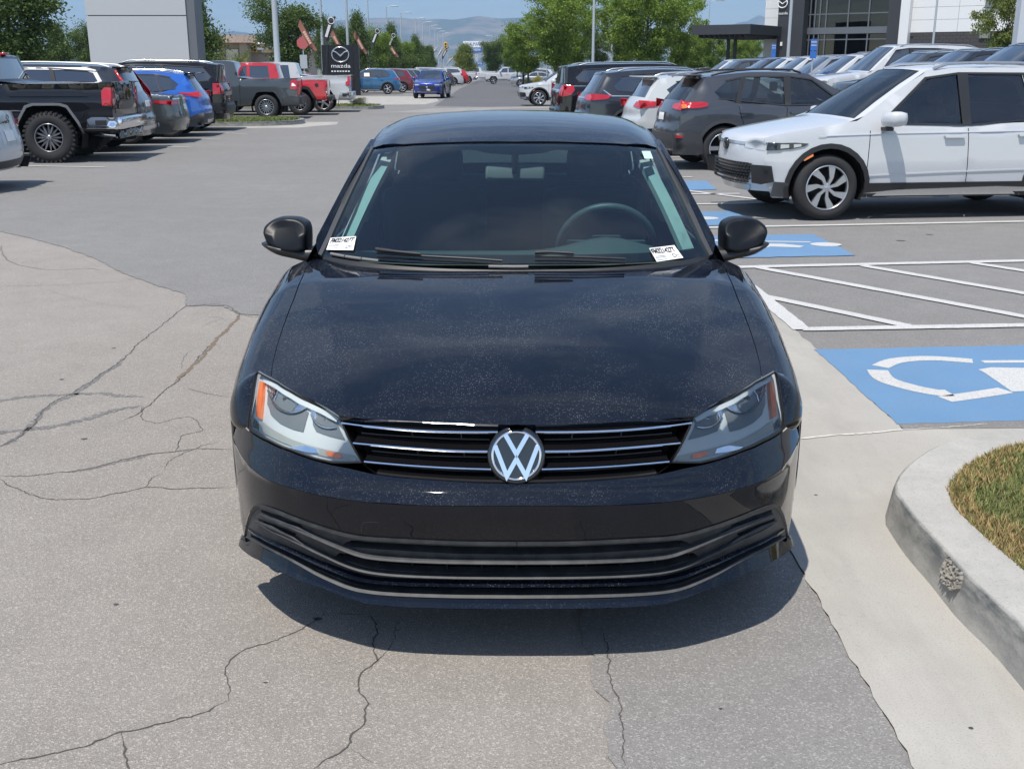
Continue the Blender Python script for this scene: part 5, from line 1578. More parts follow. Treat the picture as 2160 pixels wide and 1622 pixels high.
    if s.get('rails'):
        u0, u1 = s['rails']; n = 12; us = np.linspace(u0, u1, n)
        zt = np.interp(us, El[:, 0][len(El) // 6:], El[:, 1][len(El) // 6:]) if False else np.array([El[(El[:, 1] > belt), 1][np.argmin(abs(El[(El[:, 1] > belt), 0] - u))] for u in us])
        ww = np.array([float(W(np.array(u), np.array(z - .02))) for u, z in zip(us, zt)])
        zz = zt + .045; zz[0] -= .035; zz[-1] -= .035
        P = np.stack([x0 - us, ww - .05, zz], 1)
        for q in both(tube(P, .017, 8)): add('roof_rail', q, s.get('railm', 'silver'))
    for ex in s.get('extra', []):
        add(ex[0], ex[1](x0, W) if callable(ex[1]) else ex[1], ex[2])
    s['parts'] = parts; s['x0'] = x0
    return s
_dmesh = {}
MK = {'glass': M_glass, 'dark': M_dark, 'black': M_black_plastic, 'greyp': M_grey_plastic, 'silver': M_silver, 'chrome': M_chrome, 'red': M_red_lens, 'amber': M_amber, 'clear': M_clear_lamp, 'gloss': M_gloss_black, 'white': M_white, 'paper': M_paper, 'ink': M_ink, 'alloy': M_alloy}
def vehicle(name, spec, paint_m, yaw, ref, world_xy, label, category='car', group=None, wheel_kw=None, over=None, only=None):
    """ref = local (x, y) of the spec that lands on world_xy; yaw in degrees"""
    x0 = spec['x0']; a = R(yaw); c, s_ = math.cos(a), math.sin(a)
    ox = world_xy[0] - (ref[0] * c - ref[1] * s_); oy = world_xy[1] - (ref[0] * s_ + ref[1] * c)
    root = empty(name, (ox, oy, 0.012), a); tag(root, label, category, group)
    over = over or {}
    for i, (nm, d, m, par) in enumerate(spec['parts']):
        key = (id(spec), i)
        if key not in _dmesh:
            o = build(nm, d, MK['black'], root); _dmesh[key] = o.data
        else:
            o = bpy.data.objects.new(nm, _dmesh[key]); scene.collection.objects.link(o); o.parent = root
        o.material_slots[0].link = 'OBJECT'
        mm = over.get(nm, m); o.material_slots[0].material = paint_m if mm == 'paint' else (MK[mm] if isinstance(mm, str) else mm)
    wk = dict(r=spec['r'], w=.23, rim=.68, kind='five'); wk.update(spec.get('wheel', {})); wk.update(wheel_kw or {})
    yo = spec['W'] / 2 - wk['w'] / 2 - .015 + spec.get('wout', 0)
    for u in (spec['fo'], spec['fo'] + spec['wb']):
        for sd in (1, -1): wheel(root, x0 - u, yo * sd, sd, **wk)
    return root
# ---------------------------------------------------------------- body shapes
def crossover(L=4.6, H=1.68, W=1.85, wb=2.69, fo=.93, belt=1.06, hood=1.04, nose=.86, ws=1.15, roof0=2.02, rg=None, r=.36, rake=.45, **kw):
    """ws: windscreen base, roof0: header; rake: how far the tailgate glass leans"""
    e = L
    top = [(.10, .30, 'fascia', 's'), (.02, .48, 'fascia'), (.0, .66, 'fascia'), (.03, nose, 'fascia', 's'), (.12, nose + .07, 'hood'), (.45, hood - .03, 'hood'), (ws - .05, hood + .07, 'hood', 's'),
           (ws, hood + .08, 'windshield', 's'), ((ws + roof0) / 2, (hood + .08 + H - .04) / 2 + .03, 'windshield'), (roof0, H - .035, 'roof', 's'), (roof0 + .5, H - .004, 'roof'), (roof0 + 1.0, H, 'roof'), (e - rake - .55, H - .03, 'roof'), (e - rake, H - .09, 'roof', 's'),
           (e - rake + .01, H - .12, 'rear_glass', 's'), (e - .17, belt + .06, 'tail', 's'), (e - .06, belt - .12, 'tail'), (e - .04, .76, 'tail'), (e, .66, 'tail'), (e, .48, 'tail'), (e - .06, .30, 'tail', 's')]
    hp = H - .115
    wf = [(ws + .38, belt + .03), (roof0 + .02, hp - .05), (roof0 + .40, hp), (roof0 + .42, belt + .01)]
    mid = roof0 + .50; r2 = roof0 + 1.28; wq = e - rake - .25
    wr = [(mid, belt + .01), (mid, hp), (r2 - .12, hp - .005), (r2, belt + .03)]
    wq_ = [(r2 + .08, belt + .04), (r2 - .03, hp - .02), (wq - .18, hp - .07), (wq + .03, belt + .22), (wq - .05, belt + .13)]
    s = dict(L=L, W=W, r=r, fo=fo, wb=wb, belt=belt, top=top, windows=[wf, wr, wq_], z0=.25, noseh=nose - .001, tailh=belt + .05, clad='greyp', mirror=(ws + .42, belt + .02), rails=(roof0 + .15, e - rake - .35),
             seams=[[(ws + .22, hood - .05), (ws + .20, .40)], [(mid - .03, belt - .03), (mid + .0, .40)], [(r2 + .03, belt), (r2 - .02, .85), (fo + wb - .38, .62)]], handles=[(mid - .20, belt - .12), (r2 - .10, belt - .11)])
    pil = [('window_frame', [(ws + .36, belt + .05), (roof0 + .00, hp - .03), (roof0 + .40, hp + .022), (r2 - .1, hp + .018), (wq - .16, hp - .05), (wq - .18, hp - .07), (r2 - .12, hp - .006), (roof0 + .40, hp), (roof0 + .02, hp - .05), (ws + .38, belt + .03)], 'black', .004, .008), ('pillar_trim', [(roof0 + .405, belt + .012), (roof0 + .385, hp + .004), (mid + .01, hp + .004), (mid + .01, belt + .012)], 'black', .005, .006), ('pillar_trim', [(r2 + .005, belt + .035), (r2 - .115, hp - .005), (r2 - .035, hp - .02), (r2 + .075, belt + .045)], 'black', .005, .006),
           ('window_trim', [(ws + .36, belt + .012), (mid, belt - .006), (wq - .03, belt + .105), (wq - .03, belt + .125), (mid, belt + .010), (ws + .38, belt + .028)], kw.get('wtrim', 'black'), .006, .01)]
    s.update(kw); s['side_parts'] = pil + s.get('side_parts', [])
    return s
def frame_trim(s, m='gloss'):
    out = []
    for w in s['windows']:
        w = np.array(w); c = w.mean(0); o = c + (w - c) * (1 + .05 / np.abs(w - c).max(0)); out.append(w)
    return out
def plate(z, y0=-.17, y1=.17):
    return [('licence_plate', [(y0 * 1.1, z - .06), (y1 * 1.1, z - .06), (y1 * 1.1, z + .06), (y0 * 1.1, z + .06)], 'paper', .012, .01)]
MK['sideg'] = glass_mix('side_glass', (.46, .54, .54), 2.0)
def seats(W_):
    out = []
    for sd in (1, -1): out += [('seat', cat(box(-.10, .02, sd * .36 - .22, sd * .36 + .22, .70, 1.22, .04), box(-.10, -.02, sd * .36 - .12, sd * .36 + .12, 1.26, 1.42, .03)), 'seatm')]
    out.append(('rear_bench', box(-1.15, -1.0, -.62, .62, .7, 1.24, .04), 'seatm'))
    out.append(('steering_wheel', xform(tube([(0, .18 * math.cos(t), .18 * math.sin(t)) for t in np.linspace(0, 6.283, 25)], .016, 6, False), Matrix.Translation((.52, .36, 1.08))), 'black'))
    return out
MK['seatm'] = mat('grey_seat', (.09, .085, .085), .85)
# compact grey crossover seen from behind (right row)
S_rav = design(crossover(L=4.45, H=1.62, W=1.845, wb=2.66, fo=.90, rake=.50, belt=1.05, cladz=.40, rb=.12,
    side_parts=[('tail_lamp', [(4.30, 1.00), (4.00, 1.01), (3.86, 1.04), (3.85, 1.08), (3.94, 1.11), (4.10, 1.10), (4.30, 1.14)], 'red', .02, .03), ('tail_lamp_amber', [(4.29, 1.005), (4.19, 1.01), (4.19, 1.05), (4.29, 1.06)], 'amber', .024, .01), ('bumper_cladding', [(3.90, .26), (4.40, .26), (4.44, .60), (4.1, .62), (3.94, .56)], 'greyp', .012, .02), ('bumper_reflector', [(4.26, .53), (4.38, .53), (4.38, .58), (4.26, .57)], 'red', .018, .02)],
    rear_parts=[('tail_lamp', [(-.98, .98), (-.55, 1.0), (-.55, 1.07), (-.98, 1.13)], 'red', .02, .03), ('tail_lamp', [(.55, 1.0), (.98, .98), (.98, 1.13), (.55, 1.07)], 'red', .02, .03), ('bumper_cladding', [(-.97, .34), (.97, .34), (.97, .60), (-.97, .60)], 'greyp', .015, .02)] + plate(.86) + [('plate_frame', [(-.22, .79), (.22, .79), (.22, .93), (-.22, .93)], 'black', .006, .005)],
    extra=seats(1.84) + [('spoiler', lambda x0, W: box(x0 - 4.16, x0 - 3.90, -.60, .60, 1.52, 1.55, .012), 'paint'), ('antenna', tube([(0, 0, 0), (-.05, 0, .10)], .008, 6), 'black')], rails=(2.2, 3.75), railm='black', winmat='sideg', handle_m='paint', wheel=dict(kind='five')))
# small white crossover, rear three-quarter
S_taos = design(crossover(L=4.47, H=1.57, W=1.84, wb=2.68, fo=.90, rake=.42, belt=1.03, cladz=.33, rb=.12,
    side_parts=[('tail_lamp', [(4.36, .90), (4.02, .94), (3.93, 1.02), (4.38, 1.05)], 'red', .012, .02), ('bumper_cladding', [(3.98, .26), (4.42, .26), (4.46, .46), (4.05, .48)], 'greyp', .012, .02)],
    rear_parts=[('tail_lamp', [(-.98, .90), (-.5, .93), (-.55, 1.02), (-.98, 1.04)], 'red', .012, .02), ('tail_lamp', [(.5, .93), (.98, .90), (.98, 1.04), (.55, 1.02)], 'red', .012, .02)] + plate(.80),
    extra=[('spoiler', lambda x0, W: box(x0 - 4.25, x0 - 3.95, -.62, .62, 1.475, 1.505, .012), 'paint')]))
# dark mid-size suv, rear three-quarter
S_rogue = design(crossover(L=4.68, H=1.66, W=1.84, wb=2.70, fo=.95, rake=.46, belt=1.06, cladz=.34, rb=.12,
    side_parts=[('tail_lamp', [(4.50, .97), (4.15, 1.0), (4.05, 1.07), (4.50, 1.12)], 'red', .014, .02), ('bumper_chrome', [(4.2, .46), (4.62, .46), (4.62, .50), (4.2, .50)], 'chrome', .012, .02)],
    rear_parts=[('tail_lamp', [(-.98, .97), (-.5, 1.0), (-.5, 1.08), (-.98, 1.12)], 'red', .014, .02), ('tail_lamp', [(.5, 1.0), (.98, .97), (.98, 1.12), (.5, 1.08)], 'red', .014, .02), ('tailgate_chrome', [(-.5, 1.00), (.5, 1.00), (.5, 1.035), (-.5, 1.035)], 'chrome', .014, .02), ('bumper_chrome', [(-.9, .47), (.9, .47), (.9, .52), (-.9, .52)], 'chrome', .012, .02)] + plate(.82),
    trim=[([(1.55, 1.055), (4.05, 1.075), (4.22, 1.20), (4.24, 1.19), (4.08, 1.055), (1.55, 1.035)], 'silver')]))
# long boxy suv
S_exp = design(crossover(L=5.3, H=1.80, W=2.02, wb=3.1, fo=.98, rake=.22, belt=1.22, hood=1.18, nose=1.0, ws=1.45, roof0=2.15, r=.40, cladz=.36, rb=.08, tailh=1.25,
    side_parts=[('tail_lamp', [(5.16, .98), (4.98, 1.02), (4.88, 1.14), (4.92, 1.24), (5.16, 1.26)], 'red', .014, .02)],
    rear_parts=[('tail_lamp', [(-.99, .98), (-.72, 1.0), (-.72, 1.24), (-.99, 1.26)], 'red', .014, .02), ('tail_lamp', [(.72, 1.0), (.99, .98), (.99, 1.26), (.72, 1.24)], 'red', .014, .02), ('tailgate_chrome', [(-.7, 1.08), (.7, 1.08), (.7, 1.15), (-.7, 1.15)], 'chrome', .014, .02)] + plate(.9),
    trim=[([(1.9, 1.225), (5.05, 1.225), (5.05, 1.245), (1.9, 1.245)], 'chrome')]))
# white three-row suv, front
lampd = mat('headlamp_dark', (.014, .016, .018), .12, .0, .5)
MK['lampd'] = lampd
S_tig = design(crossover(L=4.70, H=1.69, W=1.86, wb=2.79, fo=.89, rake=.35, belt=1.03, hood=1.03, nose=.86, ws=1.12, roof0=2.02, r=.362, cladz=.41, clad='black', fb=.20, cladw=.055, ra=.43, lf=1.0, tf=.12,
    front_parts=[('lower_grille', [(-.72, .62), (-.80, .58), (-.70, .42), (-.62, .38), (.62, .38), (.70, .42), (.80, .58), (.72, .62)], 'lampd', .004, .012),
        ('light_bar', [(-.60, .815), (.60, .815), (.60, .845), (-.60, .845)], 'clear', .006, .01),
        ('headlight', [(-1.0, .765), (-.60, .785), (-.56, .845), (-1.0, .848)], 'lampd', .010, .012), ('headlight', [(.60, .785), (1.0, .765), (1.0, .848), (.56, .845)], 'lampd', .010, .012),
        ('bumper_blade', [(-.70, .36), (-.62, .30), (.62, .30), (.70, .36), (.66, .37), (-.66, .37)], 'silver', .012, .02),
        ('front_intake', [(-.60, .37), (.60, .37), (.56, .31), (-.56, .31)], 'black', .006, .01)],
    side_parts=[('headlight', [(.215, .765), (.46, .785), (.60, .815), (.64, .845), (.50, .855), (.22, .845)], 'lampd', .010, .012), ('headlight_unit', [(.34, .79), (.43, .80), (.43, .835), (.34, .835)], 'clear', .014, .004), ('headlight_unit', [(.48, .80), (.56, .815), (.56, .84), (.48, .838)], 'clear', .014, .004), ('front_marker', [(.60, .655), (.70, .71), (.695, .735), (.63, .70), (.595, .67)], 'amber', .010, .01),
        ('body_crease', [(.75, .93), (1.6, .955), (2.6, .965), (3.9, .985), (3.9, .975), (2.6, .953), (1.6, .943), (.75, .92)], 'paint', .006, .008), ('body_crease', [(1.35, .50), (2.3, .53), (3.2, .55), (3.2, .535), (2.3, .515), (1.35, .485)], 'paint', .008, .008), ('front_trim', [(.02, .62), (.26, .60), (.30, .43), (.16, .40), (.05, .42)], 'black', .008, .012),
        ('door_blade', [(1.32, .30), (3.30, .30), (3.30, .345), (2.9, .36), (2.2, .345), (1.7, .335)], 'silver', .022, .012),
        ('bumper_cladding', [(.28, .26), (.46, .26), (.45, .42), (.30, .43)], 'greyp', .012, .02)],
    wheel=dict(kind='blade', rim=.68), rails=(2.15, 4.2), mirror=(1.50, 1.02), winmat='sideg', extra=seats(1.86)))
# emblem and honeycomb for that nose are added on the vehicle below
def pickup(L=5.85, H=1.90, W=2.04, wb=3.64, fo=.98, belt=1.22, r=.42, z0=.42, cab=2.35, bed=1.36, **kw):
    """cab: rear of the cab; bed: height of the bed rail"""
    rw = cab + 1.45
    top = [(.10, .46, 'fascia', 's'), (.0, .62, 'fascia'), (.0, .95, 'fascia'), (.04, 1.12, 'fascia', 's'), (.2, 1.19, 'hood'), (1.3, 1.28, 'hood', 's'), (1.40, 1.29, 'windshield', 's'), (1.75, 1.62, 'windshield'), (2.05, H - .05, 'roof', 's'), (2.5, H, 'roof'), (rw - .35, H - .01, 'roof'), (rw - .12, H - .06, 'roof', 's'),
           (rw - .11, H - .08, 'rear_glass', 's'), (rw + .02, bed + .04, 'deck', 's'), (rw + .04, bed, 'deck', 's'), (L - .09, bed + .01, 'deck', 's'), (L - .07, bed - .01, 'tail'), (L - .06, 1.0, 'tail'), (L - .06, .60, 'tail', 's'), (L + .02, .58, 'tail', 's'), (L + .02, .42, 'tail', 's')]
    hp = H - .13
    wf = [(1.78, belt + .12), (2.06, hp - .06), (2.62, hp), (2.62, belt + .06), (1.95, belt + .07)]
    wr = [(2.72, belt + .06), (2.72, hp), (rw - .42, hp), (rw - .36, belt + .08)]
    s = dict(L=L, W=W, r=r, fo=fo, wb=wb, belt=belt, top=top, windows=[wf, wr], z0=z0, noseh=1.1, tailh=bed - .03, mirror=(1.75, belt + .10), cab=.62, bed=rw + .05, fb=.12, rb=.03, crown=.02, tr=.03, ra=r + .10, round=.05, square=True, ks=.10,
             seams=[[(1.62, belt), (1.62, .5)], [(2.66, belt + .03), (2.66, .5)], [(rw - .28, belt + .05), (rw - .30, .8), (rw - .38, .5)], [(rw + .03, bed - .03), (rw + .03, .45)]], handles=[(2.5, belt - .08), (rw - .48, belt - .08)])
    s.update(kw); s['rw'] = rw
    return s
def bed_floor(L, rw, W): return None
S_gmc = design(pickup(L=5.85, H=1.93, z0=.52, r=.445, wb=3.64, bed=1.40, ra=.56, clad='arch', cladw=.045, cladz=.54, sillm='black',
    side_parts=[('tail_lamp', [(5.60, 1.00), (5.765, 1.00), (5.775, 1.32), (5.66, 1.32), (5.60, 1.26)], 'red', .012, .02), ('bumper', [(5.30, .60), (5.84, .60), (5.86, .80), (5.40, .80), (5.32, .76)], 'chrome', .030, .04), ('bumper_recess', [(5.46, .655), (5.66, .655), (5.66, .745), (5.46, .745)], 'black', .034, .01), ('bed_crease', [(4.0, 1.16), (5.36, 1.16), (5.22, 1.27), (5.10, 1.29), (4.2, 1.29), (4.05, 1.26)], 'paint', .018, .02)],
    rear_parts=[('tail_lamp', [(-.99, 1.0), (-.87, 1.0), (-.87, 1.32), (-.99, 1.32)], 'red', .014, .02), ('tail_lamp', [(.87, 1.0), (.99, 1.0), (.99, 1.32), (.87, 1.32)], 'red', .014, .02), ('tailgate_letters', [(-.14, 1.09), (.14, 1.09), (.14, 1.17), (-.14, 1.17)], 'silver', .004, .004), ('tailgate', [(-.84, .86), (.84, .86), (.84, 1.36), (-.84, 1.36)], 'paint', .008, .01)],
    extra=[('bumper', lambda x0, W: box(x0 - 5.92, x0 - 5.74, -.98, .98, .58, .80, .04), 'chrome'), ('brake_light', lambda x0, W: box(x0 - 3.72, x0 - 3.60, -.12, .12, 1.88, 1.925, .01), 'red'), ('exhaust', lambda x0, W: tube([(x0 - 5.3, .6, .50), (x0 - 5.75, .75, .47)], .045, 12), 'chrome')], wout=.03, wheel=dict(kind='mesh', rim=.56, w=.29, tread=.016)))
S_tundra = design(pickup(L=5.81, H=1.93, z0=.42, r=.40, wb=3.70, bed=1.34, ra=.50,
    side_parts=[('tail_lamp', [(5.52, .98), (5.74, .98), (5.74, 1.30), (5.60, 1.30), (5.52, 1.2)], 'red', .012, .02), ('lamp_white', [(5.56, 1.08), (5.70, 1.08), (5.70, 1.18), (5.58, 1.18)], 'white', .016, .01), ('bumper', [(5.20, .50), (5.80, .50), (5.82, .76), (5.40, .76), (5.28, .66)], 'greyp', .030, .04)],
    rear_parts=[('tail_lamp', [(-.99, .98), (-.84, .98), (-.84, 1.30), (-.99, 1.30)], 'red', .014, .02), ('tail_lamp', [(.84, .98), (.99, .98), (.99, 1.30), (.84, 1.30)], 'red', .014, .02), ('tailgate', [(-.80, .82), (.80, .82), (.80, 1.30), (-.80, 1.30)], 'paint', .008, .01)],
    extra=[('bumper', lambda x0, W: box(x0 - 5.88, x0 - 5.70, -.98, .98, .50, .76, .04), 'greyp')], wheel=dict(kind='mesh', rim=.62, w=.27)))
S_chev = design(pickup(L=5.80, H=1.92, z0=.46, r=.40, wb=3.70, bed=1.40, ra=.49,
    side_parts=[('tail_lamp', [(5.58, 1.02), (5.74, 1.02), (5.76, 1.36), (5.66, 1.36), (5.66, 1.20), (5.58, 1.14)], 'red', .012, .02), ('bumper', [(5.28, .56), (5.80, .56), (5.82, .78), (5.36, .78)], 'silver', .030, .04), ('bumper_step', [(5.44, .60), (5.70, .60), (5.70, .72), (5.44, .72)], 'black', .034, .01)],
    rear_parts=[('tail_lamp', [(-.99, 1.02), (-.86, 1.02), (-.86, 1.36), (-.99, 1.36)], 'red', .014, .02), ('tail_lamp', [(.86, 1.02), (.99, 1.02), (.99, 1.36), (.86, 1.36)], 'red', .014, .02), ('tailgate', [(-.83, .88), (.83, .88), (.83, 1.36), (-.83, 1.36)], 'paint', .008, .01)],
    extra=[('bumper', lambda x0, W: box(x0 - 5.88, x0 - 5.70, -.98, .98, .54, .78, .04), 'silver')]))
S_glad = design(pickup(L=5.55, H=1.88, z0=.55, r=.42, wb=3.49, bed=1.26, W=1.88, belt=1.20, ra=.52, clad='black', cladw=.10, cladz=.57, sillm='black',
    side_parts=[('fuel_cap', [(5.12 + .07 * math.cos(a), 1.08 + .07 * math.sin(a)) for a in np.linspace(0, 6.0, 12)], 'black', .014, .01), ('tail_lamp', [(5.38, .96), (5.48, .96), (5.48, 1.22), (5.38, 1.22)], 'red', .014, .02)],
    rear_parts=[('tail_lamp', [(-.99, .96), (-.80, .96), (-.80, 1.20), (-.99, 1.20)], 'red', .03, .04), ('tail_lamp', [(.80, .96), (.99, .96), (.99, 1.20), (.80, 1.20)], 'red', .03, .04), ('tailgate', [(-.76, .80), (.76, .80), (.76, 1.22), (-.76, 1.22)], 'paint', .01, .01)],
    extra=[('bumper', lambda x0, W: box(x0 - 5.65, x0 - 5.47, -.90, .90, .52, .70, .03), 'black')], wheel=dict(kind='ten', rim=.55, w=.28)))
MK['arch'] = mat('satin_arch_grey', (.13, .135, .14), .4)
# dark suv with tall pillar lamps
S_volvo = design(crossover(L=4.95, H=1.76, W=1.96, wb=2.98, fo=.89, rake=.38, belt=1.10, hood=1.08, nose=.92, r=.385, cladz=.34, tailh=1.30,
    side_parts=[('tail_lamp', [(4.66, 1.02), (4.80, 1.02), (4.78, 1.18), (4.64, 1.40), (4.50, 1.60), (4.45, 1.60), (4.58, 1.38), (4.66, 1.18)], 'red', .012, .02), ('bumper_chrome', [(4.3, .42), (4.9, .42), (4.9, .50), (4.3, .50)], 'silver', .012, .02)],
    rear_parts=[('tail_lamp', [(-.99, .98), (-.84, .98), (-.84, 1.22), (-.99, 1.22)], 'red', .012, .02), ('tail_lamp', [(.84, .98), (.99, .98), (.99, 1.22), (.84, 1.22)], 'red', .012, .02), ('bumper_chrome', [(-.95, .42), (.95, .42), (.95, .50), (-.95, .50)], 'silver', .012, .02)] + plate(.94),
    trim=[([(1.6, 1.60), (2.2, 1.675), (3.9, 1.665), (4.10, 1.62), (4.34, 1.18), (4.26, 1.18), (4.05, 1.56), (3.85, 1.615), (2.2, 1.63), (1.62, 1.56)], 'white')], railm='white', rails=(2.1, 4.35),
    extra=[('spoiler', lambda x0, W: box(x0 - 4.72, x0 - 4.40, -.66, .66, 1.655, 1.69, .012), 'gloss')]))
def sedan(L=4.9, H=1.45, W=1.85, wb=2.83, fo=.95, r=.335, belt=.96, **kw):
    e = L
    top = [(.10, .26, 'fascia', 's'), (.0, .45, 'fascia'), (.0, .60, 'fascia'), (.05, .72, 'fascia', 's'), (.2, .80, 'hood'), (.7, .90, 'hood'), (1.2, .97, 'hood', 's'), (1.25, .985, 'windshield', 's'), (1.7, 1.25, 'windshield'), (2.1, 1.40, 'roof', 's'), (2.5, H, 'roof'), (3.0, H - .01, 'roof'), (3.45, H - .08, 'roof', 's'),
           (3.47, H - .10, 'rear_glass', 's'), (3.85, 1.24, 'rear_glass'), (4.2, 1.11, 'deck', 's'), (4.5, 1.08, 'deck'), (e - .10, 1.07, 'deck', 's'), (e - .09, 1.05, 'tail'), (e - .05, .85, 'tail'), (e, .62, 'tail'), (e, .45, 'tail'), (e - .08, .27, 'tail', 's')]
    wf = [(1.68, belt + .02), (1.95, 1.20), (2.25, 1.32), (2.62, 1.345), (2.64, belt + .01)]; wr = [(2.72, belt + .01), (2.70, 1.345), (3.15, 1.33), (3.55, 1.20), (3.75, 1.06), (3.5, belt + .03)]
    s = dict(L=L, W=W, r=r, fo=fo, wb=wb, belt=belt, top=top, windows=[wf, wr], z0=.22, noseh=.71, tailh=1.0, mirror=(1.72, belt + .02), seams=[[(1.42, .90), (1.38, .30)], [(2.68, belt - .02), (2.68, .30)], [(3.62, belt), (3.45, .6)]], handles=[(2.5, .84), (3.4, .85)], rb=.13, tumble=.42)
    s.update(kw); return s
S_camry = design(sedan(side_parts=[('tail_lamp', [(4.72, .83), (4.45, .87), (4.40, .92), (4.74, .93)], 'red', .012, .02), ('bumper_cladding', [(4.3, .22), (4.80, .24), (4.86, .38), (4.4, .38)], 'black', .010, .02)],
    rear_parts=[('tail_lamp', [(-1.0, .83), (-.62, .87), (-.62, .92), (-1.0, .93)], 'red', .012, .02), ('tail_lamp', [(.62, .87), (1.0, .83), (1.0, .93), (.62, .92)], 'red', .012, .02), ('bumper_cladding', [(-.98, .30), (.98, .30), (.98, .40), (-.98, .40)], 'black', .010, .02),
        ('plate_frame', [(-.22, .62), (.22, .62), (.22, .84), (-.22, .84)], 'black', .010, .01), ('licence_plate', [(-.19, .66), (.19, .66), (.19, .80), (-.19, .80)], 'paper', .014, .01)]))
S_tesla = design(sedan(L=4.95, H=1.44, belt=.98, side_parts=[('tail_lamp', [(4.78, .86), (4.42, .90), (4.42, .94), (4.80, .95)], 'red', .012, .02)], rear_parts=[('tail_lamp', [(-1.0, .86), (-.5, .88), (-.5, .95), (-1.0, .95)], 'red', .012, .02), ('tail_lamp', [(.5, .88), (1.0, .86), (1.0, .95), (.5, .95)], 'red', .012, .02), ('tailgate_chrome', [(-.9, .97), (.9, .97), (.9, 1.0), (-.9, 1.0)], 'chrome', .012, .01)] + plate(.8)))
S_seltos = design(crossover(L=4.37, H=1.62, W=1.80, wb=2.63, fo=.85, rake=.40, belt=1.05, hood=1.02, cladz=.36, cladw=.06, rb=.12,
    side_parts=[('tail_lamp', [(4.24, .96), (3.90, 1.0), (3.72, 1.08), (4.0, 1.07), (4.24, 1.10)], 'red', .012, .02), ('bumper_cladding', [(3.85, .26), (4.30, .26), (4.36, .58), (4.15, .56), (3.9, .45)], 'greyp', .012, .02)],
    rear_parts=[('tail_lamp', [(-.99, .96), (-.45, 1.0), (-.45, 1.06), (-.99, 1.10)], 'red', .012, .02), ('tail_lamp', [(.45, 1.0), (.99, .96), (.99, 1.10), (.45, 1.06)], 'red', .012, .02), ('bumper_cladding', [(-.97, .32), (.97, .32), (.97, .56), (-.97, .56)], 'greyp', .012, .02), ('skid_plate', [(-.5, .34), (.5, .34), (.6, .42), (-.6, .42)], 'silver', .02, .02)] + plate(.85),
    extra=[('spoiler', lambda x0, W: box(x0 - 4.15, x0 - 3.85, -.58, .58, 1.53, 1.56, .012), 'gloss')], railm='silver'))
S_boxy = design(crossover(L=4.85, H=1.86, W=1.93, wb=2.85, fo=.95, rake=.16, belt=1.22, hood=1.16, nose=1.02, ws=1.40, roof0=1.95, r=.40, cladz=.42, cladw=.07, z0=.32, tailh=1.28,
    side_parts=[('tail_lamp', [(4.50, .98), (4.68, .98), (4.68, 1.26), (4.50, 1.26)], 'red', .02, .03), ('bumper', [(4.2, .48), (4.86, .48), (4.86, .76), (4.25, .76)], 'black', .03, .04)],
    rear_parts=[('tail_lamp', [(-.99, .98), (-.80, .98), (-.80, 1.26), (-.99, 1.26)], 'red', .02, .03), ('tail_lamp', [(.80, .98), (.99, .98), (.99, 1.26), (.80, 1.26)], 'red', .02, .03), ('bumper', [(-.97, .48), (.97, .48), (.97, .76), (-.97, .76)], 'black', .04, .05), ('tailgate_badge', [(-.6, .94), (.6, .94), (.6, 1.04), (-.6, 1.04)], 'silver', .01, .01)], railm='silver'))
# car with its front in view, driving towards the camera
S_front = design(crossover(L=4.57, H=1.62, W=1.84, wb=2.65, fo=.92, rake=.5, belt=1.02, hood=1.0, nose=.84, cladz=.34,
    front_parts=[('grille', [(-.62, .52), (.62, .52), (.66, .74), (-.66, .74)], 'black', .006, .01), ('headlight', [(-.99, .74), (-.62, .74), (-.60, .82), (-.99, .83)], 'clear', .01, .01), ('headlight', [(.62, .74), (.99, .74), (.99, .83), (.60, .82)], 'clear', .01, .01), ('lower_grille', [(-.5, .34), (.5, .34), (.55, .44), (-.55, .44)], 'black', .006, .01), ('badge', [(-.06, .60), (.06, .60), (.06, .68), (-.06, .68)], 'chrome', .012, .01), ('bumper_strip', [(-.8, .36), (.8, .36), (.8, .38), (-.8, .38)], 'silver', .012, .01), ('licence_plate', [(-.02, .46), (.25, .43), (.27, .52), (.0, .55)], 'paper', .02, .01)],
    side_parts=[('headlight', [(.15, .74), (.42, .76), (.44, .82), (.16, .83)], 'clear', .01, .01)]))
# light suv showing its nose (second row)
S_row = design(crossover(L=4.7, H=1.72, W=1.88, wb=2.75, fo=.92, rake=.4, belt=1.06, hood=1.03, nose=.88, rails=(2.2, 4.1),
    front_parts=[('grille', [(-.60, .50), (.60, .50), (.64, .76), (-.64, .76)], 'black', .006, .01), ('headlight', [(-.99, .76), (-.62, .76), (-.60, .85), (-.99, .86)], 'clear', .01, .01), ('headlight', [(.62, .76), (.99, .76), (.99, .86), (.60, .85)], 'clear', .01, .01)],
    side_parts=[('headlight', [(.16, .76), (.46, .78), (.48, .85), (.17, .86)], 'clear', .01, .01)]))
S_tall = design(crossover(L=5.1, H=1.93, W=2.0, wb=3.0, fo=.95, rake=.3, belt=1.16, hood=1.14, nose=.96, ws=1.25, roof0=2.1, r=.39))
S_cx5 = design(crossover(L=4.55, H=1.68, W=1.84, wb=2.70, fo=.92, rake=.5, belt=1.06, hood=1.03, side_parts=[('tail_lamp', [(4.40, .98), (4.08, 1.01), (4.08, 1.06), (4.40, 1.07)], 'red', .012, .02), ('window_sticker', [(2.05, 1.17), (2.42, 1.17), (2.42, 1.40), (2.05, 1.40)], 'paper', .004, .002)],
    rear_parts=[('tail_lamp', [(-.99, .98), (-.5, 1.0), (-.5, 1.06), (-.99, 1.07)], 'red', .012, .02), ('tail_lamp', [(.5, 1.0), (.99, .98), (.99, 1.07), (.5, 1.06)], 'red', .012, .02)]))
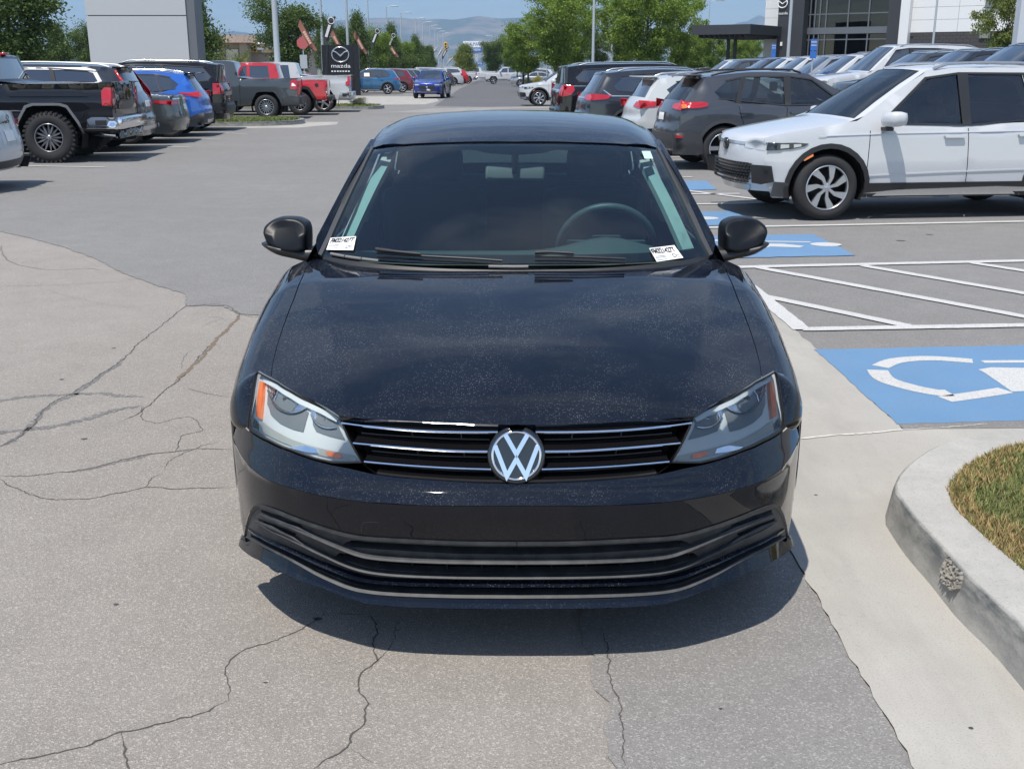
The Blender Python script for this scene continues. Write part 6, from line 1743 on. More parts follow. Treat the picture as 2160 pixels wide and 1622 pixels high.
# ---------------------------------------------------------------- paints
P_white = paint('white_paint', (.50, .515, .525)); P_pearl = paint('pearl_white_paint', (.47, .49, .49))
P_grey = paint('magnetic_grey_paint', (.075, .078, .085), .6, .35); P_black = paint('black_paint', (.008, .008, .010)); P_dark = paint('dark_blue_grey_paint', (.022, .026, .034), .3, .3)
P_blue = paint('bright_blue_paint', (.015, .12, .48), .35, .3); P_hblue = paint('deep_blue_paint', (.012, .035, .26), .4, .3); P_cxblue = paint('eternal_blue_paint', (.03, .13, .26), .5, .3)
P_red = paint('red_paint', (.48, .012, .018)); P_silver = paint('silver_paint', (.42, .43, .44), .6, .3); P_slate = paint('slate_paint', (.075, .082, .085), .55, .32)
P_dred = paint('dark_red_paint', (.16, .01, .015), .3)
# ---------------------------------------------------------------- right row
YR = 7.5
tw = G(1740, 468); tig = vehicle('white_suv', S_tig, P_white, 180 + YR, (S_tig['wb'] / 2, .80 + .115), tw, 'white suv with black wheel arches and machined wheels, parked nose left beside the blue spaces')
x0 = S_tig['x0']
# honeycomb, emblem and strips on its nose
hc = []
for z in np.arange(.40, .615, .040):
    for i, t in enumerate(np.arange(-.74, .75, .072)):
        tt = t + (.036 if int(round((z - .40) / .04)) % 2 else 0)
        if abs(tt) > .76: continue
        ext = .20 * abs(tt) ** 2.6; hc.append(box(x0 - .0 - ext - .012, x0 - ext + .012, tt * .83 - .028, tt * .83 - .010 + .018, z, z + .016, 0))
h_ = build('grille_honeycomb', cat(*hc), M_black_plastic, tig, smooth=False); h_['kind'] = 'stuff'
Me_ = Matrix.Translation((x0 + .010, 0, .80)) @ Matrix.Rotation(R(90), 4, 'Z')
build('badge', xform(lathe([(.0001, -.01), (.06, -.01), (.068, -.004), (.068, .02)], 32), Me_), M_gloss_black, tig)
wdisc = G(1510, 362)
rav = vehicle('grey_crossover', S_rav, P_grey, YR, (-S_rav['wb'] / 2, -.79 - .115), G(1524, 361), 'dark grey crossover with big red tail lights, behind the white suv')
taos = vehicle('white_crossover', S_taos, P_pearl, YR, (S_taos['x0'] - S_taos['L'], .80), (2.16, 23.4), 'small white crossover between the grey crossover and a dark suv')
rog = vehicle('dark_suv', S_rogue, P_dark, YR, (S_rogue['x0'] - S_rogue['L'], .80), (1.36, 26.4), 'dark blue grey suv with chrome window line, third in the row behind the sedan')
ex_ = vehicle('black_suv', S_exp, P_black, YR, (S_exp['x0'] - S_exp['L'], .90), (.90, 29.7), 'long black suv with silver roof edge and angular red tail light')
w_ = G(1137, 225); atl = vehicle('white_suv', S_tig, P_white, 184, (S_tig['wb'] / 2, .92), (w_[0], w_[1]), 'white suv half hidden behind the long black suv, only its nose and wheel in view')
GR = 'second row of parked cars facing left'
rowc = [(P_black, S_exp, 'black suv at the near end of the second row, its roof above the white suv', 22.3), (P_dark, S_row, 'dark suv second from the near end of the second row', 25.2), (P_slate, S_row, 'slate suv right of the tall white suv', 28.0), (P_white, S_tall, 'tall white suv standing above the others in the second row', 30.8), (P_white, S_row, 'white suv left of the tall white one in the second row', 33.8), (P_silver, S_row, 'silver suv in the middle of the second row', 36.7),
        (P_pearl, S_row, 'off-white suv behind the silver suv', 39.6), (P_white, S_row, 'white suv between the off-white and the dark suv', 42.5), (P_dark, S_row, 'dark suv past the middle of the second row', 45.4), (P_white, S_camry, 'low white sedan in the second row', 48.3), (P_slate, S_row, 'grey suv near the far end of the second row', 51.2), (P_white, S_row, 'white suv at the far end of the second row', 54.1)]
for pm, sp, lb, y in rowc:
    v_ = vehicle('parked_car', sp, pm, 180 + YR, (sp['x0'], 0), (8.35, y + .9), lb, 'car', GR); v_.location.z = .372
for sp, pm, nm, xy, lb in ((S_camry, P_white, 'white_sedan', (14.6, 66), 'white sedan parked by the canopy of the showroom'), (S_camry, P_black, 'black_sedan', (11.6, 64), 'black sedan parked in front of the showroom canopy'), (S_row, P_silver, 'silver_suv', (17.6, 64), 'silver suv parked before the glass front of the showroom'), (S_camry, P_silver, 'silver_sedan', (12.6, 60), 'silver sedan nearer than the black sedan by the canopy')):
    v_ = vehicle(nm, sp, pm, 190, (sp['x0'], 0), xy, lb, 'car'); v_.location.z = .862
# ---------------------------------------------------------------- left row
YL = 185
def rearfar(sp, px, yn, w=None):
    """far rear corner at the photo column px"""
    y = yn + sp['W']; zc = y * _cp + 1.0 * _sp; return ((px - 1080) / FPX * zc, y)
def leftcar(nm, sp, pm, px, yn, lab, **kw):
    X, Y = rearfar(sp, px, yn)
    return vehicle(nm, sp, pm, YL, (sp['x0'] - sp['L'] + .02, -sp['W'] / 2 + .06), (X, Y), lab, **kw)
cam_ = leftcar('white_sedan', S_camry, P_white, 66, 14.75, 'white sedan cut by the left edge of the photo, its tail in view')
_cx = S_camry['x0'] - S_camry['L']
_lt = text_obj('model_letters', 'CAMRY', .055, Matrix.Translation((_cx - .012 + .05, .30, .895)) @ Matrix.Rotation(R(-90), 4, 'Z') @ Matrix.Rotation(R(90), 4, 'X'), M_grey_plastic, cam_, .004, 'LEFT', (2.2, 1.0))
build('tail_emblem', xform(tube([(.045 * math.cos(t), 0, .032 * math.sin(t)) for t in np.linspace(0, 6.283, 17)], .006, 5, False), Matrix.Translation((_cx - .015 + .04, 0, .985)) @ Matrix.Rotation(R(90), 4, 'Z')), M_grey_plastic, cam_)
gt = G(112, 345); gmc = vehicle('black_pickup', S_gmc, P_black, YL, (-S_gmc['wb'] / 2, .95), gt, 'black pickup truck with chunky off-road tyres and chrome bumper', 'pickup', over={'rim': 'gloss'}, wheel_kw=dict(spoke_m=mat('milled_alloy', (.30, .30, .31), .3, .8)))
leftcar('dark_suv', S_volvo, P_dark, 338, 22.7, 'dark suv with tall pillar tail lights next to the black pickup', over={})
leftcar('dark_sedan', S_tesla, P_slate, 408, 25.3, 'dark grey sedan low between the dark suv and the bright blue crossover')
leftcar('blue_crossover', S_seltos, P_blue, 456, 27.9, 'bright blue crossover with black cladding in the left row')
leftcar('black_boxy_suv', S_boxy, P_black, 499, 30.6, 'black boxy suv last before the grass verge')
leftcar('grey_pickup', S_tundra, P_slate, 642, 38.3, 'dark grey metallic pickup behind the grass verge', category='pickup')
leftcar('red_pickup', S_glad, P_red, 700, 41.4, 'red pickup with black fender flares between the grey and white pickups', category='pickup')
leftcar('white_pickup', S_chev, P_pearl, 746, 44.4, 'white pickup beside the black dealer sign', category='pickup')
leftcar('red_pickup', S_chev, P_red, 665, 60, 'red pickup far behind the row of pickups', category='pickup')
# ---------------------------------------------------------------- far vehicles
hb = G(908, 208); vehicle('blue_car', S_front, P_hblue, -94, (S_front['fo'] * 0 + S_front['wb'] / 2, .0), (hb[0] - .05, hb[1] - .3), 'deep blue car driving towards the camera on the lane', 'car')
def farcar(sp, pm, px, Y, yaw, lab, grp=None, nm='parked_car', catg='car'):
    X = (px - 1080) / FPX * (Y * _cp + .9 * _sp)
    return vehicle(nm, sp, pm, yaw, (sp['x0'] - sp['L'], -sp['W'] / 2), (X, Y), lab, catg, grp)
GF = 'cars lined up beyond the dealer sign'
farcar(S_cx5, P_cxblue, 846, 79, 186, 'mid blue crossover beside the dealer sign', GF)
farcar(S_cx5, P_dred, 873, 84, 188, 'dark wine crossover right of the mid blue one', GF)
farcar(S_cx5, P_slate, 882, 92, 190, 'grey crossover behind the driving blue car', GF)
farcar(S_cx5, P_silver, 902, 100, 192, 'pale silver crossover behind the driving blue car', GF)
farcar(S_exp, P_white, 943, 106, 192, 'large white suv above the roof of the driving blue car', GF)
farcar(S_cx5, P_slate, 953, 114, 194, 'slate crossover right of the large white suv', GF)
farcar(S_exp, P_white, 972, 120, 194, 'white suv beside the small red car', GF)
farcar(S_cx5, P_red, 983, 128, 196, 'red car near the end of the far row', GF)
farcar(S_chev, P_white, 998, 136, 196, 'white pickup closing the far row', GF, 'white_pickup', 'pickup')
farcar(S_chev, P_white, 1046, 158, 183, 'white pickup crossing at the end of the lane', None, 'white_pickup', 'pickup')
farcar(S_chev, P_white, 1128, 132, 181, 'white pickup under the trees right of the lane', None, 'white_pickup', 'pickup')
farcar(S_row, P_white, 1170, 120, 182, 'white suv far under the trees', None)
farcar(S_camry, P_silver, 1180, 112, 182, 'silver sedan far under the trees', None)
farcar(S_camry, P_red, 1245, 125, 182, 'red sedan under the trees beyond the black suv', None)
rr = random.Random(4)
for k in range(12):
    pm = rr.choice([P_white, P_silver, P_black, P_dark, P_pearl, P_slate]); farcar(rr.choice([S_row, S_camry, S_row]), pm, 1310 + 24 * k, 92 + 3 * (k % 3) + .3 * k, 184, 'distant lot car, ' + ['leftmost', 'second from the left', 'third from the left', 'fourth from the left', 'fifth from the left', 'sixth from the left', 'seventh from the left', 'eighth from the left', 'ninth from the left', 'tenth from the left', 'last but one at right', 'rightmost'][k] + ' under the airy trees', 'cars of the distant lot')
# ================================================================ poles, signs, flags
M_pole = mat('grey_pole', (.40, .44, .46), .45, .2); M_dpole = mat('dark_pole', (.03, .03, .032), .5)
def at(px, Y, z=1.0):
    return (px - 1080) / FPX * (Y * _cp + (CAM_H - z) * _sp)
def lamp_post(px, Y, h, lab, rad=.09, double=False, grp='street lights along the lane', col=None, head=None, arm=1.0, cat_='street light', z=4.):
    X = at(px, Y, z); r_ = empty('street_light', (X, Y, 0)); tag(r_, lab, cat_, grp)
    m = col or M_pole
    build('pole', tube([(0, 0, .5), (0, 0, h * .5), (0, 0, h)], [rad, rad * .85, rad * .6], 12), m, r_)
    build('pole_base', tube([(0, 0, 0), (0, 0, .55)], rad * 2.6, 16), M_conc, r_)
    for sd in ((1, -1) if double else (1,)):
        build('arm', tube([(0, 0, h - .1), (sd * arm * .5, 0, h + .05), (sd * arm, 0, h + .05)], .03, 6), m, r_)
        build('lamp_head', xform(box(-.38, .38, -.18, .18, -.05, .05, .03), Matrix.Translation((sd * arm, 0, h + .05))), m, r_)
    return r_
ords = ['nearest', 'second', 'third', 'fourth', 'fifth', 'sixth', 'seventh', 'eighth', 'ninth']
for k, (px, py, Y) in enumerate([(778, 2, 109), (817, 17, 121), (847, 30, 135), (878, 41, 149), (893, 49, 161), (908, 56, 173), (918, 63, 188), (925, 68, 200), (935, 72, 212)]):
    h = 1.64 + (147 - py) / FPX * .925 * Y * 1.0; lamp_post(px, Y, h, ords[k] + ' street light of the row left of the lane, counted from the dealer sign', .10, arm=.9)
lamp_post(582, 46, 9.5, 'thick pale pole rising between the tan building and the round tree', .13, grp=None, z=3)
lamp_post(679, 85, 11, 'pale pole left of the dealer sign', .11, grp=None)
lamp_post(733, 85, 11, 'pale pole rising behind the dealer sign', .11, grp=None)
lamp_post(1252, 72, 9.5, 'pale pole in front of the airy trees', .10, grp=None)
lamp_post(1228, 95, 9.5, 'thin pole left of the pale pole in the airy trees', .07, grp=None)
lamp_post(1291, 95, 8, 'thin grey pole right of the pale pole in the airy trees', .09, grp=None)
lamp_post(1667, 58, 9.5, 'pale pole in front of the dark showroom tower', .09, grp=None)
lamp_post(1974, 52, 9.5, 'thin white pole in front of the white panel wall', .055, grp=None)
lamp_post(1493, 110, 7.9, 'double armed street light above the canopy', .07, True, None, arm=1.0)
lamp_post(1050, 190, 6.9, 'double armed street light at the end of the lane', .10, True, None, arm=1.6)
for k, (px, Y) in enumerate([(1154, 110), (1167, 105), (1204, 100)]): lamp_post(px, Y, 5.5, ['short', 'leaning', 'slim'][k] + ' white pole under the airy trees', .06, grp=None)
# feather flags
M_flo = mat('flag_orange', (.26, .11, .075), .8); M_flk = mat('flag_black', (.030, .032, .036), .8); M_flg = mat('flag_grey', (.32, .32, .33), .8)
def feather(px0, py0, px1, py1, Y, m, lab, ink):
    """from the tip (px0,py0) down to the foot of the cloth (px1,py1)"""
    def pt(px, py):
        a = (px - 1080) / FPX; b = (py - 811) / FPX; t = Y / (_cp - b * _sp); return Vector((a * t, 0, CAM_H + (-_sp - b * _cp) * t))
    A, B = pt(px0, py0), pt(px1, py1); foot = Vector((B.x + (B.x - A.x) * .5, 0, 0)); r_ = empty('feather_flag', (foot.x, Y, 0)); tag(r_, lab, 'flag', 'feather flags along the car row')
    A, B = A - foot, B - foot; A.y = B.y = 0
    build('flag_pole', tube([(0, 0, 0), tuple(B), tuple((A + B) / 2 + Vector((-.03, 0, 0))), tuple(A)], .022, 6), M_dpole, r_)
    d = (A - B); L_ = d.length; d.normalize(); n = Vector((-d.z, 0, d.x)); w = .36
    V, F = [], []; K_ = 10
    for i in range(K_ + 1):
        t = i / K_; ww = w * (1 - .12 * t) if t < .85 else w * (1 - .12 * t) * (1 - ((t - .85) / .17) ** 2)
        ww = w * (.45 + .55 * min(1, t * 4)) * (ww / w)
        wav = .05 * math.sin(t * 9)
        p = B + d * L_ * t
        V += [tuple(p + Vector((0, -.01, 0))), tuple(p + n * ww + Vector((0, -.01 + wav, 0)))]
    F = [(2 * i, 2 * i + 1, 2 * i + 3, 2 * i + 2) for i in range(K_)]
    fl = build('flag_cloth', (V, F, None), m, r_)
    if ink:
        tq = []
        for i in range(6):
            p = B + d * L_ * (.25 + .07 * i) + n * w * .28; V = [tuple(p + n * a + d * b + Vector((0, -.075, 0))) for a, b in ((0, 0), (w * .4, 0), (w * .4, .11), (0, .11))]; tq.append((V, [(0, 1, 2, 3)], None))
        build('flag_print', cat(*tq), ink, fl, smooth=False)['kind'] = 'stuff'
        if m is M_flk:
            c = B + d * L_ * .82 + n * w * .45; a = np.linspace(0, 2 * math.pi, 17); P = np.array([tuple(c + n * .17 * math.cos(t) + d * .17 * math.sin(t) + Vector((0, -.08, 0))) for t in a]); build('flag_emblem', tube(P, .022, 5, False), ink, fl)
inkw = mat('pale_print', (.62, .62, .62), .7); inko = mat('tan_print', (.66, .42, .30), .7)
fls = [(634, 42, 670, 106, 66, M_flo, 'orange feather flag before the round tree'), (708, 36, 690, 96, 64, M_flk, 'black feather flag left of the dealer sign'), (703, 64, 722, 100, 84, M_flo, 'orange feather flag just behind the dealer sign'), (750, 66, 776, 113, 86, M_flo, 'orange feather flag right of the dealer sign'), (803, 61, 787, 102, 92, M_flk, 'black feather flag between the first two street lights'),
       (795, 92, 812, 114, 104, M_flo, 'small orange feather flag at the second street light'), (836, 71, 822, 106, 106, M_flk, 'black feather flag between the second and third street light'), (822, 90, 842, 120, 108, M_flo, 'orange feather flag left of the third street light'), (853, 90, 874, 123, 122, M_flo, 'orange feather flag right of the third street light'), (868, 92, 890, 124, 126, M_flo, 'orange feather flag by the fourth street light'),
       (925, 100, 910, 120, 150, M_flg, 'pale feather flag near the end of the row'), (937, 100, 924, 122, 156, M_flg, 'second pale feather flag near the end of the row'), (947, 100, 934, 126, 160, M_flk, 'last black feather flag of the row'), (965, 116, 944, 136, 150, M_flg, 'low grey feather flag leaning right')]
for f in fls: feather(f[0], f[1], f[2], f[3], f[4], f[5], f[6], inko if f[5] is M_flo else inkw)
# dealer monolith
sx0, sx1 = at(679, 74, 3), at(757, 74, 3); sw_ = sx1 - sx0; zt = CAM_H + (147 - 96) / FPX * .925 * 74
sg = empty('dealer_sign', ((sx0 + sx1) / 2, 74, 0)); tag(sg, 'black dealer monolith sign with a winged silver emblem', 'sign')
M_sblk = mat('sign_black', (.012, .013, .016), .35)
build('sign_panel', box(-sw_ / 2 + .45, sw_ / 2 - .38, -.16, .16, 0, zt), M_sblk, sg, smooth=False)
build('sign_side', box(-sw_ / 2, -sw_ / 2 + .43, -.20, .20, 0, zt), M_sblk, sg, smooth=False); build('sign_side', box(sw_ / 2 - .36, sw_ / 2, -.20, .20, 0, zt), M_sblk, sg, smooth=False)
a = np.linspace(0, 2 * math.pi, 41); ec = (0, CAM_H + (147 - 116) / FPX * .925 * 74)
P = np.stack([.55 * np.cos(a), np.full(41, -.18), ec[1] + .46 * np.sin(a)], 1); em = build('emblem_ring', tube(P, .045, 8, False), M_silver, sg)
for sd in (1, -1):
    P = np.array([(0, -.19, ec[1] - .10), (sd * .12, -.19, ec[1] + .02), (sd * .30, -.19, ec[1] + .16), (sd * .50, -.19, ec[1] + .22)]); build('emblem_wing', tube(spline(P, 4), [.06] * 5 + [.05] * 4 + [.04] * 4, 8), M_silver, em)
def text_on(body, size, loc, material, parent, w=None, nm='lettering', ext=.01, rz=0.):
    t = text_obj(nm, body, size, Matrix.Translation(loc) @ Matrix.Rotation(rz, 4, 'Z') @ Matrix.Rotation(R(90), 4, 'X'), material, parent, ext, 'CENTER')
    if w:
        xs = [v.co.x for v in t.data.vertices]; k = w / (max(xs) - min(xs))
        for v in t.data.vertices: v.co.x *= k
    return t
text_on('mazda', .34, (0, -.18, ec[1] - .88), M_white, sg, 1.25)
for i_ in range(7): build('small_lettering', box(-.62 + .18 * i_, -.62 + .18 * i_ + .11, -.19, -.17, ec[1] - 1.08, ec[1] - 1.0), M_white, sg, smooth=False)
# light grey pylon at the left
px0, px1 = at(194, 46, 2.5), at(402, 46, 2.5); pw = px1 - px0
py_ = empty('pylon_sign', ((px0 + px1) / 2, 46, 0)); tag(py_, 'tall light grey blank pylon sign behind the parked cars at left', 'sign')
M_pyl = mat('pylon_panel', (.42, .435, .44), .5); M_pyd = mat('pylon_edge', (.12, .13, .14), .5)
zs = CAM_H + (147 - 36) / FPX * .925 * 46
for z0_, z1_ in ((0.0, zs - .02), (zs + .02, zs + 2.6)): build('sign_panel', box(-pw / 2, pw / 2, -.30, .30, z0_, z1_), M_pyl, py_, smooth=False)
build('pylon_core', box(-pw / 2 + .05, pw / 2 + .34, -.24, .9, 0, zs + 2.58), M_pyd, py_, smooth=False)
# traffic sign post and small signs
sp_ = empty('stop_sign', (at(641, 70, 2), 70, 0)); tag(sp_, 'small faded red stop sign on a thin post above a white plate', 'sign')
build('post', tube([(0, 0, 0), (0, 0, 3.6)], .035, 8), M_pole, sp_)
def ngon(n, r_, y, th=.02, rot=0):
    V = [(r_ * math.cos(2 * math.pi * (k + rot) / n), y - th, r_ * math.sin(2 * math.pi * (k + rot) / n)) for k in range(n)]; V += [(v[0], y + th, v[2]) for v in V]
    return flat((V, [tuple(range(n)), tuple(reversed(range(n, 2 * n)))] + [(k, n + k, n + (k + 1) % n, (k + 1) % n) for k in range(n)], None))
build('sign_plate', moved(ngon(8, .38, -.06, .01, .5), (0, 0, 3.2)), mat('sign_red_faded', (.42, .10, .10), .5), sp_); build('sign_plate', box(-.22, .22, -.07, -.05, 1.7, 2.5), M_pole, sp_, smooth=False)
M_sblue = mat('sign_blue', (.03, .13, .42), .5)
for k, (px, Y, zt_, lab) in enumerate([(1630, 50, 2.72, 'blue accessible parking sign by the white sedans'), (1714, 36, 2.55, 'blue accessible parking sign right of the pale pole')]):
    r_ = empty('parking_sign', (at(px, Y, 2), Y, 0)); tag(r_, lab, 'sign', 'accessible parking signs'); build('post', tube([(0, 0, 0), (0, 0, zt_)], .025, 8), M_pole, r_)
    pl_1 = build('sign_plate', box(-.10, .10, -.05, -.035, zt_ - .34, zt_), M_sblue, r_, smooth=False); build('sign_plate', box(-.10, .10, -.05, -.035, zt_ - .58, zt_ - .36), M_sblue, r_, smooth=False)
    text_on('RESERVED', .07, (0, -.055, zt_ - .12), M_white, pl_1, .17, ext=.001); text_on('PARKING', .07, (0, -.055, zt_ - .22), M_white, pl_1, .17, ext=.001)
# traffic signals
for k, (px, py, Y) in enumerate([(940, 100, 175), (966, 125, 150), (505, 102, 150), (538, 100, 150)]):
    z = CAM_H + (147 - py) / FPX * .925 * Y; X = at(px, Y, z); r_ = empty('traffic_signal', (X, Y, z)); tag(r_, ['yellow traffic signal above the pale flags', 'low yellow traffic signal left of the palm-like tree', 'yellow traffic signal left on the long white mast arm', 'yellow traffic signal right on the long white mast arm'][k], 'traffic light')
    build('housing', box(-.25, .25, -.18, .18, -.7, .7, .04), mat('signal_yellow', (.60, .34, .03), .5), r_)
    for j in range(3): build('signal_lens', moved(ngon(12, .14, -.20, .02), (0, 0, .42 - .42 * j)), M_dark, r_)
    if k < 2: build('post', tube([(.35, 0, -z), (.35, 0, .5), (0, 0, .5)], .07, 8), M_pole, r_)
ma = empty('mast_arm', (at(585, 150, 4), 150, 0)); tag(ma, 'long white signal mast arm across the tan building', 'mast arm')
zz = CAM_H + (147 - 93) / FPX * .925 * 150; build('arm', tube([(0, 0, zz), (at(430, 150, 4) - at(585, 150, 4), 0, zz - .05)], [.13, .08], 8), M_white, ma); build('post', tube([(0, 0, 0), (0, 0, zz + .3)], .15, 10), M_white, ma)
# roadside shop pylon
YS = 260; X0, X1 = at(977, YS, 7), at(1016, YS, 7); zz = lambda py: CAM_H + (147 - py) / FPX * .925 * YS
sp2 = empty('shop_pylon', ((X0 + X1) / 2, YS, 0)); tag(sp2, 'white and blue shop pylon sign far down the lane', 'sign'); w2 = X1 - X0
build('sign_board', box(-w2 / 2, w2 / 2, -.3, .3, zz(101), zz(88)), M_white, sp2, smooth=False); build('sign_board', box(-w2 / 2 + 1.6, w2 / 2, -.3, .3, zz(112), zz(101.3)), M_sblue, sp2, smooth=False)
build('sign_board', box(w2 / 2 - 2.2, w2 / 2 + .3, -.3, .3, zz(139), zz(131)), M_sblue, sp2, smooth=False)
build('post', box(w2 / 2 - 1.6, w2 / 2 - .8, -.2, .2, 0, zz(112)), M_pole, sp2, smooth=False)
text_on('WALMART', 1.1, (.3, -.32, zz(99.5)), M_sblue, sp2, w2 * .85, ext=.01); text_on('CINEMA', .8, (.8, -.32, zz(110)), M_white, sp2, w2 * .5, ext=.01); text_on('LOWES', .6, (w2 / 2 - .95, -.32, zz(137.5)), M_white, sp2, 2.1, ext=.01)
# ================================================================ buildings
# showroom on the right: local x runs along the front, to the right and towards the camera
BO, BA = np.array([19.6, 75.0]), R(-35)
bl = empty('showroom', (BO[0], BO[1], 0), BA); tag(bl, 'modern car showroom with white panels, black tower and tall glass front', 'building')
def FB(px, py=None, off=0.):
    """photo column -> position along the showroom front (off metres behind it)"""
    a = (px - 1080) / FPX; d = np.array([math.cos(BA), math.sin(BA)]); n = np.array([-d[1], d[0]]); O = BO + n * off
    # X = a*(Y*cp + k)  with the height term ignored
    k = -.3 * _sp * 0
    t = (a * (O[1] * _cp) - O[0]) / (d[0] - a * d[1] * _cp)
    P = O + d * t; return t, P[1]
def ZB(px, py):
    t, Y = FB(px); b = (py - 811) / FPX; tt = Y / (_cp - b * _sp); return CAM_H + (-_sp - b * _cp) * tt
M_bwhite = mat('white_metal_panel', (.72, .72, .70), .45, .1); M_bdark = mat('dark_metal_cladding', (.045, .047, .052), .5, .2); M_brick = mat('charcoal_block', (.055, .052, .052), .85); M_mull = mat('mullion_grey', (.16, .17, .18), .4, .5)
M_bglass = glass_mix('showroom_glass', (.10, .13, .13), 1.6)
f0, f1, f2, f3, f4, f5 = [FB(p)[0] for p in (1606, 1645, 1692, 1866, 1893, 1912)]
ft = 9.0
xe = FB(2330)[0]
build('wall', box(f0, f1, .12, 8, 0, ft), M_bwhite, bl, smooth=False)
def panels(x0_, x1_, z0_, z1_, pw_, ph, m, y=0.0, th=.06):
    nx = max(1, round((x1_ - x0_) / pw_)); nz = max(1, round((z1_ - z0_) / ph)); w_ = (x1_ - x0_) / nx; h_ = (z1_ - z0_) / nz; me = None
    for i in range(nx):
        for j in range(nz):
            if me is None:
                o = build('panel', box(.008, w_ - .008, -th, 0, .008, h_ - .008), m, bl, smooth=False); me = o.data
            else:
                o = bpy.data.objects.new('panel', me); scene.collection.objects.link(o); o.parent = bl
            o.location = (x0_ + i * w_, y, z0_ + j * h_)
panels(f0, f1, ZB(1625, 58), ft, 3.2, .62, M_bwhite, .115)
build('tower', box(f1, f2 + .2, -.9, 8, 0, ft + 1.5), M_bdark, bl, smooth=False)
txm = (f1 + f2) / 2 - .5; ez_ = ZB(1655, 9)
P = np.array([(txm + .33 * math.cos(t), -.97, ez_ + .28 * math.sin(t)) for t in np.linspace(0, 2 * math.pi, 33)]); te = build('tower_emblem', tube(P, .035, 8, False), M_white, bl)
for sd in (1, -1): build('emblem_wing', tube([(txm, -.97, ez_ - .05), (txm + sd * .14, -.97, ez_ + .06), (txm + sd * .30, -.97, ez_ + .12)], .03, 6), M_white, te)
text_on('mazda', .22, (txm, -.93, ZB(1655, 34)), M_white, bl, .75)
# glass front
build('glass_back_wall', box(f2 + .2, f3, 6.0, 6.2, 0, ft), M_bdark, bl, smooth=False)
build('showroom_floor', box(f2 + .2, f3, .1, 6.0, ZB(1780, 60) - .3, ZB(1780, 60)), M_mull, bl, smooth=False)
zsp0, zsp1 = ZB(1780, 72), ZB(1780, 58)
build('spandrel', box(f2 + .2, f3, -.10, .12, zsp0, zsp1), M_mull, bl, smooth=False)
cols = [FB(p)[0] for p in (1692, 1702, 1712, 1722, 1735, 1781, 1824, 1866)]
for i in range(len(cols) - 1):
    for z0_, z1_ in ((.2, 1.35), (1.42, zsp0), (zsp1, ZB(1780, 30)), (ZB(1780, 29), ft)):
        build('glass_pane', box(cols[i] + .04, cols[i + 1] - .04, 0.0, .02, z0_ + .03, z1_ - .03), M_bglass, bl, smooth=False)
for c in cols: build('mullion', box(c - .04, c + .04, -.08, .06, 0, ft), M_mull, bl, smooth=False)
for z in (1.38, ZB(1780, 84), ZB(1780, 29.5)): build('transom', box(f2 + .2, f3, -.06, .05, z - .035, z + .035), M_mull, bl, smooth=False)
build('dark_pier', box(f3, f4, -.3, 6, 0, ft + .5), M_bdark, bl, smooth=False); build('white_pier', box(f4, f5, -.5, 6, 0, ft + .7), M_bwhite, bl, smooth=False)
zb_ = ZB(2000, 68)
build('wall', box(f5, xe, .12, 8, 0, ft), M_bdark, bl, smooth=False)
panels(f5, xe, zb_, ft, 3.0, .70, M_bwhite, .115)
nb_ = 0; bx_ = []
for j, z in enumerate(np.arange(0.02, zb_ - .05, .2)):
    for i, x in enumerate(np.arange(f5 - (j % 2) * .2, xe, .4)):
        if x > f5 - .05: bx_.append(box(x + .006, x + .394, .07, .13, z + .006, min(z + .194, zb_ - .01)))
build('blockwork', cat(*bx_), M_brick, bl, smooth=False)['kind'] = 'stuff'
w0, w1 = FB(2063)[0], FB(2095)[0]; wf_ = build('window', box(w0, w1, -.02, .05, ZB(2080, 18), ft), M_mull, bl, smooth=False); build('pane', box(w0 + .08, w1 - .08, -.04, -.02, ZB(2080, 16), ft - .1), M_glass, wf_, smooth=False)
w0, w1 = FB(2057)[0], FB(2080)[0]; wf_ = build('window', box(w0, w1, -.02, .05, ZB(2070, 82), ZB(2070, 68)), M_mull, bl, smooth=False); build('pane', box(w0 + .08, w1 - .08, -.04, -.02, ZB(2070, 81), ZB(2070, 70)), M_glass, wf_, smooth=False)
build('wall_lamp', box(FB(1654)[0], FB(1658)[0], -1.0, -.9, ZB(1655, 98), ZB(1655, 90)), M_white, bl, smooth=False)
# canopy
c0, c1 = FB(1470, off=-5)[0], FB(1645)[0]
cz0, cz1 = ZB(1600, 78), ZB(1600, 59)
cn = build('canopy', box(c0, f1 + .3, -6.0, 2.0, cz0, cz1), M_bdark, bl, smooth=False)
for x in np.arange(c0 + .3, f1, .35): build('canopy_beam', box(x, x + .06, -5.6, 1.6, cz0 - .18, cz0 - .004), M_bdark, cn, smooth=False)
for px in (1534, 1548): t_ = FB(px, off=-2)[0]; build('canopy_column', box(t_ - .09, t_ + .09, -2.1, -1.92, 0, cz0 - .18), M_bdark, cn, smooth=False)
# display car behind the upper glass
zc_ = ZB(1780, 60)
dc_xy = BO + np.array([math.cos(BA), math.sin(BA)]) * (FB(1772)[0]) + np.array([-math.sin(BA), math.cos(BA)]) * 3.0
dcar = vehicle('display_car', S_row, P_silver, 60, (0, 0), tuple(dc_xy), 'pale display car behind the upper glass of the showroom', 'car'); dcar.location.z = zc_
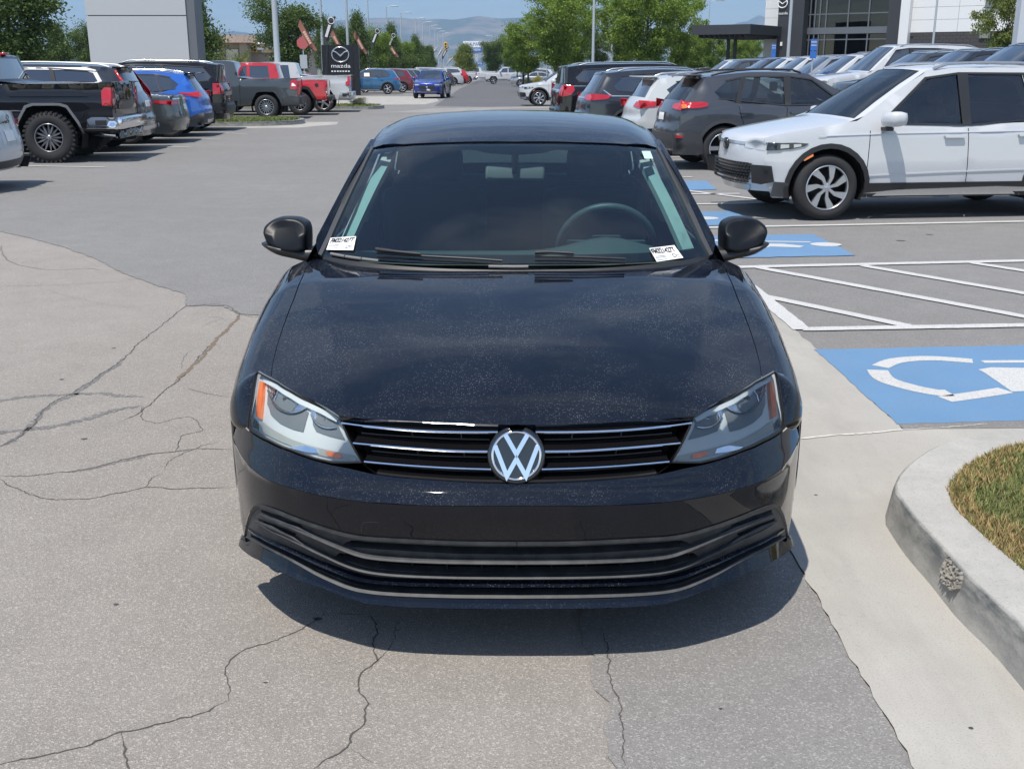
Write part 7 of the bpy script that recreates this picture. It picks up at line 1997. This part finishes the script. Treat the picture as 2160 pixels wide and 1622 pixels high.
# tan building with barrel roofs
tb = empty('tan_building', (at(470, 145, 4), 145, 0), R(6)); tag(tb, 'tan shopping building with curved barrel roof at left', 'building')
M_tan = mat('tan_stucco', (.36, .27, .20), .9); M_roofb = mat('brown_metal_roof', (.30, .22, .165), .6); M_stone = mat('beige_stucco', (.45, .38, .31), .9)
zt1 = CAM_H + (147 - 88) / FPX * .925 * 145; zt2 = CAM_H + (147 - 73) / FPX * .925 * 145
xa, xb = at(418, 145, 4) - at(470, 145, 4), at(521, 145, 4) - at(470, 145, 4)
build('wall', box(xa - 14, xb - .3, .3, 10, 0, zt1), M_tan, tb, smooth=False)
n = 14; V = []
for x in (xa - 14, xb + .6): V += [(x, -1.2 + 6 - 6 * math.cos(t), zt1 - .2 + (zt2 - zt1 + .2) * math.sin(t)) for t in np.linspace(0, math.pi, n)]
rf_ = build('roof', (V, [(i, n + i, n + i + 1, i + 1) for i in range(n - 1)] + [tuple(range(n)), tuple(reversed(range(n, 2 * n)))], None), M_roofb, tb)
for x in np.arange(xa - 14, xb, .9):
    P = np.array([(x, -1.2 + 6 - 6 * math.cos(t), zt1 - .18 + (zt2 - zt1 + .2) * math.sin(t)) for t in np.linspace(0.05, 2.2, 9)]); build('roof_seam', tube(P, .05, 4), M_roofb, rf_)
for x in np.arange(xa + 1, xb - 1.2, 2.4):
    f_ = build('window', box(x, x + 1.7, .2, .3, 1.2, zt1 - .9), M_mull, tb, smooth=False); build('pane', box(x + .1, x + 1.6, .16, .2, 1.3, zt1 - 1.0), M_glass, f_, smooth=False)
build('column', box(xb - .9, xb - .1, -.6, .3, 0, zt1), M_tan, tb, smooth=False)
tb2 = empty('tan_building', (at(548, 152, 4), 152, 0)); tag(tb2, 'lower tan building with arched gable right of the barrel roof', 'building')
z1_ = CAM_H + (147 - 112) / FPX * .925 * 152; build('wall', box(-2.6, 6, 0, 9, 0, z1_), M_stone, tb2, smooth=False)
for (xx, rr_, zz_) in ((0.0, 2.2, CAM_H + (147 - 122) / FPX * .925 * 152),):
    V = [(xx + rr_ * math.cos(t), -.3, zz_ + rr_ * .75 * math.sin(t)) for t in np.linspace(0, math.pi, 15)]; V2 = [(xx + rr_ * .82 * math.cos(t), -.3, zz_ + rr_ * .6 * math.sin(t)) for t in np.linspace(math.pi, 0, 15)]
    L_ = V + V2; n = len(L_); V3 = L_ + [(v[0], .6, v[2]) for v in L_]
    build('arch', flat((V3, [(i, n - 1 - i, n - 2 - i, i + 1) for i in range(14)] + [(i, i + 1, n + i + 1, n + i) for i in range(n - 1)], None)), M_roofb, tb2)
build('roof', box(-3.0, 7, -.6, 9.4, z1_, z1_ + .35), M_roofb, tb2, smooth=False)
for x in (-1.2, .4, 3.0): f_ = build('window', box(x, x + 1.0, -.12, 0, .8, 2.2), M_mull, tb2, smooth=False); build('pane', box(x + .08, x + .92, -.15, -.12, .9, 2.1), M_glass, f_, smooth=False)
# right edge pylon
rp_ = empty('pale_pylon', (at(2156, 40, 3), 40, 0)); tag(rp_, 'pale grey pylon cut by the right edge of the photo', 'sign'); build('sign_panel', box(-.22, 1.2, -.2, .2, 0, 8), mat('pale_panel', (.50, .53, .56), .5), rp_, smooth=False); build('pylon_foot', box(-.3, 1.3, -.3, .3, 0, .25), M_conc, rp_, smooth=False)
# ================================================================ trees
def leaf_mat(name, c1, c2, c3):
    m = mat(name, c1, .6); geo = nd(m, 'ShaderNodeNewGeometry'); rnd = geo.outputs['Random Per Island']
    c = mixc(m, rnd, c1, c2); cl = ramp(m, noise(m, objco(m), 1.1, 3), [(.42, 0.), (.65, 1.)]); c = mixc(m, cl.outputs[0], c, c3)
    lk(m, c, bsdf(m).inputs['Base Color'])
    t = m.node_tree; out = [n for n in t.nodes if n.type == 'OUTPUT_MATERIAL'][0]; tr = t.nodes.new('ShaderNodeBsdfTranslucent'); mx = t.nodes.new('ShaderNodeMixShader'); mx.inputs[0].default_value = .35
    lk(m, c, tr.inputs[0]); lk(m, bsdf(m).outputs[0], mx.inputs[1]); lk(m, tr.outputs[0], mx.inputs[2]); lk(m, mx.outputs[0], out.inputs['Surface'])
    return m
M_leafd = leaf_mat('dark_leaves', (.06, .105, .022), (.13, .19, .040), (.085, .135, .028)); M_leafl = leaf_mat('light_leaves', (.12, .20, .022), (.24, .32, .045), (.15, .24, .028)); M_leafy = leaf_mat('yellow_green_leaves', (.12, .17, .03), (.22, .25, .06), (.16, .20, .045))
M_bark = mat('bark', (.11, .085, .065), .9)
def tree_mesh(seed, H, cw, trunk, n, leaf, airy=False, conic=.0):
    """returns trunk+limbs data and leaf mesh; origin at the foot"""
    rr = random.Random(seed); limbs = [tube([(0, 0, 0), (rr.uniform(-.1, .1), rr.uniform(-.1, .1), trunk), (rr.uniform(-.2, .2), 0, trunk + (H - trunk) * .55), (0, 0, H * .92)], [.035 * H * .55, .026 * H * .6, .015 * H * .6, .01], 8)]
    tips = []
    nb = 20 if airy else 16
    for i in range(nb):
        t = (i + .5) / nb; z0 = trunk + (H - trunk) * t * .75; a = i * 2.4 + rr.uniform(-.4, .4)
        prof = math.sin(math.pi * min(1, .22 + .78 * (1 - t * .86))) if conic == 0 else (1 - t * .8)
        ln = cw * (.55 + .5 * rr.random()) * max(.28, prof); up = (.35 + .5 * t) * ln if not airy else (.30 + .25 * t) * ln
        e = (math.cos(a) * ln, math.sin(a) * ln, z0 + up); m_ = (e[0] * .5, e[1] * .5, z0 + up * .65)
        limbs.append(tube([(0, 0, z0), m_, e], [.012 * H * .6, .008 * H * .5, .01], 5, False)); tips.append((m_, .8)); tips.append((e, 1.0)); tips.append(((e[0] * .75, e[1] * .75, z0 + up * .85), 1))
        for _ in range(2 if not airy else 3):
            b_ = a + rr.uniform(-.8, .8); l2 = ln * rr.uniform(.45, 1.0); f = (math.cos(b_) * l2, math.sin(b_) * l2, z0 + up * rr.uniform(.4, 1.3)); limbs.append(tube([m_, f], [.02, .008], 4, False)); tips.append((f, .9))
    for _ in range(5): tips.append(((rr.uniform(-.3, .3) * cw * .5, rr.uniform(-.3, .3) * cw * .5, H * rr.uniform(.82, .98)), .8))
    rs = np.random.RandomState(seed); T = np.array([t[0] for t in tips]); k = rs.randint(0, len(T), n); sc = (.155 if airy else .25) * cw * rs.uniform(.6, 1.4, len(T))
    P = T[k] + rs.normal(0, 1, (n, 3)) * sc[k][:, None] * np.array([1, 1, .55 if airy else .8]) * .62
    P[:, 2] = np.maximum(P[:, 2], trunk * .82)
    # a few flyaway twigs roughen the outline
    A = rs.normal(0, 1, (n, 3)); A /= np.linalg.norm(A, axis=1)[:, None]; B = np.cross(A, rs.normal(0, 1, (n, 3))); B /= np.linalg.norm(B, axis=1)[:, None]
    s_ = leaf * rs.uniform(.6, 1.4, n)[:, None]
    V = np.stack([P - A * s_, P + B * s_ * .55, P + A * s_, P - B * s_ * .55], 1).reshape(-1, 3)
    me = bpy.data.meshes.new('crown'); me.vertices.add(len(V)); me.vertices.foreach_set('co', V.ravel()); me.loops.add(4 * n); me.loops.foreach_set('vertex_index', np.arange(4 * n, dtype=np.int32)); me.polygons.add(n); me.polygons.foreach_set('loop_start', np.arange(0, 4 * n, 4, dtype=np.int32)); me.polygons.foreach_set('loop_total', np.full(n, 4, dtype=np.int32)); me.update(calc_edges=True)
    me.materials.append(M_leafd)
    return cat(*limbs), me
TV = {'dense': tree_mesh(1, 7, 2.6, 1.9, 26000, .085), 'dense2': tree_mesh(2, 7, 2.3, 1.6, 24000, .085, False, 1), 'airy': tree_mesh(3, 7, 3.4, 2.0, 24000, .085, True), 'airy2': tree_mesh(4, 7, 3.2, 1.9, 24000, .085, True), 'bush': tree_mesh(5, 2.2, 1.4, .15, 9000, .05)}
_tm = {}
def _ext(me):
    co = np.empty(len(me.vertices) * 3); me.vertices.foreach_get('co', co); co = co.reshape(-1, 3)
    return np.percentile(co[:, 2], 99.7), np.percentile(np.abs(co[:, :2]), 98.5)
TE = {k: _ext(v[1]) for k, v in TV.items()}
def tree(kind, l, r, top, Y, m, lab, grp='trees round the lot', nm='tree', catg='tree', z0=0):
    '''l, r: photo columns of the crown, top: photo row of its top'''
    tr_, lf = TV[kind]; hz, hx = TE[kind]; px = (l + r) / 2
    kz = (CAM_H - z0 + (147 - top) / FPX * .925 * Y) / hz; kx = (r - l) / 2 / FPX * Y / hx
    r_ = empty(nm, (at(px, Y, 3), Y, z0), random.uniform(0, 6.28)); r_.scale = (kx, kx, kz); tag(r_, lab, catg, grp)
    if kind not in _tm: _tm[kind] = build('trunk', tr_, M_bark, r_).data
    else: o = bpy.data.objects.new('trunk', _tm[kind]); scene.collection.objects.link(o); o.parent = r_
    c = bpy.data.objects.new('crown', lf); scene.collection.objects.link(c); c.parent = r_; c.material_slots[0].link = 'OBJECT'; c.material_slots[0].material = m
    return r_
tree('dense', -90, 132, -70, 50, M_leafd, 'big dark tree filling the upper left corner')
tree('dense2', 92, 152, 52, 72, M_leafd, 'rounded tree right of the big dark corner tree')
tree('dense', 30, 82, 96, 84, M_leafy, 'yellow green tree low behind the corner tree')
tree('dense2', 62, 104, 104, 78, M_leafy, 'pale low tree under the corner tree')
tree('dense', 152, 214, 48, 66, M_leafd, 'small tree peeping left of the grey pylon')
tree('dense2', 352, 462, -30, 56, M_leafd, 'tree spreading behind the right edge of the grey pylon')
for k, (a_, b_) in enumerate(((414, 452), (440, 482), (480, 521))): tree('bush', a_, b_, 94 + 5 * k, 66, M_leafy, ['left', 'middle', 'right'][k] + ' rounded shrub in front of the tan building', 'shrubs before the tan building', 'shrub', 'shrub')
tree('dense', 546, 674, -4, 76, M_leafd, 'large round tree between two pale poles')
tree('dense2', 662, 702, 34, 88, M_leafd, 'tree behind the black feather flag')
for k, (a_, b_, tp, Y, m) in enumerate([(696, 742, 44, 96, M_leafd), (728, 782, 28, 100, M_leafd), (774, 822, 58, 104, M_leafl), (806, 846, 52, 110, M_leafd), (838, 874, 80, 118, M_leafl), (860, 892, 76, 126, M_leafd), (880, 905, 88, 132, M_leafd), (898, 920, 98, 140, M_leafd)]):
    tree('dense2' if k % 2 else 'dense', a_, b_, tp, Y, m, ['tree directly behind the dealer sign', 'tall tree right above the dealer sign', 'light tree at the nearest street light', 'tree between the second and third street lights', 'light tree behind the third street light', 'tree at the fourth street light', 'small tree by the fifth street light', 'last small tree of the flag row'][k], 'trees behind the flags')
for k, px in enumerate((735, 765, 795, 825, 855, 885)): tree('bush', px - 22, px + 22, 112, 112, M_leafd, ['first', 'second', 'third', 'fourth', 'fifth', 'sixth'][k] + ' hedge shrub behind the flags, from the left', 'hedge behind the flags', 'shrub', 'shrub')
tree('dense2', 955, 1006, 94, 145, M_leafy, 'small spiky tree left of the shop pylon')
tree('dense', 1016, 1066, 80, 165, M_leafd, 'dark tree at the end of the lane'); tree('dense', 1056, 1092, 84, 170, M_leafd, 'dark tree right of the end of the lane')
for k, (kd, a_, b_, tp, Y, m) in enumerate([('airy', 1068, 1160, 42, 84, M_leafl), ('airy2', 1104, 1244, -22, 78, M_leafl), ('airy', 1166, 1262, 10, 92, M_leafl), ('airy2', 1262, 1372, -12, 82, M_leafl), ('airy', 1286, 1446, -34, 76, M_leafl), ('airy2', 1380, 1482, 0, 86, M_leafl), ('airy', 1062, 1120, 72, 118, M_leafl), ('airy2', 1222, 1300, 66, 112, M_leafd), ('airy', 1428, 1500, 62, 100, M_leafl), ('airy2', 1140, 1220, 70, 122, M_leafl)]):
    tree(kd, a_, b_, tp, Y, m, ['airy tree left of the pale pole, lowest crown', 'tall airy tree left of the pale pole', 'airy tree right behind the pale pole', 'airy tree just right of the pale pole', 'tallest airy tree in the middle right', 'airy tree nearest the canopy', 'small airy tree by the lane', 'darker tree behind the pale pole', 'low airy tree left of the canopy edge', 'far airy tree above the white pickup'][k], 'airy trees right of the lane')
for k, (a_, b_, Y, tp) in enumerate([(1476, 1534, 96, 56), (1530, 1590, 100, 74), (1562, 1612, 104, 78), (1440, 1500, 108, 84)]): tree('airy', a_, b_, tp, Y, M_leafl, ['tree rising over the left edge of the canopy', 'tree seen under the canopy', 'tree by the showroom wall under the canopy', 'tree left of and below the canopy'][k], 'trees beyond the canopy')
tree('airy2', 2062, 2190, -40, 42, M_leafy, 'airy tree before the white panels at the right edge')
tree('bush', 728, 768, 204, 49, mat('flower_shrub_leaves', (.07, .09, .03), .7), 'flowering shrub at the kerb behind the white pickup', 'verge planting', 'shrub', 'shrub')
for k in range(6):
    tree('bush', 1106 + 15 * k, 1128 + 15 * k, 157 + 5 * (2 - k % 3) - 4, 86 + 14 * (k % 3), mat('daylily_leaves', (.28, .26, .03), .7), ['yellow planting by the dark post', 'yellow planting on the first kerb', 'yellow planting on the second kerb', 'yellow planting on the third kerb', 'yellow planting under the airy tree', 'yellow planting furthest right'][k], 'yellow plantings on the kerbs', 'shrub', 'shrub')
dp = empty('bollard_post', (at(1104, 86, 1), 86, 0)); tag(dp, 'dark post on the kerb beside the lane', 'post'); build('post', tube([(0, 0, 0), (0, 0, 1.6)], .08, 8), M_dpole, dp); build('post_cap', tube([(0, 0, 1.6), (0, 0, 1.66)], .10, 8), M_dpole, dp)
# ================================================================ mountains
def ridge(name, pts, Y, depth, seed, base=-5):
    rs = np.random.RandomState(seed); nx, ny = 220, 40
    pxs = np.linspace(pts[0][0], pts[-1][0], nx); py = np.interp(pxs, [p[0] for p in pts], [p[1] for p in pts])
    from mathutils import noise as mn
    V = []
    for j in range(ny):
        t = j / (ny - 1); yy = Y - depth * (1 - t)
        for i in range(nx):
            X = (pxs[i] - 1080) / FPX * Y * 1.0 * (1 - .0 * t); Ht = (147 - py[i]) / FPX * .925 * Y
            nz = mn.fractal(Vector((X / 900, yy / 1500, seed)), 1.0, 2.1, 6); rg = 1 - abs(mn.noise(Vector((X / 420, yy / 2600, 3 + seed))))
            h = Ht * (t ** 1.1) * (1 + .0) + Ht * (.22 * nz * (1 - t) * t * 4) - Ht * .55 * rg * t * (1 - t) * 2 + Ht * .10 * mn.noise(Vector((X / 160, yy / 500, 5))) * (1 - t) + (mn.noise(Vector((X / 150, 1, seed))) * 5 if t > .95 else 0)
            V.append((X, yy, max(base, h)))
    F = [(j * nx + i, j * nx + i + 1, (j + 1) * nx + i + 1, (j + 1) * nx + i) for j in range(ny - 1) for i in range(nx - 1)]
    k = len(V); V += [(V[(ny - 1) * nx + i][0], Y + depth * .5, -5) for i in range(nx)]
    F += [((ny - 1) * nx + i, (ny - 1) * nx + i + 1, k + i + 1, k + i) for i in range(nx - 1)]
    o = build(name, (V, F, None), M_hill); tag(o, kind='structure')
M_hill = mat('dry_hillside', (.20, .155, .105), 1.)
_cc = mixc(M_hill, ramp(M_hill, noise(M_hill, objco(M_hill), .0035, 7, .65), [(.42, 0.), (.56, 1.)]).outputs[0], (.23, .17, .115), (.045, .060, .035)); lk(M_hill, _cc, bsdf(M_hill).inputs['Base Color'])
ridge('mountains', [(-900, 120), (300, 95), (440, 84), (480, 72), (520, 66), (570, 74), (640, 60), (720, 46), (790, 40), (840, 39), (900, 42), (960, 43), (985, 40), (1015, 36), (1050, 40), (1100, 39), (1180, 42), (1260, 58), (1330, 80), (1420, 100), (1600, 110), (2300, 125)], 8200, 2600, 3)
ridge('far_mountains', [(1380, 140), (1440, 90), (1490, 68), (1530, 50), (1552, 46), (1575, 34), (1595, 42), (1640, 60), (1720, 50), (1800, 80), (2000, 120)], 11000, 2500, 7)
# ================================================================ air
HZ = empty('tmp'); bpy.data.objects.remove(HZ)
hzm = bpy.data.materials.new('haze_air'); hzm.use_nodes = True; t = hzm.node_tree; t.nodes.clear(); o_ = t.nodes.new('ShaderNodeOutputMaterial'); v_ = t.nodes.new('ShaderNodeVolumePrincipled')
v_.inputs['Color'].default_value = (.50, .74, 1.0, 1); v_.inputs['Density'].default_value = 1.5e-4; v_.inputs['Anisotropy'].default_value = .2
t.links.new(v_.outputs[0], o_.inputs['Volume'])
hz = build('haze', box(-13000, 13000, -200, 15000, -30, 900), hzm, smooth=False); hz['kind'] = 'stuff'
